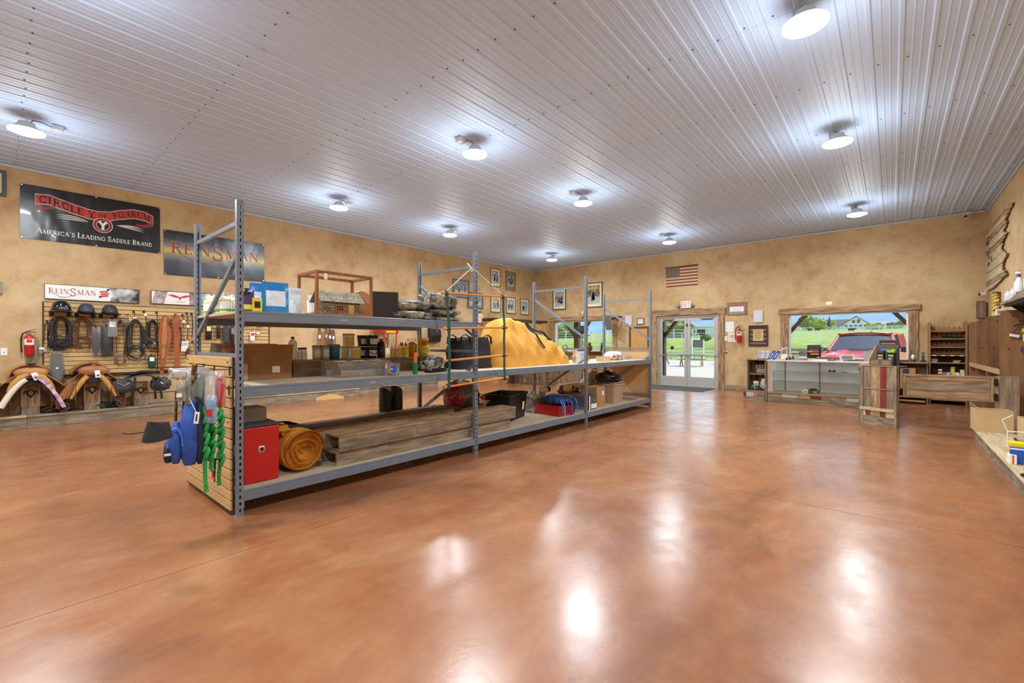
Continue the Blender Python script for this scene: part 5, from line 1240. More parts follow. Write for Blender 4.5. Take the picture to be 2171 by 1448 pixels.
# ================================================================ lettering (flat print, drawn as strokes with slab serifs)
def glyphs():
    T_, t_, m_ = .17, .065, .13
    V = lambda x: ('s', T_, [(x, 0), (x, 1)])
    G = {}
    def sf(*ps): return [('s', .06, [(x-h, y+(.03 if y < .5 else -.03)), (x+h, y+(.03 if y < .5 else -.03))]) for x, y, h in ps]
    el = lambda cx, cy, rx, ry, a0, a1, n=18: [(cx+rx*math.cos(math.radians(a0+(a1-a0)*i/n)), cy+ry*math.sin(math.radians(a0+(a1-a0)*i/n))) for i in range(n+1)]
    G['A'] = (.92, [('s', t_, [(.10, 0), (.44, 1)]), ('s', T_, [(.46, 1), (.80, 0)]), ('s', t_, [(.22, .34), (.66, .34)])]+sf((.1, 0, .11), (.8, 0, .13)))
    G['B'] = (.74, [V(.2), ('s', .09, [(.2, .96), (.42, .96), (.55, .9), (.58, .76), (.54, .6), (.4, .54), (.2, .54)]), ('s', .1, [(.2, .54), (.45, .53), (.61, .42), (.64, .28), (.6, .12), (.44, .04), (.2, .04)])]+sf((.14, 0, .12), (.14, 1, .12)))
    G['C'] = (.80, [('s', m_, el(.45, .5, .36, .45, 40, 320)), ('s', .06, [(.72, .62), (.72, .95)])])
    G['D'] = (.84, [V(.2), ('s', .11, [(.2, .96), (.46, .96), (.64, .86), (.73, .66), (.74, .5), (.73, .34), (.64, .14), (.46, .04), (.2, .04)])]+sf((.14, 0, .12), (.14, 1, .12)))
    G['E'] = (.70, [V(.2), ('s', t_, [(.2, .965), (.6, .965)]), ('s', t_, [(.2, .52), (.48, .52)]), ('s', t_, [(.2, .035), (.62, .035)]), ('s', .06, [(.6, .76), (.6, 1)]), ('s', .06, [(.48, .42), (.48, .62)]), ('s', .06, [(.62, 0), (.62, .25)])]+sf((.14, 0, .12), (.14, 1, .12)))
    G['F'] = (.66, [V(.2), ('s', t_, [(.2, .965), (.6, .965)]), ('s', t_, [(.2, .52), (.48, .52)]), ('s', .06, [(.6, .76), (.6, 1)]), ('s', .06, [(.48, .42), (.48, .62)])]+sf((.2, 0, .15), (.14, 1, .12)))
    G['G'] = (.86, [('s', m_, el(.45, .5, .36, .45, 40, 320)), ('s', .06, [(.72, .64), (.72, .95)]), ('s', .13, [(.72, .04), (.72, .42)])]+sf((.7, .4, .13)))
    G['I'] = (.42, [V(.2)]+sf((.2, 0, .16), (.2, 1, .16)))
    G['K'] = (.86, [V(.2), ('s', t_, [(.22, .4), (.68, .98)]), ('s', T_*.9, [(.36, .56), (.74, 0)])]+sf((.2, 0, .15), (.2, 1, .15), (.74, 0, .12), (.68, 1, .11)))
    G['L'] = (.66, [V(.2), ('s', t_, [(.2, .035), (.6, .035)]), ('s', .06, [(.6, 0), (.6, .27)])]+sf((.2, 1, .15), (.14, 0, .12)))
    G['M'] = (1.10, [('s', t_, [(.14, 0), (.15, 1)]), ('s', T_, [(.18, 1), (.52, .08)]), ('s', t_, [(.53, .08), (.88, 1)]), ('s', T_, [(.92, 0), (.92, 1)])]+sf((.14, 0, .11), (.92, 0, .14), (.12, 1, .1), (.93, 1, .12)))
    G['N'] = (.92, [('s', t_, [(.14, 0), (.14, 1)]), ('s', T_, [(.16, 1), (.76, .02)]), ('s', t_, [(.77, 0), (.77, 1)])]+sf((.14, 0, .11), (.12, 1, .1), (.77, 1, .11)))
    G['O'] = (.90, [('s', m_, el(.44, .5, .36, .45, 0, 360, 24))])
    G['R'] = (.82, [V(.2), ('s', .1, [(.2, .96), (.44, .96), (.58, .88), (.61, .75), (.57, .6), (.42, .52), (.2, .52)]), ('s', T_*.85, [(.38, .52), (.74, .02)])]+sf((.2, 0, .15), (.14, 1, .12), (.76, 0, .09)))
    G['S'] = (.66, [('s', .125, [(.56, .78), (.5, .92), (.34, .96), (.18, .9), (.12, .76), (.18, .62), (.34, .53), (.5, .44), (.58, .28), (.52, .1), (.34, .04), (.16, .08), (.1, .24)]), ('s', .05, [(.57, .7), (.57, .98)]), ('s', .05, [(.09, .02), (.09, .3)])])
    G['T'] = (.76, [V(.38), ('s', t_, [(.04, .965), (.72, .965)]), ('s', .05, [(.05, .78), (.05, 1)]), ('s', .05, [(.71, .78), (.71, 1)])]+sf((.38, 0, .15)))
    G['U'] = (.86, [('s', T_, [(.18, 1), (.18, .32)]), ('s', .1, [(.18, .34), (.22, .14), (.36, .04), (.5, .04), (.64, .14), (.68, .34)]), ('s', t_, [(.68, .32), (.68, 1)])]+sf((.18, 1, .14), (.68, 1, .11)))
    G['Y'] = (.84, [('s', T_, [(.1, 1), (.42, .46)]), ('s', t_, [(.74, 1), (.42, .46)]), ('s', T_, [(.42, 0), (.42, .5)])]+sf((.42, 0, .15), (.1, 1, .12), (.74, 1, .1)))
    G["'"] = (.26, [('s', .1, [(.14, 1), (.10, .72)])])
    return G
GL = glyphs()
def stroke_polys(pts, w_):
    out = []; n_ = len(pts)
    L_ = []; R_ = []
    for i, p in enumerate(pts):
        a = pts[max(0, i-1)]; c_ = pts[min(n_-1, i+1)]; dx, dy = c_[0]-a[0], c_[1]-a[1]; d = math.hypot(dx, dy) or 1
        nx, ny = -dy/d*w_/2, dx/d*w_/2; L_.append((p[0]+nx, p[1]+ny)); R_.append((p[0]-nx, p[1]-ny))
    for i in range(n_-1): out.append([R_[i], R_[i+1], L_[i+1], L_[i]])
    return out
def text_polys(s, gap=.06, small=.78, space=.4, weight=1.0):
    x = 0; out = []
    for ch in s:
        if ch == ' ': x += space; continue
        k = small if ch.islower() else 1.0
        w_, st = GL[ch.upper()]
        for _, wd, pts in st: out += stroke_polys([(x+p[0]*k, p[1]*k) for p in pts], wd*k*weight)
        x += (w_+gap)*k
    return out, x-gap
def text_mb(b, polys, fn):
    for q in polys:
        P_ = [fn(*p) for p in q]; b.add(P_, [tuple(range(len(q)))])
class Sheet:
    """a hanging sheet on the left wall given by its four picture corners (TL, TR, BR, BL)"""
    def __init__(s, tl, tr, br, bl, X, amp=0, seed=0):
        s.P = [onX(p[0], p[1], X) for p in (tl, tr, br, bl)]; s.X = X; s.amp = amp; s.seed = seed
        s.w = ((s.P[1]-s.P[0]).length+(s.P[2]-s.P[3]).length)/2; s.h = ((s.P[0]-s.P[3]).length+(s.P[1]-s.P[2]).length)/2
    def at(s, u, v, off=0):
        p = s.P[3].lerp(s.P[2], u).lerp(s.P[0].lerp(s.P[1], u), v)
        e = min(1, 8*min(u, 1-u, v+.08, 1.08-v)); d = 0
        if s.amp:
            d = s.amp*e*(.5+noise.noise(Vector((u*9+v*2.5+s.seed, v*1.6, s.seed)))+.5*noise.noise(Vector((u*21, v*2.5-u*3, s.seed+4))))
        return Vector((s.X+max(0, d)+off, p.y, p.z))
VINYLK = M('black_vinyl', (26, 25, 25), .3, coat=.3); RIBR = M('ribbon_red', (190, 58, 44), .4)
def sheet_thing(name, label, sh, mat, cat='banner', nu=60, nv=24, th=.003):
    c_ = sh.at(.5, 0); o = thing(name, label, cat, c_)
    b = MB(); b.slab(lambda u, v: sh.at(u, v, .001+th), nu, nv, (-th, 0, 0)); b.mk('sheet', mat, o, ws=1, sm=60)
    return o
# ---- black banner
sh = Sheet((42.5, 388), (338.8, 440.5), (339.8, 537.9), (42.5, 503.7), XL+.006, .007, 3)
o = sheet_thing('wall_banner', 'black vinyl banner with red ribbon lettering high on the wall', sh, VINYLK)
asp = sh.w/sh.h
cl = [(.094, .756), (.178, .773), (.248, .729), (.36, .663), (.457, .619), (.513, .61), (.59, .632), (.681, .707), (.786, .766), (.869, .755), (.939, .694)]
def spl(u):
    for (a, va), (c_, vc) in zip(cl, cl[1:]):
        if u <= c_:
            k = (u-a)/(c_-a); k = k*k*(3-2*k)*.5+k*.5; return va+(vc-va)*k
    return cl[-1][1]
OFF = .0075
def ribbon(b, half, off, u0=.094, u1=.939, n_=60):
    vs = []; fs = []
    for i in range(n_+1):
        u = u0+(u1-u0)*i/n_; v = spl(u)
        vs += [sh.at(u, v-half, off), sh.at(u, v+half, off)]
    for i in range(n_): fs.append((2*i, 2*i+2, 2*i+3, 2*i+1))
    b.add(vs, fs)
b = MB(); ribbon(b, .098, OFF, .091, .942); b.mk('ribbon_border', TEXTW, o, ws=1)
b = MB(); ribbon(b, .088, OFF+.0012); b.mk('ribbon', RIBR, o, ws=1)
for (ua, ub, va, vb) in ((.094, .22, .60, .67), (.80, .939, .545, .60)):
    b = MB(); n_ = 12; vs = []; fs = []
    for i in range(n_+1):
        k = i/n_; u = ua+(ub-ua)*k; v = va+(vb-va)*k-.03*math.sin(math.pi*k); hh = .045*(1-.5*(k if ua < .5 else 1-k))
        vs += [sh.at(u, v-hh, OFF+.0005), sh.at(u, v+hh, OFF+.0005)]
    for i in range(n_): fs.append((2*i, 2*i+2, 2*i+3, 2*i+1))
    b.add(vs, fs); b.mk('ribbon_curl', M('ribbon_shade_red', (150, 44, 34), .4), o, ws=1)
def on_ribbon(s, u0, u1, hgt_):
    polys, L_ = text_polys(s, small=.8); b = MB()
    text_mb(b, polys, lambda x, y: sh.at(u0+(u1-u0)*x/L_, spl(u0+(u1-u0)*x/L_)+(y-.5)*hgt_, OFF+.0028)); return b
for s, u0, u1, hh in (('CIRCLE Y', .115, .495, .135), ('OF', .515, .582, .085), ('YOAKUM', .617, .915, .13)):
    tag(on_ribbon(s, u0, u1, hh).mk('lettering', TEXTK, o, ws=1), kind='stuff')
polys, L_ = text_polys("America's Leading Saddle Brand", small=.78, space=.34, gap=.05)
b = MB(); text_mb(b, polys, lambda x, y: sh.at(.098+.832*x/L_, .125+y*.10, OFF+.001)); b.mk('lettering', TEXTW, o, ws=1)
def disc(b, cu, cv, r, off, n_=28, sy=1, r0=0):
    vs = [sh.at(cu+r*math.cos(6.2832*i/n_)/asp, cv+sy*r*math.sin(6.2832*i/n_), off) for i in range(n_)]
    b.add(vs, [tuple(range(n_))])
for r, m_, k in ((.150, TEXTW, 0), (.143, RIBR, 1), (.098, TEXTW, 2), (.092, TEXTK, 3)):
    b = MB(); disc(b, .548, .435, r, OFF+.0035+.001*k); b.mk('emblem_disc', m_, o, ws=1)
b = MB()
for q in stroke_polys([(-.06, .075), (0, .005)], .042)+stroke_polys([(.06, .075), (0, .005)], .042)+stroke_polys([(0, .02), (0, -.085)], .042):
    b.add([sh.at(.548+x/asp, .435+y, OFF+.0082) for x, y in q], [(0, 1, 2, 3)])
b.mk('emblem_letter', TEXTW, o, ws=1)
b = MB()
for i in range(22):
    a = 6.2832*i/22; rr = .118
    q = stroke_polys([(rr*math.cos(a)-.010*math.sin(a), rr*math.sin(a)+.010*math.cos(a)), (rr*math.cos(a)+.010*math.sin(a), rr*math.sin(a)-.010*math.cos(a))], .018)[0]
    b.add([sh.at(.548+x/asp, .435+y, OFF+.0058) for x, y in q], [(0, 1, 2, 3)])
tag(b.mk('ring_print', TEXTK, o, ws=1), kind='stuff')
b = MB()
for k in range(3):
    for (ua, va, ub, vb, cv) in ((.23, .52-.03*k, .44, .48-.012*k, .02), (.65, .475-.0*k, .86, .47-.03*k, -.0)):
        n_ = 10; pts = [(ua+(ub-ua)*i/n_, va+(vb-va)*i/n_+(.03-.012*k)*math.sin(math.pi*i/n_)*(1 if ua < .5 else 1)) for i in range(n_+1)]
        for i in range(n_):
            w1 = .007*math.sin(math.pi*(i+.05)/n_)+.001; w2 = .007*math.sin(math.pi*(i+1)/n_)+.001
            (u_, v_), (u2, v2) = pts[i], pts[i+1]; b.add([sh.at(u_, v_-w1, OFF), sh.at(u2, v2-w2, OFF), sh.at(u2, v2+w2, OFF), sh.at(u_, v_+w1, OFF)], [(0, 1, 2, 3)])
tag(b.mk('flourish', TEXTW, o, ws=1), kind='stuff')
for u, v in ((.01, .985), (.99, .985), (.5, .985), (.01, .015), (.99, .015), (.5, .015)):
    MB().lathe([(.012, 0), (.012, .004), (.006, .005)], 12, sh.at(u, v, .006), 'x').mk('grommet', CHROME, o, ws=1)
# ---- second banner
def grad_mat(name, z0, z1, stops, rough=.3):
    m = bpy.data.materials.new(name); m.use_nodes = True; n = m.node_tree.nodes; l = m.node_tree.links
    tc = n.new('ShaderNodeTexCoord'); sp_ = n.new('ShaderNodeSeparateXYZ'); l.new(tc.outputs['Generated'], sp_.inputs[0])
    r = n.new('ShaderNodeValToRGB'); e = r.color_ramp.elements; e[0].position, e[0].color = stops[0][0], S(stops[0][1]); e[1].position, e[1].color = stops[-1][0], S(stops[-1][1])
    for q, c_ in stops[1:-1]: e.new(q).color = S(c_)
    l.new(sp_.outputs['Z'], r.inputs[0]); l.new(r.outputs[0], n['Principled BSDF'].inputs['Base Color']); n['Principled BSDF'].inputs['Roughness'].default_value = rough
    return m
sh = Sheet((346.4, 485.6), (560.3, 517.9), (560.3, 597.9), (348, 582), XL+.006, .006, 8); asp = sh.w/sh.h
o = sheet_thing('wall_banner', 'grey and yellow vinyl banner with red serif lettering beside the black one', sh, grad_mat('grey_yellow_print', 0, 1, [(0, (36, 36, 40)), (.3, (70, 74, 84)), (.46, (140, 138, 120)), (.55, (214, 184, 72)), (.64, (130, 134, 132)), (.8, (64, 68, 80)), (1, (34, 34, 38))]))
def reinsman(mat, fn, o, swash=True, hi=None):
    xs_ = 0; b = MB(); cur = 0
    polys = []
    for ch, k, dy in (('R', 1.12, 0), ('E', 1, 0), ('I', 1, 0), ('N', 1, 0), ('S', 1.62, -.36), ('M', 1, 0), ('A', 1, 0), ('N', 1, 0)):
        w_, st = GL[ch]
        for _, wd, pts in st: polys += stroke_polys([(cur+p[0]*k, dy+p[1]*k) for p in pts], wd*k*.72)
        cur += (w_+.10)*k
    L_ = cur
    if swash:
        n_ = 22; P_ = []
        a, c_ = (.72, .05), (3.75, -.30)
        for i in range(n_+1):
            t_ = i/n_; P_.append((a[0]+(c_[0]-a[0])*t_, a[1]+(c_[1]-a[1])*t_-.55*math.sin(math.pi*t_)**.9))
        for i in range(n_):
            wd = .03+.07*math.sin(math.pi*(i+.5)/n_); polys += stroke_polys([P_[i], P_[i+1]], wd)
    text_mb(b, polys, lambda x, y: fn(x/L_, y)); b.mk('lettering', mat, o, ws=1)
reinsman(M('red_lettering_highlight', (214, 150, 120), .5), lambda x, y: sh.at(.057+.886*x-.004, .50+y*.225+.008, OFF-.001), o)
reinsman(M('deep_red_lettering', (150, 42, 34), .45), lambda x, y: sh.at(.057+.886*x, .50+y*.225, OFF+.0005), o)
for u, v in ((.012, .98), (.988, .98), (.012, .02), (.988, .02), (.5, .02)): MB().lathe([(.012, 0), (.012, .004), (.006, .005)], 12, sh.at(u, v, .006), 'x').mk('grommet', CHROME, o, ws=1)
# ---- long board signs
PHOTO = M('grey_photo', (40, 40, 42), .4, c2=(226, 226, 224), scale=3.5, contrast=(.45, .7))
sh = Sheet((93.9, 601), (295, 614.3), (295, 643.5), (94.6, 633), XL+.03)
o = thing('board_sign', 'long white board sign with red serif lettering above the helmets', 'sign', sh.at(.5, 0))
b = MB(); b.slab(lambda u, v: sh.at(u, v), 2, 2, (-.028, 0, 0)); b.mk('board', M('sign_edge_black', (24, 24, 24), .5), o, ws=1)
b = MB(); b.add([sh.at(.005, .03, .001), sh.at(.995, .03, .001), sh.at(.995, .97, .001), sh.at(.005, .97, .001)], [(0, 1, 2, 3)]); b.mk('white_face', PAPER, o, ws=1)
b = MB(); n_ = 14; P_ = [(.69-.03*(1-math.sin(math.pi*(i/n_))), .03+.94*i/n_) for i in range(n_+1)]
b.add([sh.at(u, v, .002) for u, v in P_]+[sh.at(.995, .97, .002), sh.at(.995, .03, .002)], [tuple(range(n_+3))]); b.mk('photo_panel', PHOTO, o, ws=1)
reinsman(M('deep_red_lettering', (150, 42, 34), .45), lambda x, y: sh.at(.035+.485*x, .38+y*.33, .003), o)
for k in range(3):
    b = MB(); b.add([sh.at(.555+.01*(k % 2), .30+.15*k, .003), sh.at(.645+.01*(k % 2), .36+.15*k, .003), sh.at(.645+.01*(k % 2), .47+.15*k, .003), sh.at(.555+.01*(k % 2), .41+.15*k, .003)], [(0, 1, 2, 3)]); b.mk('ribbon_print', RIBR, o, ws=1)
b = MB()
for u, v in ((.545, .25), (.632, .78)): b.add([sh.at(u, v, .0025), sh.at(u+.03, v+.02, .0025), sh.at(u+.03, v+.14, .0025), sh.at(u, v+.12, .0025)], [(0, 1, 2, 3)])
b.mk('ribbon_end', NAVY, o, ws=1)
sh = Sheet((320.4, 615.4), (447, 622.5), (447, 650), (320.8, 644), XL+.03)
o = thing('board_sign', 'long board sign with rider photos and small red emblem', 'sign', sh.at(.5, 0))
b = MB(); b.slab(lambda u, v: sh.at(u, v), 2, 2, (-.028, 0, 0)); b.mk('board', M('sign_edge_black', (24, 24, 24), .5), o, ws=1)
def quad(u0, u1, v0, v1, off, m_, nm, sk=0):
    b = MB(); b.add([sh.at(u0, v0, off), sh.at(u1, v0, off), sh.at(u1+sk, v1, off), sh.at(u0+sk, v1, off)], [(0, 1, 2, 3)]); return b.mk(nm, m_, o, ws=1)
quad(.006, .99, .04, .96, .001, PAPER, 'white_face'); quad(.006, .2, .04, .96, .002, M('photo_mauve', (120, 74, 78), .5, c2=(206, 190, 186), scale=9), 'photo_panel', .06)
quad(.62, .78, .04, .96, .002, M('photo_dark_riders', (44, 40, 40), .5, c2=(190, 170, 150), scale=10), 'photo_panel'); quad(.78, .98, .04, .96, .0025, M('photo_teal', (60, 140, 140), .5, c2=(200, 206, 200), scale=8), 'photo_panel', -.06)
b = MB()
for q in stroke_polys([(.29, .74), (.34, .70), (.40, .60), (.46, .56), (.52, .60), (.58, .70), (.63, .72)], .10): b.add([sh.at(x, y, .003) for x, y in q], [(0, 1, 2, 3)])
b.mk('ribbon_print', RIBR, o, ws=1); quad(.445, .475, .38, .55, .0032, TEXTR, 'emblem'); quad(.38, .54, .20, .24, .003, TEXTG, 'small_print')

# ================================================================ slatwall on the left wall
sw = thing('slatwall', 'maple slatwall tack display on the banner wall', 'slatwall', (XL, 2.25, .78))
Y0s, Y1s = .53, 4.02
MB().box(XL+.001, XL+.008, Y0s, Y1s, .785, 2.01).mk('backing', BACKING, sw, ws=1)
z = 2.01; k = 0; sl0 = None
while z > .80:
    zb = z-.0675; o = None
    if sl0 is None:
        sl0 = MB().box(-.009, .009, (Y0s-Y1s)/2, (Y1s-Y0s)/2, -.0675, 0).mk('slat', SLAT, sw, bevel=.003); o = sl0
    else: o = share(sl0, 'slat', sw)
    o.location = (.017, (Y0s+Y1s)/2-2.25, z-.78); z = zb-.0087; k += 1
for y in (Y0s-.018, Y1s): MB().box(XL+.001, XL+.035, y, y+.018, .77, 2.02).mk('side_trim', BACKING, sw, ws=1)
MB().box(XL+.001, XL+.035, Y0s, Y1s, .755, .782).mk('bottom_trim', BACKING, sw, ws=1); MB().box(XL+.001, XL+.03, Y0s, Y1s, 2.012, 2.034).mk('top_trim', RBY, sw, ws=1)
XH = XL+.085
def W_(px, py, off=0.0): return onX(px, py, XH+off)
def peg(o, p):
    MB().box(-.06, -.052, -.012, .012, -.03, .02).mk('hook_plate', BLACKM, o).location = p
    MB().tube([(-.055, 0, 0), (.03, 0, .0), (.045, 0, .018)], .004, 6).mk('hook_arm', BLACKM, o).location = p
def bridle(label, x0, x1, y0, y1, mat, seed, n_=7, coil=4, r=.008, tagm=None, bit=True, name='bridle'):
    rnd = random.Random(seed); c_ = W_((x0+x1)/2, y1); top = W_((x0+x1)/2, y0); o = thing(name, label, name.replace('_', ' '), c_)
    wd = W_(x1, y1).y-W_(x0, y1).y; h_ = top.z-c_.z
    b = MB()
    for k in range(n_):
        w2 = wd*(.5-.30*rnd.random()*(k > 1)); zt = h_-rnd.uniform(0, .05)*h_; dx = rnd.uniform(-.03, .03); zl = rnd.uniform(.12, .4)*h_; ph = rnd.uniform(-.02, .02)
        pts = []
        for i in range(15):
            t_ = i/14; a = math.pi*t_
            y = -w2*math.cos(a)**1 if 0 < i < 14 else (-w2 if i == 0 else w2)
            pts.append((dx+.012*math.sin(a*2+k), y*(1.0+.05*math.sin(k))+ph, zl+(zt-zl)*math.sin(a)**.45))
        b.tube(pts, r*rnd.uniform(.7, 1.1), 6, flat=.6)
    b.mk('headstall', mat, o, sm=70)
    if coil:
        b = MB()
        for k in range(coil):
            zc = h_*rnd.uniform(.12, .32); ww = wd*rnd.uniform(.38, .52); hh = h_*rnd.uniform(.07, .16); tl = rnd.uniform(-.08, .08)
            b.tube([(rnd.uniform(-.004, .004)+.02*math.sin(a+k), ww*math.cos(a), zc+hh*math.sin(a)+tl*math.cos(a)*wd) for a in [6.2832*i/20 for i in range(20)]], r*.8, 6, closed=True)
        b.mk('reins', mat, o, sm=70)
    if n_ > 3:
        b = MB()
        for k in range(3):
            zz = h_*(.45+.14*k); b.tube([(.02, -wd*.42, zz), (.045, -wd*.1, zz-.03), (.04, wd*.2, zz-.02), (.02, wd*.42, zz+.02)], r*.9, 6, flat=.6)
        b.mk('cross_straps', mat, o, sm=70)
    if bit:
        b = MB()
        for s in (-1, 1): b.tube([(.03, s*wd*.36+.022*math.cos(a), h_*.40+.022*math.sin(a)) for a in [6.2832*i/12 for i in range(12)]], .003, 6, closed=True)
        b.mk('rings', CHROME, o, sm=70)
    if tagm: MB().cbox((.05, wd*.1, h_*.28), (.003, .035, .05), Matrix.Rotation(.4, 3, 'X')).mk('price_tag', tagm, o)
    peg(o, (0, 0, h_-.01)); return o
def line(name, label, pts, r, mat, cat, tagm=None, flat=1, off=0):
    P_ = [W_(x, y, off) for x, y in pts]; lo = min(P_, key=lambda q: q.z); o = thing(name, label, cat, lo)
    MB().tube(P_, r, 6, flat=flat).mk('strap', mat, o, ws=1, sm=70)
    hi = max(P_, key=lambda q: q.z); peg(o, hi-lo)
    if tagm: MB().cbox(P_[len(P_)//2]-lo+Vector((.012, 0, 0)), (.003, .04, .05), Matrix.Rotation(.3, 3, 'X')).mk('price_tag', tagm, o)
    return o
def flatbag(name, label, x0, x1, y0, y1, mat, fill=None, d=.03, cat='pack', panel=None, off=0, seed=0):
    c_ = W_((x0+x1)/2, y1, off); top = W_((x0+x1)/2, y0, off); wd = W_(x1, y1).y-W_(x0, y1).y; h_ = top.z-c_.z; o = thing(name, label, cat, c_)
    def fn(u, v, s): return (s*(d*(1-abs(2*u-1)**2.5)*(math.sin(math.pi*min(1, .08+v*.9))**.6)+.0015), (u-.5)*wd, h_*v)
    b = MB(); b.grid(lambda u, v: fn(u, v, 1), 9, 10); b.grid(lambda u, v: fn(1-u, v, -1), 9, 10); b.mk('body' if not fill else 'film', mat, o, sm=70)
    if fill: MB().blob((0, 0, h_*.42), (d*.75, wd*.4, h_*.4), 16, 12, .22, 3, seed).mk('contents', fill, o, sm=70)
    if panel: MB().box(d*.9+.003, d*.9+.005, -wd*.33, wd*.33, h_*.55, h_*.85).mk('paper_label', panel, o)
    peg(o, (0, 0, h_)); return o
bridle('thin dark strap loop at the edge of the slatwall', 92, 108, 681, 724, LEATHER_B, 1, 2, 0, .007, bit=False, name='strap_loop')
o = thing('snaffle_bit', 'steel snaffle bit with white tag at the slatwall edge', 'bit', W_(96, 752))
b = MB(); [b.tube([(.0, dy+.03*math.cos(a), .07+.03*math.sin(a)) for a in [6.28*i/14 for i in range(14)]], .005, 6, closed=True) for dy in (-.04, .05)]; b.tube([(0, -.04, .07), (.01, .0, .075), (0, .05, .07)], .006, 6); b.mk('rings', CHROME, o, sm=70); MB().box(.01, .013, -.07, -.01, .09, .12).mk('price_tag', PAPER, o); MB().tube([(0, .03, .1), (-.02, .03, .14)], .004, 6).mk('hook_arm', BLACKM, o)
bridle('large tangled black bridle with coiled reins on the slatwall', 101, 152, 671, 744, LEATHER_K, 2, 12, 10, .0095)
bridle('brown bridle with coiled reins next to the large black one', 151, 196, 673, 739, LEATHER_B, 3, 8, 6, .008)
line('grey_crop', 'straight grey riding crop hanging beside the brown bridle', [(199.5, 673), (200, 700), (201, 735)], .009, M('grey_crop', (96, 94, 92), .5), 'crop')
flatbag('bagged_strap', 'clear pack with black strap loop on the slatwall', 192, 215, 692, 753, FILMC, BLKFAB, .022, seed=1)
flatbag('bagged_boots', 'long dark bag of folded boots on the slatwall', 214, 240, 690, 754, M('smoky_black_film', (44, 42, 40), .3, c2=(74, 70, 66), scale=9), None, .05, 'bag')
flatbag('grey_pouch', 'grey pouch with white header card in front of the dark bag', 228, 249, 676, 714, M('grey_film', (128, 128, 128), .3), None, .02, 'pouch', PAPER, .06)
bridle('slim brown reins with purple tag hanging low', 245, 266, 680, 792, LEATHER_B, 4, 3, 2, .006, tagm=M('lilac_tag', (120, 120, 190), .6), bit=False, name='rein_set')
o = thing('bit_cluster', 'cluster of shiny bits with yellow tag under the helmet shelf', 'bits', W_(271, 688))
b = MB(); rnd = random.Random(4)
for k in range(9):
    y, z = rnd.uniform(-.09, .09), rnd.uniform(.02, .17); rr = rnd.uniform(.015, .035); b.tube([(rnd.uniform(0, .03), y+rr*math.cos(a), z+rr*math.sin(a)) for a in [6.28*i/12 for i in range(12)]], .005, 6, closed=True)
b.mk('rings', CHROME, o, sm=70); MB().box(.035, .038, .01, .055, .07, .13).mk('yellow_tag', M('mustard_tag', (214, 164, 50), .6), o); MB().box(.03, .033, .07, .12, .11, .14).mk('oval_tag', PAPER, o); MB().tube([(-.06, 0, .18), (.04, 0, .18)], .006, 6).mk('hook_arm', BLACKM, o)
bridle('black double bridle with teal tag in the middle of the slatwall', 268, 308, 677, 770, LEATHER_K, 6, 10, 5, .008, tagm=TEAL)
bridle('smaller black bridle with teal and white tags', 311, 337, 678, 747, LEATHER_K, 7, 8, 6, .007, tagm=TEAL)
for k, px in enumerate((284, 306)):
    line('short_strap', ('short black keeper strap above the double bridle', 'short black cord with white tag above the bridles')[k], [(px, 660), (px+2, 667), (px+(5 if k else 1), 690 if k else 672)], .008, LEATHER_K, 'strap', PAPER if k else None)
flatbag('green_bag', 'dark green mesh bag with white tag low on the slatwall', 314, 329, 753, 781, M('forest_green_cloth', (24, 66, 52), .7), None, .03, 'bag', PAPER)
line('dressage_whip', 'thin dark whip hanging left of the orange breast collar', [(333, 662), (334, 700), (334.5, 740), (333.5, 787)], .007, LEATHER_K, 'whip')
# orange breast collar
P_ = [(351, 671, 11), (350, 690, 17), (349, 712, 23), (348.5, 728, 19), (347.5, 745, 15), (346, 760, 9), (344, 780, 6), (343, 793, 5)]
c_ = W_(347, 793); o = thing('breast_collar', 'long tooled orange leather breast collar', 'breast collar', c_)
pp = [W_(x, y, .02) for x, y, _ in P_]; MB().strap(pp, [w_*.0098 for _, _, w_ in P_], .012, (0, 1, 0)).mk('body', LEATHER_O, o, ws=1, bevel=.003)
pp = [W_(x-1, y, .034) for x, y, _ in P_[:6]]; MB().strap(pp, [w_*.0036 for _, _, w_ in P_[:6]], .008, (0, 1, 0)).mk('tooled_strip', LEATHER_T, o, ws=1)
MB().tube([W_(349, 733, .045)+Vector((0, .03*math.cos(a), .03*math.sin(a))) for a in [6.28*i/14 for i in range(14)]], .006, 6, closed=True).mk('ring', CHROME, o, ws=1); peg(o, W_(351, 671)-c_)
c_ = W_(376, 782); o = thing('leather_cinch', 'straight orange brown leather cinch strap', 'cinch', c_); MB().strap([W_(373, 668, .02), (W_(374, 690, .024)), W_(374.5, 720, .02), W_(375.5, 760, .02), W_(376, 782, .02)], .085, .01, (0, 1, 0)).mk('strap', LEATHER_O, o, ws=1, bevel=.002)
MB().strap([W_(371, 667, .03), W_(364, 672, .05), W_(360, 684, .05), W_(362, 692, .03)], .03, .006, (1, 0, 0)).mk('tie', LEATHER_K, o, ws=1); peg(o, W_(373, 667)-c_)
for k, (px, y0, y1, lab) in enumerate(((388, 668, 695, 'thin pale halter with tag beside the cinch'), (397, 664, 720, 'thin brown curb strap with white tag'), (407, 665, 718, 'thin dark strap with teal end'), (383, 695, 735, 'small dark leather pouch strap under the pale halter'))):
    line('curb_strap', lab, [(px, y0), (px+1.5, (y0+y1)/2), (px, y1)], .010+.004*(k == 3), (LEATHER_B, LEATHER_B, LEATHER_K, LEATHER_D)[k], 'strap', PAPER if k in (0, 1) else None, flat=.5)
flatbag('carded_item', 'white carded item low beside the cinch', 384, 399, 723, 745, PAPER, None, .012, 'pack', M('grey_panel', (180, 184, 190), .6)); flatbag('carded_item', 'dark carded spur strap near the rack post', 393, 402, 738, 758, LEATHER_D, None, .02, 'pack')
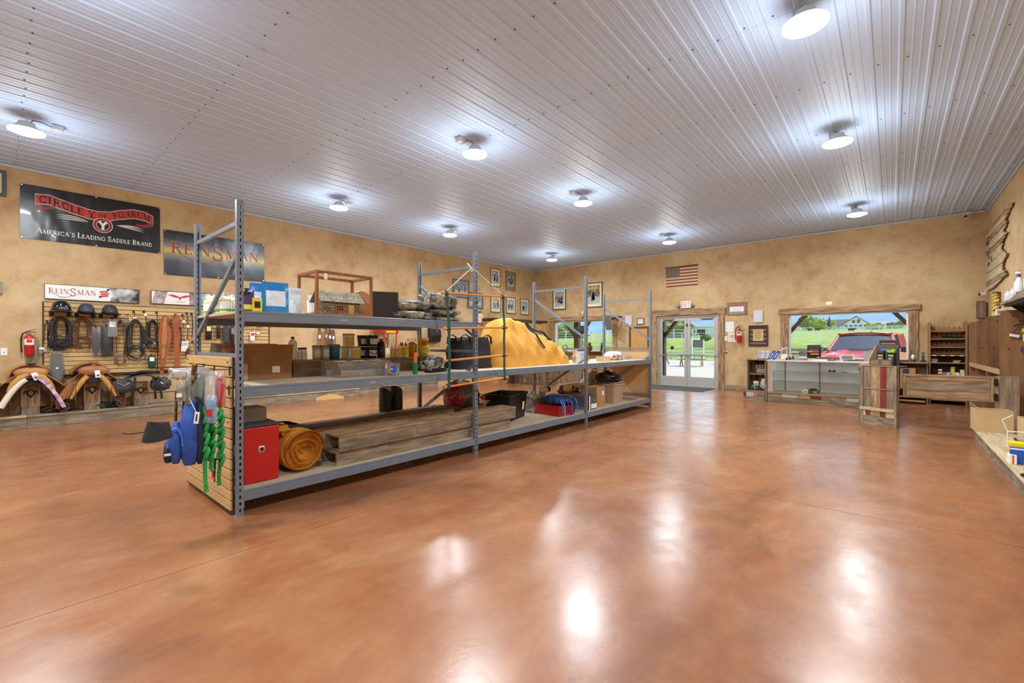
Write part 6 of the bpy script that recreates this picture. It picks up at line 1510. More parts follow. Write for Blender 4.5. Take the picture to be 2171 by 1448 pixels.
line('curved_strap', 'curved brown strap behind the rack post', [(409, 724), (413, 735), (412, 748)], .014, LEATHER_B, 'strap', flat=.5)
flatbag('black_pack', 'black packaged pad with yellow header behind the rack', 435, 449, 687, 720, BLACK, None, .03, 'pack', M('pale_yellow_card', (236, 216, 120), .7)); flatbag('black_pack', 'slim black strap pack left of the dark mesh pack', 459, 467, 689, 718, BLACK, None, .03, 'pack')
flatbag('mesh_pack', 'dark grey mesh pack seen through the near frame', 473, 486, 690, 728, GREYFAB, None, .03, 'pack'); flatbag('black_pack', 'long black pack right beside the front post', 488, 497, 690, 730, BLACK, None, .03, 'pack', GREYP)
for k, (px, py) in enumerate(((519, 695), (534, 690), (551, 696), (545, 712))):
    o = thing('bit_pair', ('bits with white triangle tag past the post', 'bits on hook with yellow tag past the post', 'small bits at the end of the slatwall', 'lowest bits at the end of the slatwall')[k], 'bits', W_(px, py)); b = MB()
    for i in range(4): b.tube([(.01*i, -.04+.028*i+.022*math.cos(a), .03+.022*math.sin(a)+.01*(i % 2)) for a in [6.28*j/12 for j in range(12)]], .005, 6, closed=True)
    b.mk('rings', CHROME if k % 2 else BRASS, o, sm=70); MB().cbox((.05, .0, .06), (.003, .05, .05), Matrix.Rotation(.7, 3, 'X')).mk('price_tag', (PAPER, M('mustard_tag', (214, 164, 50), .6), PAPER, PAPER)[k], o); MB().tube([(-.06, 0, .05), (.05, 0, .05)], .004, 6).mk('hook_arm', BLACKM, o)
flatbag('carded_brush', 'white and red carded round brush near the slatwall end', 530, 540, 703, 722, PAPER, GREYFAB, .02, 'pack', TEXTR)
# helmets on brackets
HELM = ((130, 660, 'glossy black speckled riding helmet', M('speckled_black', (14, 14, 15), .12, c2=(120, 118, 110), scale=60, contrast=(.62, .7), coat=.6), 1.12), (183, 664, 'matt navy grey riding helmet', M('navy_helmet', (52, 56, 68), .55), 1.0), (233, 666, 'matt charcoal riding helmet', M('charcoal_helmet', (46, 46, 46), .6), 1.0))
for px, py, lab, m_, k in HELM:
    c_ = onX(px, py, XL+.22); hb = thing('helmet_shelf', 'black wire shelf under the '+lab, 'shelf', c_+Vector((-.06, 0, -.028)), group='helmet shelves')
    MB().box(-.12, .13, -.145, .145, .014, .026).mk('tray', BLACK, hb, bevel=.004)
    for s in (-1, 1): MB().box(-.158, -.10, s*.10-.025, s*.10+.025, -.045, .014).mk('bracket', BLACK, hb)
    o = thing('riding_helmet', lab+' on the slatwall shelf', 'helmet', c_, .0)
    def hf(u, v):
        a = 6.2832*u; b_ = v*math.pi/2*.98; r_ = math.cos(b_)**.8
        return (.12*k*r_*math.cos(a), .108*k*r_*math.sin(a), .02+.15*k*math.sin(b_)**.9)
    b = MB(); b.grid(hf, 28, 12, cu=True); b.add([hf(i/28, 0) for i in range(28)], [tuple(range(28))[::-1]]); b.mk('shell', m_, o, sm=60)
    b = MB(); b.tube([(.122*k*math.cos(a), .110*k*math.sin(a), .022) for a in [6.2832*i/30 for i in range(30)]], .009, 6, closed=True); b.mk('rim', BLACK, o, sm=60)
    MB().slab(lambda u, v: (.02+(.10+.05*math.sin(math.pi*u)*v)*1, (-.085+.17*u)*k, .018-.012*v*math.sin(math.pi*u)), 11, 4, (0, 0, -.006)).mk('visor', BLACK, o, sm=60)
    MB().box(.118*k, .121*k, -.015, .015, .045, .055).mk('badge', CHROME, o)
    for s in (-.05, 0, .05): MB().cbox((.095*k, s*1.0, .125*k), (.035, .008, .004), Matrix.Rotation(.9, 3, 'Y')).mk('vent', TEXTK, o)
# fire extinguishers
def extinguisher(label, c_, rz, k=1.0):
    o = thing('fire_extinguisher', label, 'extinguisher', c_, rz)
    r = .065*k; h_ = .40*k
    MB().lathe([(r*.9, 0), (r, .02*k), (r, h_*.82), (r*.8, h_*.92), (r*.35, h_*.985), (r*.3, h_)], 22).mk('cylinder', RED, o, sm=50)
    MB().lathe([(r*1.01, h_*.50), (r*1.01, h_*.78)], 22).mk('paper_label', PAPER, o, sm=50); MB().box(r*.98, r*1.03, -.035*k, .035*k, h_*.6, h_*.76).mk('label_print', TEXTR, o)
    MB().lathe([(r*.28, h_), (r*.3, h_+.04*k)], 10).mk('valve', CHROME, o)
    MB().cbox((.03*k, .01, h_+.07*k), (.02, .15*k, .008), Matrix.Rotation(.35, 3, 'X')).mk('lever', BLACKM, o); MB().cbox((.03*k, .03, h_+.045*k), (.02, .13*k, .01), Matrix.Rotation(-.1, 3, 'X')).mk('handle', BLACKM, o)
    MB().tube([(0, -.02, h_+.03*k), (.0, -.08*k, h_+.02*k), (.0, -.105*k, h_*.8), (.01, -.10*k, h_*.3), (.01, -.092*k, h_*.15)], .012*k, 8).mk('hose', BLACK, o, sm=70)
    b = MB(); b.tube([(r*1.02*math.cos(a), r*1.02*math.sin(a), h_*.36) for a in [6.2832*i/20 for i in range(20)]], .004, 6, closed=True); b.mk('strap', BLACKM, o)
    return o
q = onX(62, 753.5, XL+.075); extinguisher('red fire extinguisher on the wall left of the slatwall', q, 0, .86)
q = onX(70, 753, XL); MB().box(XL+.002, XL+.012, q.y-.07, q.y+.07, q.z-.14, q.z+.25).mk('wall_board', RWZ, bpy.data.objects['fire_extinguisher'], ws=1)
def plate(name, label, p0, p1, mat, d=.008, cat='plate', wall='L', parts=None):
    if wall == 'L':
        A = onX(p0[0], p0[1], XL+d); B = onX(p1[0], p1[1], XL+d); o = thing(name, label, cat, Vector((XL, (A.y+B.y)/2, B.z)))
        MB().box(XL+.0005, XL+d, A.y, B.y, B.z, A.z).mk('plate', mat, o, ws=1, bevel=.002)
    else:
        A = onY(p0[0], p0[1], YF-d); B = onY(p1[0], p1[1], YF-d); o = thing(name, label, cat, Vector(((A.x+B.x)/2, YF, B.z)))
        MB().box(A.x, B.x, YF-d, YF-.0005, B.z, A.z).mk('plate', mat, o, ws=1, bevel=.002)
    return o
o = plate('wall_socket', 'white wall plate left of the fire extinguisher', (1, 737.6), (16, 753.5), WHITE); MB().lathe([(.008, .009), (.008, .012)], 10, (0, 0, .05), 'x').mk('jack', GREYP, o)
def picture(name, label, corners, wall, framem, matm, artm, fw=.035, mw=.05, d=.03, glass=True):
    xs_ = [c_[0] for c_ in corners]; ys_ = [c_[1] for c_ in corners]
    f = (lambda a, c_: onX(a, c_, XL+d)) if wall == 'L' else (lambda a, c_: onY(a, c_, YF-d))
    P_ = [f(*c_) for c_ in corners]
    if wall == 'L': a0, a1 = (P_[0].y+P_[3].y)/2, (P_[1].y+P_[2].y)/2
    else: a0, a1 = (P_[0].x+P_[3].x)/2, (P_[1].x+P_[2].x)/2
    z1, z0 = (P_[0].z+P_[1].z)/2, (P_[2].z+P_[3].z)/2; cc = (a0+a1)/2
    o = thing(name, label, 'picture', (XL, cc, z0) if wall == 'L' else (cc, YF, z0), 0 if wall == 'L' else -math.pi/2)
    w_, h_ = a1-a0, z1-z0
    # local: x = out of wall, y = along
    for (ya, yb_, za, zb) in ((-w_/2, -w_/2+fw, 0, h_), (w_/2-fw, w_/2, 0, h_), (-w_/2+fw, w_/2-fw, 0, fw), (-w_/2+fw, w_/2-fw, h_-fw, h_)):
        MB().box(.002, d, ya, yb_, za, zb).mk('frame', framem, o, bevel=.003)
    MB().box(.003, d*.55, -w_/2+fw, w_/2-fw, fw, h_-fw).mk('mount', matm, o)
    MB().box(d*.55, d*.56+.001, -w_/2+fw+mw, w_/2-fw-mw, fw+mw*1.5, h_-fw-mw).mk('art', artm, o)
    if 'print' in label and 'flag' not in label:
        rnd = random.Random(len(label)*7+int(w_*1000)); a0, a1, b0, b1, xf = -w_/2+fw+mw, w_/2-fw-mw, fw+mw*1.5, h_-fw-mw, d*.56+.0015; aw, ah = a1-a0, b1-b0
        P_ = [(a0, b0), (a1, b0)]+[(a1-aw*i/6, b0+ah*(.3+.12*rnd.random())) for i in range(7)]; MB().prism(P_, 'x', xf-.001, xf).mk('ground_print', M('print_snow', (196, 194, 186), .7, c2=(150, 150, 150), scale=20), o)
        for k in range(4):
            ty, tb, th = a0+aw*rnd.uniform(.15, .85), b0+ah*rnd.uniform(.12, .3), ah*rnd.uniform(.3, .55); MB().prism([(ty-th*.2, tb), (ty+th*.2, tb), (ty+th*.06, tb+th*.5), (ty+th*.12, tb+th*.5), (ty, tb+th), (ty-th*.12, tb+th*.5), (ty-th*.06, tb+th*.5)], 'x', xf-.001, xf+.0006).mk('tree_print', M('print_dark', (54, 56, 58), .7, c2=(86, 84, 76), scale=30), o)
    return o
ART = lambda n_, a, c_, c3, s=14: M('art_print_%d' % n_, a, .6, c2=c_, c3=c3, scale=s, contrast=(.36, .62))
GOLDF = M('gold_brown_frame', (150, 104, 48), .4); CREAM = M('cream_mount', (226, 214, 184), .8); GREYF = M('slate_grey_frame', (78, 84, 84), .5); OLIVE = M('olive_mount', (136, 124, 84), .8)
picture('wall_picture', 'grey framed picture cut by the left edge of the photo', [(-28, 352), (14, 364), (14, 418), (-28, 410)], 'L', GREYF, CREAM, ART(0, (200, 190, 176), (150, 146, 140), (176, 170, 160)), .05)
o = plate('wall_speaker', 'small grey wall box at the left edge of the photo', (-14, 596), (5.5, 622), M('grey_beige_box', (146, 132, 112), .6), .06, 'box')
picture('wall_picture', 'dark grey framed landscape print half hidden by the camo packs', [(960.6, 590.3), (995.7, 594.8), (995.7, 633), (960.6, 630)], 'L', GREYF, M('grey_green_mount', (134, 140, 132), .8), ART(1, (90, 92, 88), (160, 158, 150), (120, 122, 118)), .04)
picture('wall_picture', 'grey framed forest print behind the rod ladder', [(992, 619), (1024.8, 622.5), (1024.8, 655.4), (992, 653)], 'L', GREYF, M('grey_green_mount', (134, 140, 132), .8), ART(2, (92, 94, 92), (170, 168, 160), (126, 128, 124)), .04)
picture('wall_picture', 'gold framed snow scene print, upper row first', [(1040.3, 567.5), (1062.2, 571), (1061.5, 609.7), (1040.6, 606.4)], 'L', GOLDF, CREAM, ART(3, (52, 58, 74), (214, 216, 214), (140, 146, 158), 10))
picture('wall_picture', 'olive mounted night scene print, upper row second', [(1073, 574.4), (1094.4, 578), (1093, 617.6), (1072.2, 614.2)], 'L', GOLDF, OLIVE, ART(4, (44, 44, 58), (198, 196, 196), (104, 104, 116), 10), .02, .09)
picture('wall_picture', 'gold framed yellow autumn print behind the ladder strap', [(1040.8, 624.5), (1062, 627), (1062, 663.4), (1040.8, 661.9)], 'L', GOLDF, CREAM, ART(5, (116, 112, 76), (226, 206, 140), (160, 158, 120), 9))
picture('wall_picture', 'gold framed print with dark pine tree, lower row middle', [(1073.5, 629.6), (1093.7, 630.3), (1093.4, 665.8), (1073.5, 664.5)], 'L', GOLDF, CREAM, ART(6, (60, 72, 92), (220, 220, 214), (150, 160, 172), 9))
picture('wall_picture', 'gold framed blue green print nearest the corner', [(1103.8, 633.3), (1121.8, 634), (1121.6, 668.3), (1103.8, 667.3)], 'L', GOLDF, CREAM, ART(7, (64, 84, 88), (214, 220, 216), (140, 164, 168), 9))
# wall clock
q = onX(1018, 687, XL+.03); o = thing('wall_clock', 'lantern shaped wall clock with cream face', 'clock', (XL, q.y, q.z))
hc = onX(1018, 660, XL).z-q.z; wc = .30
MB().prism([(y, z+hc*.46) for y, z in rrect(wc, hc*.86, .09, 5)], 'x', .002, .05).mk('case', M('red_brown_case', (122, 60, 40), .4), o); MB().prism([(y, z+hc*.46) for y, z in rrect(wc*.84, hc*.76, .07, 5)], 'x', .05, .056).mk('face', CREAM, o)
MB().tube([(.03, -.05, hc*.88), (.03, -.03, hc*.99), (.03, .03, hc*.99), (.03, .05, hc*.88)], .012, 6).mk('ring', M('red_brown_case', (122, 60, 40), .4), o)
for a, L_ in ((.6, .09), (2.4, .06)): MB().beam((.058, 0, hc*.46), (.058, L_*math.sin(a), hc*.46+L_*math.cos(a)), .008, .006).mk('hand', TEXTK, o)
for k in range(12):
    a = k*math.pi/6; MB().cbox((.057, .1*math.sin(a), hc*.46+.1*math.cos(a)*1.1), (.002, .012, .018)).mk('numeral', TEXTK, o)
# dispenser, hanging straps, popcorn machine, sign
q0 = onX(915, 695, XL+.2); q1 = onX(936, 727, XL+.2); o = thing('towel_dispenser', 'black paper towel dispenser on the banner wall', 'dispenser', (XL, (q0.y+q1.y)/2, q1.z))
b = MB(); hh = q0.z-q1.z; ww = q1.y-q0.y; b.prism([(.002, 0), (.16, .03), (.21, hh*.5), (.18, hh*.95), (.1, hh), (.002, hh)], 'y', -ww/2, ww/2); b.mk('cover', M('smoke_black', (34, 35, 36), .25), o, bevel=.02, seg=2); MB().box(.205, .212, -.03, .03, hh*.74, hh*.8).mk('lock', CHROME, o)
for k, (px, y0, y1) in enumerate(((676, 697, 742), (690, 696, 740), (698, 698, 742), (705, 700, 742))):
    A = onX(px, y0, XL+.08); B = onX(px+1, y1, XL+.08); o = thing('hanging_bridle', ('brown work bridle on a wooden peg board', 'brown bridle with pink tag past the tall bottle', 'dark brown bridle in the hanging row', 'black bridle last in the hanging row')[k], 'bridle', B); b = MB()
    for i in range(4): b.tube([(0, -.06+.04*i, 0), (.02, -.05+.035*i, (A.z-B.z)*.6), (.0, -.02+.015*i, A.z-B.z)], .008, 6, flat=.6)
    b.mk('straps', (LEATHER_B, LEATHER_B, LEATHER_D, LEATHER_K)[k], o, sm=70); MB().tube([(-.08, 0, A.z-B.z), (.04, 0, A.z-B.z)], .006, 6).mk('hook_arm', BLACKM, o); MB().box(.03, .033, -.03, .02, (A.z-B.z)*.55, (A.z-B.z)*.7).mk('price_tag', (PAPER, M('pink_tag', (232, 160, 150), .6), PAPER, PAPER)[k], o)
q0 = onX(683, 703, XL+.02); q1 = onX(690, 740, XL+.02); tag(MB().box(XL+.001, XL+.02, q0.y, q1.y, q1.z-.4, q0.z).mk('peg_board', wood('pale_pine', (196, 146, 80), (212, 168, 104), None, 'z', 6)), 'narrow pine board behind the hanging bridles', 'board')
A = onX(796, 697, XL+.05); B = onX(812, 722, XL+.05); o = thing('poster_sign', 'white sign with orange lettering behind the black buckets', 'sign', (XL, (A.y+B.y)/2, B.z)); MB().box(.002, .05, -(B.y-A.y)/2, (B.y-A.y)/2, 0, A.z-B.z+.2).mk('board', PAPER, o); b = MB(); hh = A.z-B.z
for k in range(3): b.tube([(.052, -.13+.11*k+.04*math.cos(a), hh*.75+.06*math.sin(a)) for a in [6.28*i/12 for i in range(12)]], .012, 5, closed=True)
b.mk('lettering', M('orange_ink', (226, 120, 40), .6), o)
PMX = -10.33; A = onX(812, 696, PMX+.2); B = onX(842, 757, PMX+.2); yc = (A.y+B.y)/2; wp = (B.y-A.y)
o = thing('popcorn_machine', 'red roofed popcorn machine cart against the banner wall', 'popcorn machine', (PMX, yc, .2)); zt = A.z-.2; zb_ = zt-.80
MB().box(-.22, .22, -wp/2*.9, wp/2*.9, 0, zb_).mk('cart', M('cream_cart', (206, 186, 150), .5), o, bevel=.01)
for sx in (-1, 1):
    for sy in (-1, 1): MB().box(sx*.2-.012, sx*.2+.012, sy*wp*.43-.012, sy*wp*.43+.012, zb_, zt-.1).mk('post', RED, o)
MB().prism([(-wp*.46, zt-.14), (wp*.46, zt-.14), (wp*.56, zt-.12), (wp*.48, zt+.10), (-wp*.48, zt+.10), (-wp*.56, zt-.12)], 'x', -.24, .24).mk('roof', RED, o); MB().box(.205, .21, -wp*.4, wp*.4, zb_+.01, zt-.14).mk('pane', GLASS, o); MB().blob((0, 0, zb_+.14), (.15, wp*.33, .13), 18, 10, .3, 6, 3).mk('popcorn', M('popcorn', (236, 220, 170), .8), o, sm=60); MB().lathe([(.08, 0), (.09, .12), (.02, .15)], 14, (0, 0, zt-.4)).mk('kettle', CHROME, o, sm=50)
b = MB()
for k in range(7): b.box(.2405, .244, -wp*.34+k*wp*.1, -wp*.34+k*wp*.1+wp*.07, zt-.115, zt-.06)
b.mk('lettering', YELLOW, o)

# ================================================================ saddle platform on the left wall
PLX = -10.27
pf = thing('saddle_platform', 'low reclaimed wood platform along the banner wall', 'platform', (-10.48, 4, 0))
yy = -1.2; k = 0
rnd = random.Random(8)
while yy < 8.6:
    L_ = rnd.uniform(1.3, 2.3); ye = min(8.6, yy+L_)
    MB().box(PLX-.022, PLX-.002, yy+.001, ye-.001, 0, .165).mk('front_board', RWY, pf, ws=1, bevel=.003)
    MB().box(XL+.002, PLX+.012, yy+.001, ye-.001, .168, .205).mk('top_board', wood('platform_top', (120, 106, 88), (160, 146, 124), None, 'y', 2.4) if k % 3 else LIGHTY, pf, ws=1, bevel=.004); yy = ye; k += 1
def stand(px, label, h_=.46):
    p = onX(px, 850, PLX-.10); o = thing('saddle_stand', label, 'stand', (PLX-.12, p.y, .205))
    MB().box(.03, .05, -.105, .105, .12, h_).mk('front_board', RBZ, o, bevel=.003); MB().box(.03, .05, -.10, .10, 0, .118).mk('lower_board', RWZ, o, bevel=.003)
    for s in (-1, 1): MB().box(-.24, .03, s*.085-.01, s*.085+.01, 0, h_).mk('side_board', RWZ, o)
    MB().box(-.26, .06, -.12, .12, h_, h_+.02).mk('cap_board', RBX, o)
    b = MB(); b.tube([(.054, .038*math.cos(a), h_-.12+.046*math.sin(a)) for a in [6.2832*i/18 for i in range(18)]], .011, 6, closed=True)
    for s in (-1, 1): b.tube([(.054, s*.03, h_-.09), (.056, s*.065, h_-.095), (.056, s*.075, h_-.13)], .011, 6)
    b.tube([(.054, 0, h_-.165), (.054, 0, h_-.20)], [.018, .006], 6); b.mk('iron_emblem', BLACKM, o, sm=70)
    return p.y
YEL = M('yellow_suede', (184, 132, 56), .8, c2=(200, 150, 74), scale=18); FLEECE = M('cream_fleece', (216, 204, 172), .95, c2=(230, 220, 192), scale=30, bump=.5, bscale=60)
def saddle(px, label, standlabel, pad, lt, seed):
    y = stand(px, standlabel); zt = .205+.485; o = thing('western_saddle', label, 'saddle', (PLX+.03, y, zt+.03))
    def sec(s, w_=1, dz=0, spread=1.0):  # s -1..1
        a = abs(s); yv = math.copysign((.02+.30*a*spread)*w_, s); return yv, .14-.42*a**1.7+dz
    b = MB(); b.slab(lambda u, v: (-.40+.50*v, *sec(2*u-1, 1.0)), 25, 8, (0, 0, -.022)); b.mk('skirt', lt, o, sm=70)
    if pad:
        b = MB(); b.slab(lambda u, v: (-.42+.56*v, *sec((2*u-1)*1.16, 1.0, -.03)), 25, 8, (0, 0, -.035)); b.mk('pad', M('purple_black_pad', (40, 30, 40), .9, c2=(140, 70, 126), scale=12, contrast=(.52, .6)), o, sm=70)
        for s in (-1,): b = MB(); b.tube([(.13, *sec(t_*s, .98, -.075)) for t_ in [.12, .3, .5, .7, .88, 1.0]], .036, 8); b.mk('fleece_lining', FLEECE, o, sm=70)
        for s in (1,): b = MB(); b.strap([(.145, *sec(t_*s, 1.0, -.045)) for t_ in [0, .2, .45, .7, .9, 1.12]], .05, .014, (0, 0, 1)); b.mk('pad_trim', M('magenta_trim', (150, 60, 120), .7, c2=(214, 200, 210), scale=14), o)
    else:
        for s in (-1, 1): b = MB(); b.tube([(.10, *sec(t_*s, .9, -.05)) for t_ in [.2, .4, .6, .8, .95]], [.03, .034, .034, .03, .018], 8); b.mk('bar_lining', YEL, o, sm=70)
    b = MB(); b.blob((.03, 0, .15), (.085, .185, .085), 22, 14, .04, 2, seed, power=.85); b.mk('fork', lt, o, sm=70)
    b = MB(); b.slab(lambda u, v: (.085+.01*v, (u-.5)*.20*(1+.5*v), .10-.13*v-.0*u), 7, 5, (-.05, 0, 0)); b.mk('gullet', BLKFAB, o)
    if pad:
        for s in (-1, 1): b = MB(); b.tube([(.09, s*.04, .12), (.11, s*.12, .08), (.11, s*.19, -.02), (.09, s*.235, -.12)], [.035, .042, .04, .03], 8); b.mk('swell_padding', YEL, o, sm=70)
    MB().lathe([(.034, .20), (.026, .245), (.03, .275), (.062, .284), (.062, .298), (.04, .304)], 18, (.04, 0, 0)).mk('horn', LEATHER_D if seed == 1 else lt, o, sm=60)
    b = MB(); b.tube([(-.36, .235*math.cos(a), .08+.19*math.sin(a)) for a in [math.pi*(.0+1.0*i/16) for i in range(17)]], [.026]*17, 8); b.mk('cantle_roll', lt, o, sm=70)
    b = MB(); b.slab(lambda u, v: (-.36+.01*v, .215*(2*u-1), .08+.18*v*math.sqrt(max(0, 1-(2*u-1)**2))), 17, 6, (-.02, 0, 0)); b.mk('cantle', LEATHER_D, o, sm=70)
    b = MB(); b.slab(lambda u, v: (-.36+.36*v, .20*(2*u-1)*(1-.3*v), .10+.05*v+.04*(1-v)), 13, 8, (0, 0, -.02)); b.mk('seat', LEATHER_D, o, sm=70)
    for s in (-1, 1):
        b = MB(); b.slab(lambda u, v: (.06-.20*u, s*(.15+.22*v), .12-.20*v-.03*u), 5, 7, (0, s*.004, .012)); b.mk('jockey_flap', lt, o, sm=50)
        face = seed == 2 and s < 0
        def fe(u, v):
            w_ = .035+.075*math.sin(math.pi*min(1, v*.93+.07))**.7
            if face: return Vector((.06, -.24-.17*v+w_*(2*u-1)*.85, -.02-.34*v+w_*(2*u-1)*.5))
            return Vector((-.02+w_*(2*u-1)*.5, s*(.27+.09*v)+w_*(2*u-1)*.8*s, .0-.38*v))
        MB().slab(fe, 9, 12, (-.014, 0, 0)).mk('fender', lt if face else LEATHER_D, o, sm=60)
        q = fe(.5, 1)
        MB().strap([q+Vector((.01, 0, .05)), q+Vector((.02, s*.01, -.03)), q+Vector((.02, s*.01, -.08))], .05, .01, (0, 1, 0)).mk('stirrup_leather', LEATHER_B, o)
        if not face: MB().tube([q+Vector((.03, .06*math.cos(a), -.045+.06*math.sin(a))) for a in [6.2832*i/16 for i in range(16)]], .013, 6, closed=True, flat=1.8).mk('stirrup', LEATHER_B, o, sm=60)
        for k in range(2): MB().tube([(.08-.1*k, s*.20, .02), (.13-.1*k, s*(.22+.02*k), -.15), (.12-.1*k, s*.215, -.40)], .006, 5).mk('saddle_string', LEATHER_D, o, sm=60)
        MB().tube([(.10, s*.24, -.05), (.12, s*.27, -.2), (.12, s*.23, -.3), (.11, s*.2, -.16)], .007, 5).mk('latigo', LEATHER_B, o, sm=60)
    MB().cbox((.15, .04, .10), (.003, .065, .12), Matrix.Rotation(.35 if pad else .12, 3, 'X')).mk('price_tag', PAPER, o); MB().cbox((.1525, .045, .075), (.001, .035, .03), Matrix.Rotation(.35, 3, 'X')).mk('tag_print', TEXTR if pad else BLUEP, o)
    return o
saddle(65, 'tan western saddle on a purple pad with cream fleece', 'reclaimed wood stand under the saddle with purple pad', True, LEATHER_T, 1)
saddle(195, 'orange tan western saddle with long hanging fender', 'reclaimed wood stand under the orange tan saddle', False, M('chestnut_leather', (150, 92, 48), .5, c2=(172, 112, 62), scale=9, bump=.1), 2)
y = stand(298, 'reclaimed wood stand under the charcoal saddlebags', .40)
o = thing('saddlebags', 'charcoal and black horn saddlebags draped over a stand', 'saddlebags', (PLX-.0, y, .205+.42))
for s in (-1, 1):
    MB().blob((.02, s*.27, -.04), (.15, .15, .125), 26, 14, .16, 3, 4+s, power=.8).mk('side_bag', GREYFAB, o, sm=70); MB().tube([(.17, s*.27-.09, .03), (.185, s*.27, -.03), (.17, s*.27+.08, .02)], .006, 6).mk('zipper', CHROME, o)
b = MB(); b.slab(lambda u, v: (-.2+.36*v, -.36+.72*u, .145-.20*abs(2*u-1)**2.2+.015*noise.noise(Vector((u*9, v*7, 1)))), 25, 9, (0, 0, -.015)); b.mk('yoke', GREYFAB, o, sm=70)
for y_ in (-.12, .13, .2): MB().strap([(.17, y_, .11), (.19, y_*1.1, -.05), (.17, y_*1.25, -.22), (.15, y_*1.3, -.30)], .035, .006, (0, 1, 0)).mk('strap', BLKFAB, o)
for k, (y_, h_) in enumerate(((-.1, .17), (.05, .185))): MB().blob((-.05, y_, h_), (.16, .14, .03), 16, 8, .2, 3, 5+k).mk('flap', BLKFAB, o, sm=70)
o = thing('gaiter_pack', 'grey half chap in clear wrap standing by the first saddle', 'half chap', onX(120.5, 822, PLX-.2)); hh = .50; b = MB(); closed = lambda u, v: (.045*math.cos(6.2832*u)*(1.1-.35*v*(1-v)*2), .07*math.sin(6.2832*u)*(.75+.35*math.sin(v*3)), hh*v); b.grid(closed, 18, 12, cu=True); b.add([closed(i/18, 1) for i in range(18)], [tuple(range(18))]); b.mk('shaft', M('grey_suede', (98, 98, 98), .8), o, sm=70); b = MB(); b.grid(lambda u, v: Vector(closed(u, v*1.08))*1.0+Vector((.012*math.cos(6.28*u), .015*math.sin(6.28*u), 0)), 18, 12, cu=True); b.mk('wrap', FILMC, o, sm=70); MB().box(.055, .057, -.015, .015, .25, .275).mk('sticker', PAPER, o); o.location.z = .78-.12
MB().tube([(-.12, 0, hh+.02), (.02, 0, hh+.02)], .006, 6).mk('hook_arm', BLACKM, o)
for k, (px, py, lab, mt) in enumerate(((103, 876, 'brown shoe box gear between the saddles', LEATHER_D), (131, 872, 'black leather gear lying between the saddles', BLACK), (238, 862, 'black tack heap beside the saddlebags', BLKFAB), (215, 858, 'silver and black tack pile behind the second saddle', GREYFAB))):
    p = onX(px, py, PLX-.15); o = thing('tack_heap', lab, 'tack', (PLX-.17, p.y, .205)); MB().blob((0, 0, .04), (.10, .12, .07), 20, 10, .45, 4, k+2, floor=0).mk('folds', mt, o, sm=60)
    MB().tube([(.1, -.08, .06), (.12, 0, .1), (.1, .1, .05), (.06, .05, .02)], .010, 6).mk('strap', LEATHER_B if k < 2 else LEATHER_K, o, sm=60)
p = onX(697, 842, PLX+.06); o = thing('wooden_rocker', 'pale pine rocker bracket standing on the floor by the platform', 'wood bracket', (PLX+.12, p.y, 0), math.radians(80)); b = MB()
b.prism([(-.32, 0), (.32, 0), (.32, .05), (.15, .10), (0, .13), (-.15, .10), (-.32, .05)], 'y', -.02, .02); b.mk('body', wood('pale_pine_x', (206, 164, 100), (222, 186, 124), None, 'x', 6), o)
# ================================================================ far wall
picture('wall_picture', 'framed winter print with cream mount on the entrance wall', [(1171.6, 613), (1199.5, 612.7), (1199.5, 656), (1171.6, 657.8)], 'F', M('dark_olive_frame', (84, 66, 40), .5), CREAM, ART(8, (110, 82, 58), (176, 190, 196), (140, 150, 150), 6), .035, .07)
picture('wall_picture', 'framed golden landscape print beside the third upright', [(1240, 600), (1277.7, 597.8), (1276, 651), (1240, 653)], 'F', M('dark_olive_frame', (84, 66, 40), .5), CREAM, ART(9, (40, 40, 34), (206, 180, 104), (120, 110, 74), 5), .035, .07)
picture('wall_picture', 'small framed certificate left of the entrance', [(1350, 674), (1365, 674), (1365, 688), (1350, 688)], 'F', M('mauve_frame', (120, 104, 108), .5), PAPER, ART(10, (200, 206, 190), (190, 120, 110), (220, 222, 214), 20), .03, .03)
picture('framed_notice', 'tall dark framed tan board left of the entrance', [(1333.5, 692.4), (1376, 692.4), (1376, 770), (1333.5, 770)], 'F', M('dark_olive_frame', (84, 66, 40), .5), M('burlap_tan', (196, 146, 84), .9, c2=(208, 160, 98), scale=12), M('burlap_tan', (196, 146, 84), .9), .06, .06)
picture('framed_notice', 'weathered framed notice with red heading right of the door', [(1541, 640.6), (1583, 640.6), (1583, 667.7), (1541, 667.7)], 'F', RWX, M('grey_mount', (150, 140, 124), .8), PAPER, .05, .03)
nf = bpy.data.objects['framed_notice.001']
hw = [c_ for c_ in nf.children if c_.name.startswith('art')][0]
ys_ = [v.co.y for v in hw.data.vertices]; zs_ = [v.co.z for v in hw.data.vertices]; xa = max(v.co.x for v in hw.data.vertices)+.001
MB().box(xa, xa+.001, min(ys_), max(ys_), max(zs_)-.045, max(zs_)).mk('red_heading', TEXTR, nf)
b = MB()
for k in range(4): b.box(xa, xa+.001, min(ys_)+.05, max(ys_)-.05, max(zs_)-.085-.035*k, max(zs_)-.078-.035*k)
tag(b.mk('print_lines', TEXTG, nf), kind='stuff')
plate('wall_speaker', 'flat white wall speaker between door and counter', (1597.6, 658), (1616.8, 683), M('speaker_white', (206, 208, 208), .6), .04, 'speaker', 'F')
plate('wall_speaker', 'flat white wall speaker left of the entrance', (1326, 669), (1339, 689), M('speaker_white', (206, 208, 208), .6), .04, 'speaker', 'F')
o = plate('wall_paper', 'white typed sheet taped right of the door', (1538, 682.5), (1556, 703), PAPER, .004, 'paper', 'F')
b = MB(); 
for k in range(5): b.box(-.12, .1, -.0055, -.0045, .06+.045*k, .066+.045*k)
tag(b.mk('print_lines', TEXTG, o), kind='stuff')
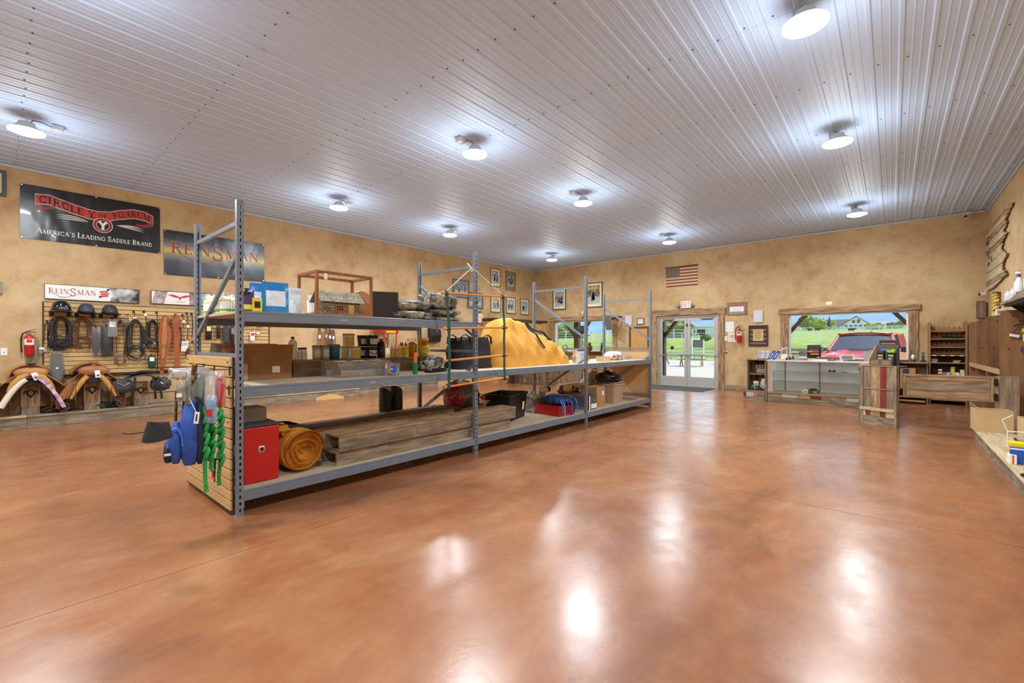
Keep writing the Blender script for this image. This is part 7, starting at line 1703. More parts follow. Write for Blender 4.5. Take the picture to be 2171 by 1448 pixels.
o = plate('wall_paper', 'cream poster with orange car picture below the typed sheet', (1543, 704), (1560.7, 725), M('pale_cream_paper', (222, 216, 186), .8), .004, 'poster', 'F'); MB().box(-.06, .10, -.006, -.0045, .12, .2).mk('print', M('orange_car_print', (196, 104, 60), .7, c2=(226, 210, 170), scale=20), o)
plate('light_switch', 'white switch plate beside the cream poster', (1535.5, 713), (1542, 722.5), WHITE, .012, 'switch', 'F')
o = plate('light_switch', 'brass double switch plate low by the door', (1535.7, 740), (1542.4, 749.5), BRASS, .01, 'switch', 'F'); [MB().box(x-.012, x+.012, -.02, -.0105, .05, .10).mk('toggle', WHITE, o) for x in (-.03, .03)]
plate('wall_sticker', 'small white sticker above the picture window', (1751, 640), (1763.6, 646), PAPER, .003, 'sticker', 'F')
q = onY(1567.5, 725.5, YF-.08); extinguisher('red fire extinguisher on the wall right of the door', q, -math.pi/2, .98)
# framed flag poem
picture('framed_flag', 'dark framed flag print with parchment text', [(1587, 689.6), (1628, 689.6), (1628, 734), (1587, 734)], 'F', M('dark_brown_frame', (58, 40, 30), .5), M('dark_flag_print', (56, 42, 38), .7), M('parchment', (206, 178, 120), .8, c2=(190, 158, 100), scale=8), .035, .075)
ff = bpy.data.objects['framed_flag']; mt = [c_ for c_ in ff.children if c_.name.startswith('mount')][0]
ya, yb_ = min(v.co.y for v in mt.data.vertices), max(v.co.y for v in mt.data.vertices); za, zb_ = min(v.co.z for v in mt.data.vertices), max(v.co.z for v in mt.data.vertices); xm = max(v.co.x for v in mt.data.vertices)
for k in range(4): MB().box(xm-.0005, xm+.0008, ya+(.0 if k < 2 else .0), yb_, za+(zb_-za)*(.04+k*.24), za+(zb_-za)*(.14+k*.24)).mk('stripe', M('faded_red_stripe', (140, 92, 78), .8), ff)
ar = [c_ for c_ in ff.children if c_.name.startswith('art')][0]; ar.data.transform(Matrix.Translation((.004, 0, 0)))
ya, yb_ = min(v.co.y for v in ar.data.vertices), max(v.co.y for v in ar.data.vertices); za, zb_ = min(v.co.z for v in ar.data.vertices), max(v.co.z for v in ar.data.vertices); xm = max(v.co.x for v in ar.data.vertices)
b = MB(); rnd = random.Random(2)
for k in range(9): b.box(xm, xm+.001, ya+.03+rnd.uniform(0, .03), yb_-.03-rnd.uniform(0, .05), zb_-.05-k*(zb_-za-.07)/9, zb_-.044-k*(zb_-za-.07)/9)
tag(b.mk('script_lines', LEATHER_D, ff), kind='stuff')
# flag banner
A = onY(1412, 569, YF-.01); B = onY(1479.5, 604.5, YF-.01); A2 = onY(1412.4, 609.2, YF-.01); B2 = onY(1480.4, 560.3, YF-.01)
zt, zb_ = (A.z+B2.z)/2, (A2.z+B.z)/2; x0, x1 = A.x, B.x; hh = zt-zb_; ww = x1-x0
fg = thing('flag_banner', 'faded american flag banner with wooden hanging rod', 'flag', ((x0+x1)/2, YF, zb_))
for k in range(13): MB().box(x0, x1, YF-.008, YF-.004, zb_+hh*k/13, zb_+hh*(k+1)/13).mk('stripe', M('faded_flag_red', (138, 74, 62), .85) if k % 2 == 0 else M('faded_flag_cream', (214, 184, 146), .85), fg, ws=1)
MB().box(x0, x0+ww*.43, YF-.0115, YF-.008, zb_+hh*6/13, zt).mk('canton', M('faded_flag_blue', (78, 80, 76), .85), fg, ws=1)
b = MB()
for r_ in range(9):
    for c_ in range(6 if r_ % 2 == 0 else 5):
        cx_ = x0+ww*.43*((c_+.5+(.5 if r_ % 2 else 0))/6); cz = zb_+hh*6/13+(zt-zb_-hh*6/13)*((r_+.6)/9.2); R1 = .020
        ps = [(cx_+(R1 if i % 2 == 0 else R1*.42)*math.sin(i*math.pi/5), cz+(R1 if i % 2 == 0 else R1*.42)*math.cos(i*math.pi/5)) for i in range(10)]
        b.add([(x, YF-.0122, z) for x, z in ps]+[(cx_, YF-.0122, cz)], [(i, (i+1) % 10, 10) for i in range(10)])
tag(b.mk('star', M('faded_flag_cream', (214, 184, 146), .85), fg, ws=1), kind='stuff')
MB().tube([(x0-.03, YF-.014, zt+.005), (x1+.03, YF-.014, zt+.005)], .011, 8).mk('rod', DARKWOOD, fg, ws=1)
# exit sign
A = onY(1442.9, 639, YF-.06); B = onY(1464.3, 652.7, YF-.06); ex = thing('exit_sign', 'white exit sign with red letters above the door', 'sign', ((A.x+B.x)/2, YF, B.z))
MB().box(A.x, B.x, YF-.06, YF-.001, B.z, A.z).mk('case', WHITE, ex, ws=1, bevel=.006)
LRED = M('exit_red_glow', (226, 40, 26), .5, emit=.25); hh = A.z-B.z; ww = B.x-A.x
E_ = {'E': [[(0, 0), (0, 1)], [(0, .95), (.6, .95)], [(0, .5), (.5, .5)], [(0, .05), (.6, .05)]], 'X': [[(0, 0), (.62, 1)], [(0, 1), (.62, 0)]], 'I': [[(.1, 0), (.1, 1)]], 'T': [[(.3, 0), (.3, 1)], [(-.02, .95), (.62, .95)]]}
cur = 0
for ch, adv in (('E', .82), ('X', .86), ('I', .42), ('T', .7)):
    b = MB()
    for st in E_[ch]:
        for q in stroke_polys(st, .15): b.add([(A.x+ww*(.10+.285*(cur+x)), YF-.0615, B.z+hh*(.16+.68*z)) for x, z in q], [(0, 1, 2, 3)])
    b.mk('letter', LRED, ex, ws=1); cur += adv
for s in (-1, 1): MB().blob(((A.x if s < 0 else B.x)+s*.05, YF-.07, B.z+hh*.35), (.055, .05, .055), 12, 8, 0).mk('lamp_head', GREYP, ex, ws=1, sm=60)
# window left: tv on bracket, black oval display, cameras
o = thing('wall_tv', 'grey tilted television on a wall bracket by the left window', 'television', onY(1290, 698, YF-.35), math.radians(-30)); MB().cbox((0, 0, .22), (.42, .045, .50), Matrix.Rotation(.28, 3, 'X')).mk('screen', M('tv_grey', (140, 138, 130), .25), o, bevel=.008); MB().cbox((0, -.026, .215), (.38, .005, .45), Matrix.Rotation(.28, 3, 'X')).mk('glass', M('tv_glass', (120, 120, 112), .12), o); MB().beam((.05, .03, .35), (.14, .42, .42), .05, .06).mk('bracket', BLACKM, o)
o = thing('round_display', 'black oval display panel on a thin stand before the left window', 'display', (onY(1234, 760, 12.9).x, 12.9, 0), .6); b = MB(); b.m = Matrix.Translation((0, 0, 1.80)) @ Matrix.Diagonal((1.0, 1, .6, 1)); b.lathe([(.19, -.03), (.21, -.015), (.21, .015), (.19, .03)], 28, axis='y'); b.mk('disc', BLACK, o, sm=50); MB().tube([(0, 0, 1.7), (0, 0, .02)], .015, 8).mk('pole', BLACKM, o); MB().lathe([(.14, 0), (.14, .02), (.03, .03)], 18).mk('base', BLACKM, o)
def camera_(label, p, d):
    o = thing('security_camera', label, 'camera', p, d); MB().lathe([(.035, -.06), (.042, -.05), (.042, .05), (.036, .06)], 14, (.07, 0, 0), 'x').mk('body', WHITE, o, sm=50); MB().lathe([(.034, .06), (.02, .061)], 14, (.07, 0, 0), 'x').mk('lens', BLACK, o); MB().tube([(-.02, 0, .09), (.03, 0, .05), (.05, 0, .02)], .014, 8).mk('arm', WHITE, o); MB().lathe([(.045, .09), (.045, .105)], 14, (-.03, 0, 0)).mk('mount', WHITE, o)
camera_('white camera over the left window', onY(1236, 666, YF-.12), math.radians(-100)); camera_('camera in the far corner under the ceiling', Vector((XL+.15, YF-.15, ZC-.14)), math.radians(-45)); camera_('dark eyed camera at the top right corner', Vector((1.25, YF-.14, ZC-.15)), math.radians(-110)); camera_('white bullet camera low in the right corner', onY(2092, 624, YF-.14), math.radians(-150))
# floor mat
m0 = onZ(1384, 818.5, 0); A = onZ(1445, 834, 0)
mt = thing('door_mat', 'dark grey entrance mat in front of the doors', 'mat', (-4.75, 13.2, 0)); MB().box(-6.05, -3.95, 12.55, 13.75, .0, .012).mk('carpet', M('grey_carpet', (72, 74, 74), .95, c2=(86, 88, 88), scale=60, bump=.3), mt, ws=1, bevel=.004)

# ================================================================ sales counter
CY, CZ = 11.5, .955
ct = thing('sales_counter', 'white panelled glass display counter on a reclaimed wood base', 'counter', (-1.3, CY+.3, 0))
CX0, CX1 = -2.16, -.16
MB().box(CX0, CX1, CY+.0, CY+.03, 0, .20).mk('base_board', RWX, ct, ws=1, bevel=.003)
x = CX0; rnd = random.Random(6); k = 0
while x < CX1-.02:
    L_ = rnd.uniform(.16, .32); xe = min(CX1, x+L_)
    MB().box(x+.001, xe-.001, CY-.012, CY-.001, .125, .20).mk('plank', (RWX, WHX, RBX, REDX, RWX)[k % 5], ct, ws=1); x = xe; k += 1
x = CX0; k = 0
while x < CX1-.02:
    L_ = rnd.uniform(.5, .9); xe = min(CX1, x+L_); MB().box(x+.001, xe-.001, CY-.012, CY-.001, 0, .122).mk('plank', RWX, ct, ws=1); x = xe
MB().box(CX0, CX1, CY-.03, CY+.5, .20, .235).mk('ledge', wood('pale_ledge', (146, 120, 86), (186, 160, 120), None, 'x', 2.4), ct, ws=1, bevel=.004)
CW = M('counter_white', (222, 224, 222), .5)
TL = bpy.data.materials.new('translucent_white'); TL.use_nodes = True; n = TL.node_tree.nodes; l = TL.node_tree.links; n.remove(n['Principled BSDF'])
a, c_, mx = n.new('ShaderNodeBsdfDiffuse'), n.new('ShaderNodeBsdfTranslucent'), n.new('ShaderNodeMixShader'); a.inputs[0].default_value = c_.inputs[0].default_value = S((240, 242, 244)); l.new(a.outputs[0], mx.inputs[1]); l.new(c_.outputs[0], mx.inputs[2]); l.new(mx.outputs[0], n['Material Output'].inputs[0])
MB().box(CX0+.09, CX1, CY+.44, CY+.443, .236, CZ-.03).mk('back_panel', TL, ct, ws=1)
MB().box(CX0+.09, CX1, CY+.46, CY+.60, 0, .235).mk('rear_base', CW, ct, ws=1)
MB().box(CX0+.07, CX0+.09, CY, CY+.46, .236, CZ-.03).mk('side_panel', CW, ct, ws=1)
MB().box(CX0, CX0+.07, CY-.01, CY+.04, .236, CZ-.03).mk('corner_post', LIGHTY, ct, ws=1)
MB().box(CX0+.07, CX1, CY-.005, CY+.003, .236, CZ-.03).mk('front_pane', SHOWGLASS, ct, ws=1)
for z in (.47, .70):
    MB().box(CX0+.09, CX1, CY+.06, CY+.43, z, z+.008).mk('glass_shelf', glassmat('shelf_glass', (246, 252, 249), .10), ct, ws=1)
for x in (CX0+.28, -1.22, -.36): MB().box(x-.008, x+.008, CY+.42, CY+.44, .236, CZ-.03).mk('shelf_standard', M('standard_dark', (82, 84, 84), .5), ct, ws=1)
LAM = M('white_laminate', (232, 232, 230), .3)
MB().box(CX0-.02, CX1, CY-.03, CY+.03, CZ-.03, CZ).mk('top_edge', LAM, ct, ws=1, bevel=.004); MB().box(CX0-.02, CX1, CY+.42, CY+.62, CZ-.03, CZ).mk('counter_top', LAM, ct, ws=1, bevel=.004); MB().box(CX0-.02, CX0+.05, CY+.03, CY+.42, CZ-.03, CZ).mk('top_edge', LAM, ct, ws=1)
MB().box(CX0+.05, CX1, CY+.03, CY+.42, CZ-.012, CZ).mk('top_pane', SHOWGLASS, ct, ws=1)
# items inside the case
for k, (x, z, lab, m_, sz) in enumerate(((-.98, .709, 'dark sunglasses on the upper glass shelf', BLACK, (.14, .05, .05)), (-.76, .709, 'small grey case on the upper glass shelf', GREYP, (.1, .06, .03)), (-.58, .709, 'pale yellow item on the upper glass shelf', M('pale_yellow', (222, 212, 160), .6), (.12, .06, .035)))):
    o = thing('case_item', lab, 'accessory', (x, CY+.2, z)); 
    if k == 0:
        for s in (-1, 1): MB().tube([(s*.035+.027*math.cos(a), 0, .025+.02*math.sin(a)) for a in [6.28*i/12 for i in range(12)]], .006, 5, closed=True).mk('lens_rim', BLACK, o); MB().lathe([(.024, 0), (.024, .003)], 12, (s*.035, 0, .025), 'y').mk('lens', TEXTK, o); MB().tube([(s*.065, 0, .03), (s*.07, .08, .03)], .004, 5).mk('temple', BLACK, o)
    else: MB().blob((0, 0, sz[2]/2), (sz[0]/2, sz[1]/2, sz[2]/2), 16, 8, .15, 3, k, power=.6).mk('body', m_, o, sm=60); MB().tube([(-sz[0]*.4, -.02, sz[2]*.6), (0, -.03, sz[2]), (sz[0]*.4, -.02, sz[2]*.6)], .004, 5).mk('band', GREYP, o)
o = carton('shoe_box', 'dark brown printed box at the bottom of the display case', (-1.30, CY+.13, .236), .17, .16, .075, LEATHER_D); MB().box(.01, .07, -.0825, -.0805, .01, .06).mk('print', TEXTG, o); MB().blob((-.01, 0, .09), (.08, .06, .02), 12, 8, .1).mk('strap_coil', BLACK, o, sm=60)
o = carton('small_box', 'small white box beside the dark box in the display case', (-1.45, CY+.13, .236), .10, .08, .065, PAPER); MB().box(-.03, .03, -.0425, -.0405, .015, .05).mk('print', TEXTG, o)
# open shelf cabinet at the counter end
sc_ = thing('end_bookcase', 'open reclaimed wood bookcase at the counter end', 'bookcase', (-2.38, CY+.1, 0))
BX0, BX1 = -2.60, -2.17
MB().box(BX1-.045, BX1, CY-.03, CY+.45, 0, .96).mk('side_board', RWZ, sc_, ws=1, bevel=.003); MB().box(BX0, BX0+.022, CY+.06, CY+.45, .2, .96).mk('side_board', RWZ, sc_, ws=1); MB().box(BX0, BX1-.045, CY-.0, CY+.45, .94, .96).mk('top_board', RWX, sc_, ws=1)
for k in range(5):
    xa = BX0+.022+k*.0726; MB().box(xa, xa+.071, CY+.43, CY+.445, .2, .94).mk('back_plank', (RBZ, REDZ, RWZ, REDZ, RBZ)[k], sc_, ws=1)
MB().box(BX0+.02, BX1-.045, CY+.10, CY+.43, .60, .62).mk('shelf_board', RBX, sc_, ws=1); MB().box(BX0, BX1-.045, CY+.0, CY+.43, .20, .22).mk('shelf_board', RBX, sc_, ws=1)
MB().box(BX0-.05, BX1-.045, CY-.06, CY-.03, .0, .10).mk('plank', RWX, sc_, ws=1); MB().box(BX0-.05, BX1-.045, CY-.055, CY-.03, .20, .245).mk('ledge', RBX, sc_, ws=1)
xa = BX0-.05
for k, wd in enumerate((.06, .16, .08, .135)): MB().box(xa+.001, xa+wd-.001, CY-.058, CY-.03, .102, .198).mk('plank', (REDX, WHX, RBX, RWX)[k], sc_, ws=1); xa += wd
o = thing('book_sign', 'dark wooden sign with cream lettering on the bookcase shelf', 'sign', (-2.33, CY+.25, .62)); MB().cbox((0, 0, .12), (.30, .02, .22), Matrix.Rotation(-.06, 3, 'Y')).mk('board', LEATHER_D, o)
polys, L_ = text_polys('ESTA', small=.8); b = MB(); text_mb(b, polys, lambda x, y: (-.12+.24*x/L_, -.0115, .125+.07*y)); b.mk('lettering', CREAM, o)
b = MB(); [b.box(-.10, .11, -.0115, -.0105, .09-.035*k, .108-.035*k) for k in range(3)]; tag(b.mk('small_lettering', CREAM, o), kind='stuff')
o = thing('photo_card', 'white card with grey picture in the bookcase', 'card', (-2.43, CY+.15, .245)); MB().cbox((0, 0, .105), (.10, .006, .19)).mk('card', PAPER, o); MB().cbox((0, -.004, .11), (.07, .002, .08)).mk('print', M('grey_mount_print', (140, 150, 140), .7), o)
o = thing('wood_letters', 'white poster with cream letter in the bookcase', 'poster', (-2.29, CY+.22, .245)); MB().cbox((.03, 0, .13), (.16, .006, .25), Matrix.Rotation(.15, 3, 'Y')).mk('card', PAPER, o)
polys, L_ = text_polys('A'); b = MB(); text_mb(b, polys, lambda x, y: (-.10+.1*x, -.006, .06+.12*y)); b.mk('letter', CREAM, o)
o = thing('greenery', 'green garland with pale flowers in the bookcase base', 'garland', (-2.40, CY+.05, .22)); rnd = random.Random(3); b = MB()
LEAFG = M('garland_green', (40, 78, 44), .7, rand=.2)
lf = MB().add([(0, 0, 0), (.012, .014, .004), (0, .042, .0), (-.012, .014, .004)], [(0, 1, 2, 3)]).mk('leaf', LEAFG, o)
for k in range(90):
    c_ = share(lf, 'leaf', o, (rnd.uniform(-.17, .15), rnd.uniform(-.06, .10), .03+rnd.uniform(0, .09)), (rnd.uniform(-.9, .9), rnd.uniform(-.9, .9), rnd.uniform(0, 6.28)), (1.3, 1.3, 1.3))
for k in range(3): MB().blob((-.08+.11*k, -.03, .11), (.012, .012, .01), 8, 6, .2).mk('flower', PAPER, o)
# counter-top goods
def card(name, label, x, y, w_, h_, mat, tilt=0, rz=0, d=.006, z=CZ, cat='card', print_=None):
    o = thing(name, label, cat, (x, y, z), rz); R1 = Matrix.Rotation(tilt, 3, 'X'); MB().cbox((0, 0, h_/2*math.cos(tilt)), (w_, d, h_), R1).mk('card', mat, o)
    if print_: MB().cbox((0, -d/2-.001, h_/2*math.cos(tilt)+.005), (w_*.7, .001, h_*.55), R1).mk('print', print_, o)
    return o
o = thing('brochure_rack', 'black brochure rack with white leaflets on the counter', 'brochure rack', (-2.28, CY+.22, CZ+.005)); MB().box(-.13, .13, -.05, .06, 0, .01).mk('base', BLACKM, o); MB().tube([(-.12, -.05, .01), (-.12, -.05, .14), (.12, -.05, .14), (.12, -.05, .01)], .004, 5).mk('wire', BLACKM, o)
for k in range(4): MB().cbox((-.09+.05*k, .01*k, .11), (.09, .006, .18), Matrix.Rotation(.25-.1*k, 3, 'Y')).mk('leaflet', PAPER if k % 2 else M('leaflet_grey', (200, 206, 204), .7), o)
for k in range(2):
    o = thing('blue_pamphlet', ('first slanted blue pamphlet on the counter', 'second slanted blue pamphlet on the counter')[k], 'pamphlet', (-2.15+.085*k, CY+.14, CZ+.002), group='blue pamphlets'); MB().cbox((.05, 0, .10), (.06, .012, .23), Matrix.Rotation(.55, 3, 'Y')).mk('cover', BLUEP, o); MB().cbox((.05, -.007, .10), (.015, .001, .13), Matrix.Rotation(.55, 3, 'Y')).mk('print', TEXTW, o)
o = thing('card_holder', 'white card holder with two upright rods on the counter', 'holder', (-1.86, CY+.18, CZ)); MB().cbox((0, 0, .07), (.13, .03, .12), Matrix.Rotation(-.12, 3, 'X')).mk('pocket', WHITE, o, bevel=.004)
for s in (-1, 1): MB().tube([(s*.04, .01, .12), (s*.055, .02, .30)], .006, 6).mk('rod', WHITE, o)
MB().tube([(-.09, .0, .2), (.0, .0, .26), (.05, .02, .27)], .010, 6).mk('ribbon', WHITE, o)
card('small_card', 'small beige upright card behind the brown jars', -1.63, CY+.25, .10, .12, M('beige_card', (206, 196, 170), .7), .1, .2)
for k in range(3): o = bottle('trinket_jar', ('first', 'second', 'third')[k]+' small brown trinket jar on the counter', (-1.80+.06*k, CY+.10+.02*(k % 2), CZ), .022, .06+.02*k, LEATHER_D, BLACKM, group='trinket jars on the counter')
o = thing('snack_bag', 'black snack bag with red and yellow print before the window', 'bag', (-1.62, 13.58, .95)); 
ob = pouch('snack_display', 'black carton with red and yellow lettering before the window', (-1.50, 13.50, .93), .30, .36, .06, BLACK, -math.pi/2, 'bag')
bpy.data.objects.remove(o)
MB().box(.065, .067, -.10, .11, .16, .23).mk('red_print', TEXTR, ob); MB().box(.066, .068, -.13, -.02, .19, .205).mk('yellow_print', YELLOW, ob); MB().box(.065, .067, -.06, .12, .12, .14).mk('yellow_print', YELLOW, ob)
for k, (x, y, w_, d_, h_, m_, lab) in enumerate(((-1.25, CY+.35, .62, .2, .045, RBX, 'long flat brown board lying on the counter'), (-1.02, CY+.33, .50, .16, .03, FRAMEW, 'reddish board stacked on the flat brown board'), (-1.22, CY+.06, .34, .12, .03, PAPER, 'white flat box at the counter edge'), (-1.62, CY+.06, .20, .12, .02, M('grey_blue_pad', (120, 132, 150), .5), 'grey blue pad at the counter edge'), (-.62, CY+.30, .34, .16, .03, RBX, 'short brown board by the standing card'))):
    o = thing('flat_board', lab, 'board', (x, y, CZ+(.046 if k == 1 else 0)), .04*k); MB().box(-w_/2, w_/2, -d_/2, d_/2, 0, h_).mk('body', m_, o, bevel=.004); MB().box(-w_/2+.03, -w_/2+.05, -d_/2-.001, d_/2+.001, 0, h_+.001).mk('end_band', CARDL, o)
card('notice_card', 'white standing card with grey square print on the counter', -.72, CY+.24, .26, .14, PAPER, .1, 0, print_=TEXTG)
card('menu_card', 'tall leaning grey card stand near the counter end', -.38, CY+.16, .11, .22, M('frosted_grey', (190, 192, 190), .4), .2, .1)
# ---------------- pillar end of the return counter
pl_ = thing('counter_pillar', 'reclaimed plank pillar with red stripe ending the counter', 'pillar', (-.164, 9.288, 0), math.radians(-29))
PW = .51
x = -PW/2+.03
for k, (wd, m_) in enumerate(((.12, RWZ), (.125, RBZ), (.095, REDZ), (.11, RWZ))):
    MB().box(x+.001, x+wd-.001, .0, .02, .285, .955).mk('plank', m_, pl_); x += wd
for s in (-1, 1): MB().box(s*(PW/2-.015)-.017, s*(PW/2-.015)+.017, -.02, .06, 0, .965).mk('corner_post', RWZ, pl_, bevel=.003)
MB().box(-PW/2-.012, PW/2-.03, -.035, .02, .235, .285).mk('ledge', LIGHTY, pl_, bevel=.004); MB().box(-PW/2+.03, PW/2-.03, -.012, .0, .585, .605).mk('batten', RWX, pl_)
x = -PW/2+.02
for k, wd in enumerate((.05, .07, .14, .08, .13)): MB().box(x, x+wd-.002, -.012, .02, .15, .233).mk('plank', (WHX, REDX, RBX, REDX, LIGHTY)[k], pl_); x += wd
x = -PW/2+.02
for k, wd in enumerate((.22, .09, .16)): MB().box(x, x+wd-.002, -.014, .02, .0, .148).mk('plank', RWX, pl_); x += wd
MB().box(-PW/2, PW/2, -.01, .24, .957, .972).mk('top_board', RWX, pl_); MB().box(-PW/2+.06, PW/2-.2, .06, .22, 0, .955).mk('carcass', RWZ, pl_)
rc = thing('return_counter', 'brown topped return counter behind the plank pillar', 'counter', (-.30, 10.5, 0)); MB().box(-.46, -.04, 9.66, 11.45, .90, .945).mk('counter_top', RBY, rc, ws=1); MB().box(-.44, -.06, 9.68, 11.44, 0, .90).mk('carcass', RWZ, rc, ws=1)
db = thing('display_carton', 'dark grey display box with colourful packets on the pillar', 'display box', (-.10, 9.40, .973), math.radians(-29)); DG = M('dark_grey_box', (92, 90, 88), .7)
MB().prism([(-.10, 0), (.10, 0), (.10, .31), (.06, .31), (-.10, .10)], 'x', .155, .165).mk('side', DG, db); MB().prism([(-.10, 0), (.10, 0), (.10, .31), (.06, .31), (-.10, .10)], 'x', -.165, -.155).mk('side', CARDL, db); MB().box(-.155, .155, .09, .10, 0, .33).mk('back', DG, db); MB().box(-.155, .155, -.10, -.09, 0, .10).mk('front', DG, db)
for k in range(2): MB().box(-.13+.155*k, -.02+.155*k, -.103, -.1005, .01, .08).mk('flag_print', M('brown_flag_print', (150, 112, 66), .7), db)
for k in range(2):
    o = thing('cigar_packet', ('purple topped black packet in the display box', 'green topped black packet in the display box')[k], 'packet', (-.10-.065+.13*k+.03, 9.40-.02-.07*k, .985), math.radians(-29)); MB().box(-.05, .05, -.02, .02, 0, .20).mk('body', BLACK, o); MB().box(-.035, .035, -.022, -.0205, .06, .12).mk('oval_print', M('silver_blue', (140, 150, 180), .5), o); MB().box(-.05, .05, -.025, .025, .20, .235).mk('top_flap', (PURP, M('lime', (130, 200, 50), .5))[k], o); MB().box(-.035, .035, -.0225, -.0205, .14, .16).mk('yellow_print', YELLOW, o)
for k, (dx, m_, lab) in enumerate(((-.02, M('sky_blue_plastic', (62, 164, 220), .5), 'light blue'), (.05, M('orange_red_print', (226, 84, 40), .5), 'orange red'), (.10, YELLOW, 'yellow'))):
    o = thing('cigar_packet', lab+' packet at the back of the display box', 'packet', (-.10+dx*.875+.02, 9.40+.045-dx*.48, .985), math.radians(-29)); MB().box(-.04, .04, -.012, .012, 0, .25).mk('body', m_, o); MB().box(-.03, .03, -.014, -.0125, .18, .22).mk('print', TEXTK, o)
o = thing('header_card', 'dark header card above the display box', 'card', (-.045, 9.48, .973), math.radians(-29)); MB().box(-.13, .13, -.004, .004, .30, .41).mk('card', M('charcoal_card', (58, 52, 48), .7), o); MB().box(-.10, .10, -.006, -.0045, .345, .36).mk('print', M('orange_ink', (226, 120, 40), .6), o); MB().box(-.01, .01, -.003, .003, 0, .30).mk('stem', BLACK, o)
# ---------------- half gate and hinge post
g = thing('half_gate', 'low reclaimed wood gate between pillar and wall fixture', 'gate', (.62, 9.36, .49))
GX0, GX1 = .13, 1.12
for k, (z0, z1, m_) in enumerate(((.505, .61, RBX), (.612, .715, RWX), (.717, .815, RBX))): MB().box(GX0+.04, GX1-.04, 9.352, 9.372, z0, z1).mk('plank', m_, g, ws=1, bevel=.002)
MB().box(GX0, GX1, 9.345, 9.39, .817, .85).mk('top_rail', RBX, g, ws=1, bevel=.004); MB().box(GX0, GX1, 9.345, 9.39, .485, .503).mk('bottom_rail', RBX, g, ws=1)
for x in (GX0, GX1-.035): MB().box(x, x+.035, 9.345, 9.385, .503, .817).mk('stile', RBZ, g, ws=1)
for z in (.56, .77): MB().box(GX1-.01, GX1+.03, 9.325, 9.345, z-.05, z+.05).mk('hinge', BLACKM, g, ws=1, bevel=.006)
o = thing('gate_post', 'grey weathered plank post carrying the gate hinges', 'post', (1.24, 9.38, 0)); MB().box(1.125, 1.36, 9.35, 9.39, .0, .86).mk('plank', RWZ, o, ws=1, bevel=.003); MB().box(1.125, 1.36, 9.391, 9.41, 0, .84).mk('backing', RBZ, o, ws=1)

# ================================================================ back counter and gun shelf on the far wall
bc = thing('back_counter', 'dark topped wooden work counter under the picture window', 'counter', (-.6, 13.55, 0))
MB().box(-1.9, .60, 13.28, 13.76, .885, .92).mk('counter_top', RBX, bc, ws=1); MB().box(-1.9, .60, 13.70, 13.76, 0, .885).mk('back_board', RBX, bc, ws=1)
for x in (-1.9, -.7, .09, .575): MB().box(x, x+.025, 13.32, 13.70, 0, .885).mk('divider', PLYZ, bc, ws=1)
MB().box(-1.87, .575, 13.32, 13.70, .12, .15).mk('lower_shelf', PLYX, bc, ws=1); MB().box(.12, .575, 13.34, 13.70, .30, .32).mk('lower_shelf', PLYX, bc, ws=1)
MB().box(-.2, .55, 13.1, 13.3, .05, .07).mk('foot_rail', RBX, bc, ws=1)
o = carton('cardboard_box', 'cardboard box with black printed tape in the back counter', (.27, 13.45, .322), .26, .26, .45, CARD); [MB().box(-.09, .02, -.1325, -.1305, z, z+.11).mk('black_tape', M('tape_black_blue', (46, 56, 70), .5), o) for z in (.04, .19, .33)]
o = carton('cardboard_box', 'plain cardboard box left of the taped box', (.02-.12, 13.5, .152), .2, .22, .5, CARDL)
o = thing('computer_mouse', 'white and black scanner on the back counter', 'scanner', (.36, 13.40, .92)); MB().blob((0, 0, .10), (.035, .05, .06), 12, 10, .05).mk('head', WHITE, o, sm=60); MB().lathe([(.05, 0), (.05, .015), (.02, .05), (.018, .07)], 14).mk('stand', BLACK, o, sm=50)
o = thing('cordless_phone', 'dark grey cordless phone on its base', 'phone', (.525, 13.42, .92)); MB().box(-.05, .05, -.04, .05, 0, .03).mk('base', BLACK, o, bevel=.008); MB().cbox((0, 0, .12), (.05, .028, .19), Matrix.Rotation(-.1, 3, 'X')).mk('handset', GREYFAB, o, bevel=.008); MB().cbox((0, -.016, .16), (.032, .002, .035), Matrix.Rotation(-.1, 3, 'X')).mk('screen', GREYP, o)
o = thing('keyboard_heap', 'black cables and keyboard on the back counter', 'keyboard', (.12, 13.45, .92)); MB().cbox((0, 0, .014), (.34, .13, .02)).mk('keyboard', BLACK, o); b = MB(); [b.tube([(-.15+.05*k, -.1, .01), (-.1+.06*k, -.19, .0), (-.12+.05*k, -.19, -.13)], .008, 5) for k in range(3)]; b.mk('cable', BLACK, o)
o = thing('tilted_monitor', 'grey receipt monitor facing the window behind the pillar', 'monitor', (-.02, 13.55, .92)); MB().cbox((0, 0, .18), (.34, .02, .24), Matrix.Rotation(-.15, 3, 'X')).mk('screen', M('light_grey_panel', (186, 188, 190), .5), o); MB().cbox((0, 0, .03), (.14, .12, .05)).mk('foot', GREYP, o)

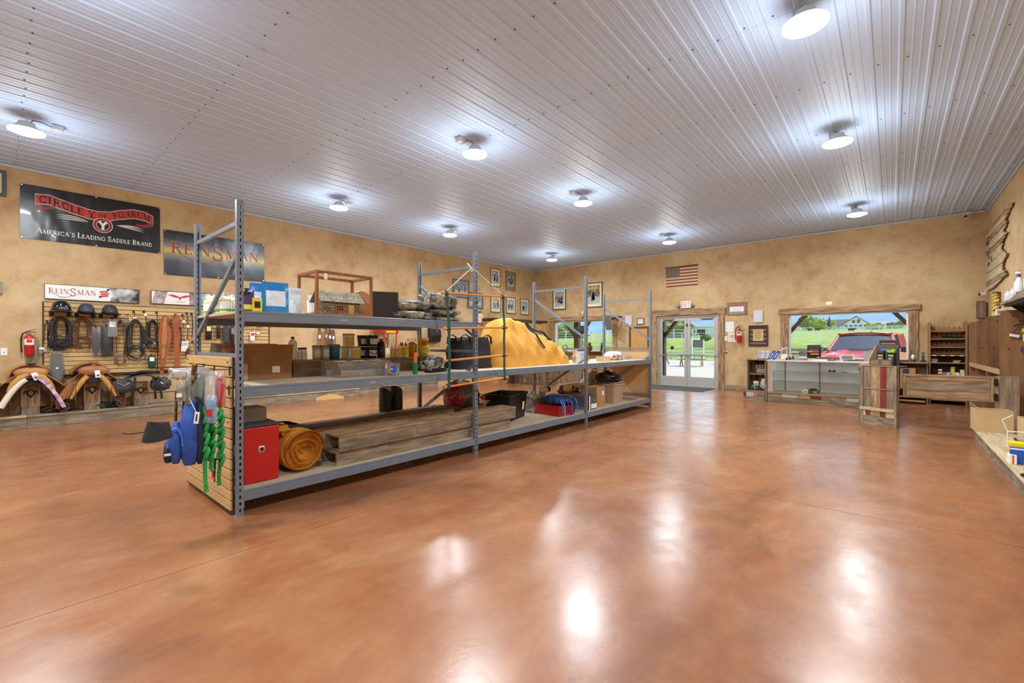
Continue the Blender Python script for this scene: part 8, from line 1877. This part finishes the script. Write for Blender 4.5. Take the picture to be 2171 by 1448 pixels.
gs = thing('gun_shelf', 'tall brown wooden shelf with notched gun rests', 'shelf', (.91, 13.6, 0)); GX0, GX1, GY = .615, 1.215, 13.40
for x in (GX0, GX1-.03): MB().box(x, x+.03, GY, YF-.01, 0, 1.80).mk('side_board', PLYX, gs, ws=1)
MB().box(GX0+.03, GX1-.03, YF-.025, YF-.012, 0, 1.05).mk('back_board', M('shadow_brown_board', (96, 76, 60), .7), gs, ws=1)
for z in (1.60, 1.425, 1.245, 1.068, .905, .63, .10): MB().box(GX0+.03, GX1-.03, GY+.005, YF-.027, z-.012, z+.008).mk('shelf_board', PLYX, gs, ws=1)
for z in (1.60, 1.425, 1.245, 1.068):
    b = MB(); P_ = [(GX0+.03, z+.009)]; n_ = 7; wd = (GX1-GX0-.06)/n_; P_ = []
    for k in range(n_):
        xa = GX0+.03+k*wd; P_ += [(xa, z+.10), (xa+wd*.28, z+.10), (xa+wd*.36, z+.06), (xa+wd*.64, z+.06), (xa+wd*.72, z+.10)]
    P_ += [(GX1-.03, z+.10), (GX1-.03, z+.009), (GX0+.03, z+.009)]
    b.prism(P_[::-1], 'y', YF-.22, YF-.20); b.mk('notched_rest', PLYX, gs, ws=1)
    if z < 1.1: [MB().box(GX0+.06+.14*k, GX0+.12+.14*k, GY+.003, GY+.0048, z-.010, z+.006).mk('price_strip', PAPER, gs, ws=1) for k in range(4)]
o = thing('long_gun', 'black rifle lying on the second notched shelf', 'rifle', (.95, 13.6, 1.434)); b = MB(); b.tube([(-.12, 0, .05), (.22, 0, .02)], .014, 8); b.mk('barrel', BLACK, o, sm=60); MB().prism([(.05, .0), (.24, -.0), (.24, .05), (.05, .055)], 'y', -.02, .02).mk('stock', BLACK, o)
for k, (x, z, h_, m_, lab) in enumerate(((.70, .914, .10, CARDL, 'stack of tan ammunition boxes at the shelf edge'), (1.05, .914, .07, CARDL, 'tan ammunition boxes in the middle of the shelf'))):
    o = thing('ammo_stack', lab, 'boxes', (x, 13.52, z)); [MB().cbox((.012*(i % 2), 0, .014+.027*i), (.10, .08, .025), Matrix.Rotation(.15*i, 3, 'Z')).mk('box', m_, o) for i in range(int(h_/.027))]
rnd = random.Random(11)
for k, (x, n_, m_, lab) in enumerate(((.80, 4, TEXTR, 'white and red'), (.87, 2, GREYP, 'grey'), (.93, 2, M('pale_violet', (190, 190, 220), .6), 'pale violet'), (1.0, 6, YLAB, 'yellow green'), (1.07, 2, PAPER, 'white'), (1.14, 4, CREAM, 'cream'))):
    o = thing('ammo_stack', lab+' cartons stacked on the low gun shelf', 'boxes', (x, 13.52, .639)); [MB().cbox((rnd.uniform(-.006, .006), 0, .016+.031*i), (.062, .09, .029)).mk('box', m_ if i % 2 == 0 or k != 0 else PAPER, o) for i in range(n_)]
for k, (x, n_) in enumerate(((.93, 4), (1.06, 1))):
    o = thing('ammo_stack', ('white cartons on the bottom gun shelf', 'single white carton on the bottom gun shelf')[k], 'boxes', (x, 13.5, .109)); [MB().cbox((0, 0, .02+.036*i), (.075, .09, .033)).mk('box', PAPER, o) for i in range(n_)]
# ================================================================ right wall fixtures
fx = thing('plywood_fixture', 'row of tall plywood divider bays along the right wall', 'fixture', (1.38, 11.3, 0))
for k, (y, zt) in enumerate(((9.60, 1.815), (10.85, 1.79), (12.05, 1.77), (13.02, 1.77))):
    P_ = [(1.20, 0), (XR-.004, 0), (XR-.004, zt)]+[(1.20+.06+.06*math.cos(a), zt-.06+.06*math.sin(a)) for a in [math.radians(90+15*i) for i in range(7)]]
    MB().prism(P_, 'y', y, y+.02).mk('divider', PLYZ, fx, ws=1, bevel=.002)
    b = MB(); [b.lathe([(.012, 0), (.012, -.003)], 10, (xx, y, zz), 'y') for xx, zz in ((1.33, zt-.09), (1.40, zt-.16), (1.29, 1.25), (1.46, .88), (1.5, .55))]
    tag(b.mk('screw_plug', DARKWOOD, fx, ws=1), kind='stuff')
for a, c_ in ((9.62, 10.85), (10.87, 12.05), (12.07, 13.02)):
    MB().box(1.22, XR-.005, a, c_, .90, .92).mk('shelf_board', PLYX, fx, ws=1); MB().box(1.20, 1.218, a, c_, .865, .945).mk('lip_board', wood('ply_edge_y', (176, 136, 92), (192, 152, 106), None, 'y', 2), fx, ws=1); MB().box(1.22, XR-.005, a, c_, .10, .12).mk('shelf_board', PLYX, fx, ws=1); MB().box(1.20, 1.218, a, c_, .06, .14).mk('lip_board', wood('ply_edge_y', (176, 136, 92), (192, 152, 106), None, 'y', 2), fx, ws=1)
    for k in (1, 2): MB().box(1.24, XR-.006, a+(c_-a)*k/3, a+(c_-a)*k/3+.015, .121, .90).mk('cubby_divider', PLYZ, fx, ws=1)
MB().box(XR-.012, XR-.002, 9.62, 13.02, .0, 1.7).mk('back_board', PLYZ, fx, ws=1)
for k, (y, z, lab, m_) in enumerate(((10.2, .922, 'black belt coil on the fixture shelf', BLACK), (9.9, .122, 'yellow jug in the low cubby of the fixture', YELLOW), (11.4, .922, 'dark tool on the far fixture shelf', GREYFAB))):
    o = thing('cubby_item', lab, 'item', (1.33, y, z))
    if k == 1: MB().lathe([(.05, 0), (.06, .02), (.06, .12), (.02, .16), (.02, .19)], 14).mk('body', m_, o, sm=50); MB().lathe([(.022, .19), (.022, .215)], 10).mk('cap', BLACK, o)
    else: [MB().tube([(.07*math.cos(a), .08*math.sin(a), .02+.02*i) for a in [6.28*j/16 for j in range(16)]], .012, 6, closed=True).mk('coil', m_, o, sm=60) for i in range(2)]
# white wire hook items on the big divider
o = thing('wire_bin', 'white wire gadget with yellow tag on the plywood divider', 'wire rack', (1.44, 9.598, 1.46)); b = MB(); b.tube([(-.1, -.005, .12), (-.02, -.03, .18), (.06, -.03, .18)], .006, 6); b.tube([(-.14, -.04, -.02), (-.04, -.02, .14), (.06, -.02, .17)], .006, 6); b.mk('wire', BLACKM, o); MB().cbox((-.10, -.035, -.02), (.10, .03, .04), Matrix.Rotation(.25, 3, 'Y')).mk('cap', WHITE, o, bevel=.006); MB().box(-.03, .04, -.045, -.035, .03, .08).mk('yellow_tag', YELLOW, o); MB().box(-.02, .05, -.05, -.036, -.1, -.0).mk('white_card', PAPER, o); MB().box(-.04, .04, -.05, -.03, -.26, -.18).mk('purple_pack', PURP, o)
# upper shelf with spray bottles
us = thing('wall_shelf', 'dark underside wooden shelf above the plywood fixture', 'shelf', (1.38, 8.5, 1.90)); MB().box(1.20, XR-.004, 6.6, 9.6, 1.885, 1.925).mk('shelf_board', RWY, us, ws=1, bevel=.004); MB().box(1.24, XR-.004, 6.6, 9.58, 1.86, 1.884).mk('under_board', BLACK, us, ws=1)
for y in (9.4, 8.4, 7.4): MB().prism([(1.28, 1.86), (XR-.004, 1.86), (XR-.004, 1.62)], 'y', y, y+.02).mk('bracket', BLACKM, us, ws=1)
o = thing('stacked_boards', 'short weathered boards stacked on the wall shelf', 'boards', (1.36, 8.4, 1.926)); [MB().box(-.13+.02*k, .12, -.7+.02*k, .62-.03*k, .03*k, .028+.03*k).mk('plank', RWY, o) for k in range(3)]
SPW = M('spray_white', (236, 238, 240), .35); SPP = M('spray_purple', (88, 70, 170), .4)
def spray(label, c_):
    o = thing('spray_bottle', label, 'spray bottle', c_, group='spray bottles on the wall shelf'); MB().lathe([(.045, 0), (.048, .01), (.048, .12), (.03, .16), (.018, .19), (.018, .20)], 16).mk('body', SPW, o, sm=50); MB().lathe([(.02, .20), (.02, .235)], 12).mk('collar', SPP, o); MB().cbox((-.01, -.01, .255), (.05, .07, .035)).mk('trigger_head', SPW, o, bevel=.008); MB().blob((0, .01, .275), (.02, .03, .012), 10, 6, 0).mk('cap', SPP, o)
spray('spray bottle with purple collar, farther one on the boards', (1.29, 8.92, 2.017)); spray('spray bottle with purple collar, nearer one on the boards', (1.30, 8.40, 2.017)); spray('spray bottle cut off by the right edge of the photo', (1.36, 8.05, 2.017))
for k, y in enumerate((9.50, 9.38, 9.28)): bottle('lotion_bottle', ('first', 'second', 'third')[k]+' white lotion bottle at the far end of the wall shelf', (1.27+.03*k, y, 1.926), .038, .16+.02*k, SPW, SPW, PANW, group='white bottles on the wall shelf')
o = carton('photo_card_box', 'small white box under the wall shelf', (1.34, 9.72, 1.70), .1, .06, .11, PAPER); o.location = (1.36, 10.85, 1.792); MB().box(-.03, .03, -.0325, -.0305, .03, .08).mk('print', TEXTG, o)
# gold twisted wall hangings
for k, (y, z0, z1) in enumerate(((12.05, 1.98, 2.28), (12.05, 1.80, 1.93))):
    o = thing('gold_garland', ('upper gold twisted garland beside the corner', 'lower gold twisted garland beside the corner')[k], 'garland', (XR-.05, y+.4, z0)); [MB().tube([(.03*math.cos(i*.9+s*3.14), .10*math.sin(i*.9+s*3.14), (z1-z0)*i/16) for i in range(17)], .030, 6).mk('strand', M('gold_yarn', (206, 168, 70), .5, c2=(228, 200, 120), scale=40), o, sm=70) for s in range(2)]
    MB().box(-.04, .04, -.14, .14, (z1-z0)+.01, (z1-z0)+.02).mk('bar', BLACKM, o)
# small glazed cabinet in the corner
A = onY(2071, 638.5, YF-.1); B = onY(2090, 674, YF-.1); o = thing('wall_cabinet', 'small glazed brown wall cabinet in the right corner', 'cabinet', ((A.x+B.x)/2, YF, B.z)); hh = A.z-B.z; ww = B.x-A.x
MB().box(-ww/2, ww/2, -.09, -.002, 0, hh).mk('case', LEATHER_D, o, bevel=.004)
for (a, c_, e, g_) in ((-ww/2, -ww/2+.025, 0, hh), (ww/2-.045, ww/2, 0, hh), (-ww/2+.025, ww/2-.045, 0, .025), (-ww/2+.025, ww/2-.045, hh-.025, hh)): MB().box(a, c_, -.105, -.091, e, g_).mk('door_frame', FRAMEW, o)
MB().box(-ww/2+.025, ww/2-.045, -.098, -.093, .025, hh-.025).mk('pane', M('grey_glass', (120, 122, 120), .15), o); MB().blob((ww/2-.02, -.11, hh*.45), (.01, .01, .01), 8, 6, 0).mk('knob', BRASS, o)
# wooden state cutout
ws_ = thing('wood_state_cutout', 'large plank cutout of a state outline with ragged edge', 'wood cutout', (XR, 12.4, 2.5))
rnd = random.Random(21); n_ = 14; z0, z1 = 2.44, 3.72
YE = [12.9, 11.6, 11.75, 12.0, 11.9, 11.5, 11.85, 12.05, 12.0, 11.55, 11.9, 11.45, 11.7, 11.15]     # ragged near ends, bottom to top
for k in range(n_):
    za = z0+(z1-z0)*k/n_; zb_ = z0+(z1-z0)*(k+1)/n_-.006; ye = YE[k]; P_ = [(13.74, za), (13.74, zb_)]
    yn = YE[min(n_-1, k+1)]; m_ = 6; pts = []
    for i in range(m_+1):
        t_ = i/m_; pts.append((ye+(yn-ye)*t_*.8+rnd.uniform(-.10, .10), zb_+(za-zb_)*(1-t_)))
    P_ = [(13.74, za)]+pts+[(13.74, zb_)]
    MB().prism(P_, 'x', XR-.045+rnd.uniform(0, .012), XR-.02).mk('plank', (LIGHTY, RBY, LIGHTY, RBY, LIGHTY)[k % 5] if k % 3 else LIGHTY, ws_, ws=1)
b = MB(); b.box(XR-.02, XR-.001, 12.6, 13.5, 2.6, 3.5); b.mk('backing', DARKWOOD, ws_, ws=1)
b = MB()
for i in range(14):
    yy = 12.9+.8*rnd.random(); zz = 2.9+.62*rnd.random(); b.box(XR-.047, XR-.0455, yy, yy+rnd.uniform(.04, .10), zz, zz+rnd.uniform(.03, .09))
tag(b.mk('burnt_lettering', M('burnt_ink', (74, 56, 40), .8), ws_, ws=1), kind='stuff')
# ---------------- right platform with boxes
rp = thing('display_platform', 'low pale plank platform along the right wall', 'platform', (1.2, 6, 0)); ys_ = [8.86, 7.55, 6.3, 5.0, 3.4]
for a, c_ in zip(ys_, ys_[1:]):
    MB().box(.87, .89, c_+.001, a-.001, 0, .12).mk('front_board', RWY, rp, ws=1, bevel=.002)
    xx = .855
    for wd in (.10, .27, .33): MB().box(xx+.001, min(XR-.003, xx+wd-.001), c_+.001, a-.001, .122, .146).mk('top_plank', LIGHTY, rp, ws=1, bevel=.003); xx += wd
MB().box(.89, XR-.003, 8.84, 8.86, 0, .12).mk('end_board', RWX, rp, ws=1)
p = onZ(2066, 913, .146)
def obox(name, label, c_, sx, sy, h_, mat, rz):
    o = carton(name, label, c_, sx, sy, h_, mat, rz, open_=True); return o
obox('cardboard_box', 'open plain cardboard box at the end of the right platform', (1.02, 8.78, .146), .35, .33, .29, CARDL, .06)
obox('cardboard_box', 'second open cardboard box beside it on the right platform', (1.37, 8.30, .146), .30, .36, .26, CARDL, .05)
o = thing('wire_display', 'white wire display stand on the right platform', 'stand', (1.13, 7.6, .146)); b = MB(); b.tube([(-.12, 0, 0), (-.12, 0, .17), (.2, 0, .18)], .008, 6); b.tube([(-.12, 0, .17), (-.16, -.0, .30), (-.08, 0, .36)], .006, 6); b.mk('wire', WHITE, o)
for k in range(3): MB().cbox((.04, .02, .10-.03*k), (.18, .3, .018)).mk('tray', (LIGHTY, BLACK, CARDL)[k], o)
o = thing('product_box', 'yellow and blue printed box on the right platform', 'box', (.965, 6.55, .146), math.radians(-4)); MB().box(-.08, .30, .0, .16, 0, .20).mk('body', YELLOWB, o, bevel=.003); MB().box(-.08, .30, -.03, -.002, 0, .165).mk('blue_front', BLUEP, o, bevel=.002); MB().box(-.08, .30, -.0315, -.0305, .14, .155).mk('white_band', TEXTW, o)
b = MB(); b.lathe([(.055, -.0315), (.055, -.0325)], 24, (.15, 0, .075), 'y'); b.mk('oval', NAVY, o); 
tc_ = bpy.data.curves.new('txt', 'FONT'); tc_.body = 'BA'; tc_.size = .05; to = bpy.data.objects.new('txt', tc_); col.objects.link(to); dg = bpy.context.evaluated_depsgraph_get(); me = bpy.data.meshes.new_from_object(to.evaluated_get(dg)); bpy.data.objects.remove(to)
lt = bpy.data.objects.new('lettering', me); col.objects.link(lt); lt.parent = o; me.materials.clear(); me.materials.append(TEXTW); lt.rotation_euler = (math.pi/2, 0, 0); lt.location = (.115, -.0332, .06)
o = thing('product_box', 'small white and orange carton in front of the yellow box', 'box', (.905, 6.50, .146)); MB().box(-.03, .02, -.02, .10, 0, .09).mk('body', PAPER, o, bevel=.002); MB().box(-.012, .0, -.0215, -.0205, 0, .09).mk('orange_band', M('orange_red_print', (226, 84, 40), .5), o)
o = thing('work_glove', 'dark grey work glove lying on the right platform', 'glove', (.99, 5.95, .147), .4); MB().blob((.0, 0, .018), (.06, .05, .02), 16, 8, .1, 3, 2, floor=0).mk('palm', GREYFAB, o, sm=60)
for k in range(4): MB().tube([(-.03, -.035+.024*k, .018), (-.09, -.04+.026*k, .022), (-.135+.012*abs(k-1.5), -.044+.028*k, .014)], [.012, .011, .008], 7).mk('finger', BLACK, o, sm=60)
MB().tube([(.02, -.045, .018), (-.03, -.075, .02), (-.06, -.08, .014)], [.013, .012, .008], 7).mk('thumb', BLACK, o, sm=60); MB().lathe([(.045, .06), (.05, .11)], 16, (0, 0, .022), 'x').mk('cuff', GREYFAB, o, sm=50).scale = (1, 1, .4)

# ================================================================ corner cabinets and bar
kc = thing('corner_cabinets', 'tall oak cabinets with dark crown in the far corner', 'cabinets', (-10.4, 12.4, 0))
KX = -10.12; KY0 = 10.9
MB().box(XL+.003, KX, KY0, YF-.003, 0, 2.09).mk('carcass', OAKZ, kc, ws=1)
MB().box(XL+.003, KX+.06, KY0-.05, YF-.003, 2.092, 2.19).mk('crown', DARKWOOD, kc, ws=1, bevel=.015)
n_ = 5
for k in range(n_):
    ya = KY0+.03+k*(YF-KY0-.1)/n_; yb_ = ya+(YF-KY0-.1)/n_-.02
    for z0, z1 in ((.12, .95), (1.0, 2.05)):
        d_ = MB().box(KX+.001, KX+.02, ya, yb_, z0, z1).mk('door', OAKZ, kc, ws=1, bevel=.004); b = MB(); b.box(KX+.0205, KX+.026, ya+.07, yb_-.07, z0+.08, z1-.08); q = b.mk('panel', wood('oak_panel_z', (196, 146, 92), (214, 170, 116), None, 'z', 1.6, .5, .03, .03, 9), d_, bevel=.004); q.data.transform(pmat(kc).inverted()); MB().blob(Vector((KX+.035, yb_-.04, (z0+z1)/2))-kc.location, (.014, .014, .014), 8, 6, 0).mk('knob', BRASS, d_)
MB().box(KX+.001, -9.95, YF-.32, YF-.003, 0, 2.09).mk('return_panel', OAKZ, kc, ws=1)
br = thing('bar_counter', 'weathered plank bar counter in the far corner', 'bar', (-8.7, 11.9, 0))
MB().box(-9.9, -7.45, 11.55, 12.15, 1.04, 1.09).mk('bar_top', RBX, br, ws=1, bevel=.006)
x = -9.85; rnd = random.Random(17)
while x < -7.52:
    wd = rnd.uniform(.10, .18); xe = min(-7.5, x+wd); MB().box(x+.001, xe-.001, 11.70, 11.72, .0, 1.04).mk('plank', (RBZ, RWZ, LIGHTY if False else RBZ)[rnd.randrange(3)], br, ws=1, bevel=.002); x = xe
MB().box(-9.85, -7.5, 11.72, 12.1, 0, 1.035).mk('carcass', RWX, br, ws=1)
def stool(label, x, y):
    o = thing('bar_stool', label, 'bar stool', (x, y, 0), group='wire bar stools at the bar'); MB().lathe([(.16, .72), (.17, .73), (.17, .765), (.15, .775)], 20).mk('seat', DARKWOOD, o, sm=40)
    for s in (-1, 1): MB().tube([(s*.10, -.10, .72), (s*.18, -.17, .012), (s*.18, .17, .012), (s*.10, .10, .72)], .008, 6).mk('leg_loop', BLACKM, o, sm=40)
    MB().tube([(-.16, -.155, .22), (.16, -.155, .22)], .008, 6).mk('footrest', BLACKM, o)
for k, x in enumerate((-9.35, -8.95, -8.5, -8.0)): stool('%s bar stool from the banner wall' % ords[k], x, 11.32)
o = thing('bar_column', 'dark timber post at the end of the bar', 'post', (-9.70, 11.3, 0)); MB().box(-.06, .06, -.06, .06, 0, .98).mk('timber', TIMB, o); MB().box(-.08, .08, -.08, .08, 0, .05).mk('foot', TIMB, o)
sb = thing('low_shelf', 'small weathered shelf unit beside the bar', 'shelf', (-7.1, 12.6, 0)); [MB().box(-7.35, -6.6, 12.5, 12.9, z, z+.03).mk('shelf_board', RBX, sb, ws=1) for z in (.1, .45, .8)]; [MB().box(x, x+.03, 12.5, 12.9, 0, .85).mk('side_board', RBZ, sb, ws=1) for x in (-7.38, -6.6)]
# silhouettes before the left window: carved bear, lamp stem, books
o = thing('carved_bear', 'small dark carved bear on the window ledge', 'carving', (-8.05, 13.6, 1.06)); MB().blob((0, 0, .10), (.08, .07, .11), 14, 10, .2, 3, 2).mk('body', LEATHER_D, o, sm=60); MB().blob((0, -.03, .24), (.055, .055, .055), 12, 8, .1).mk('head', LEATHER_D, o, sm=60); [MB().blob((s*.04, -.02, .29), (.018, .012, .02), 8, 6, 0).mk('ear', LEATHER_D, o) for s in (-1, 1)]
ld_ = tag(MB().box(-9.6, -7.4, 13.55, YF-.06, 1.03, 1.055).mk('window_ledge', RBX, bevel=.004), 'rough wood ledge below the left window', 'ledge')
for k, (x, h_) in enumerate(((-7.62, .30), (-7.56, .24), (-7.50, .2))): o = thing('ledge_book', ('tall grey', 'middle dark', 'short white')[k]+' book leaning on the left window ledge', 'book', (x, 13.66, 1.056)); MB().cbox((0, 0, h_/2), (.03, .16, h_), Matrix.Rotation(.12, 3, 'Y')).mk('cover', (GREYP, BLKFAB, PAPER)[k], o); MB().cbox((.002, -.0, h_/2+.004), (.022, .15, h_), Matrix.Rotation(.12, 3, 'Y')).mk('pages', PAPER, o)
o = thing('arm_lamp', 'thin grey desk lamp with angled arm before the left window', 'desk lamp', (-8.32, 13.62, 1.056)); MB().tube([(0, 0, 0), (0, 0, .34), (.16, -.04, .52)], .012, 8).mk('arm', GREYP, o, sm=40); MB().lathe([(.08, 0), (.08, .015), (.02, .025)], 16).mk('base', GREYP, o); MB().cbox((.2, -.05, .54), (.14, .05, .03), Matrix.Rotation(-.4, 3, 'Y')).mk('head', GREYP, o)
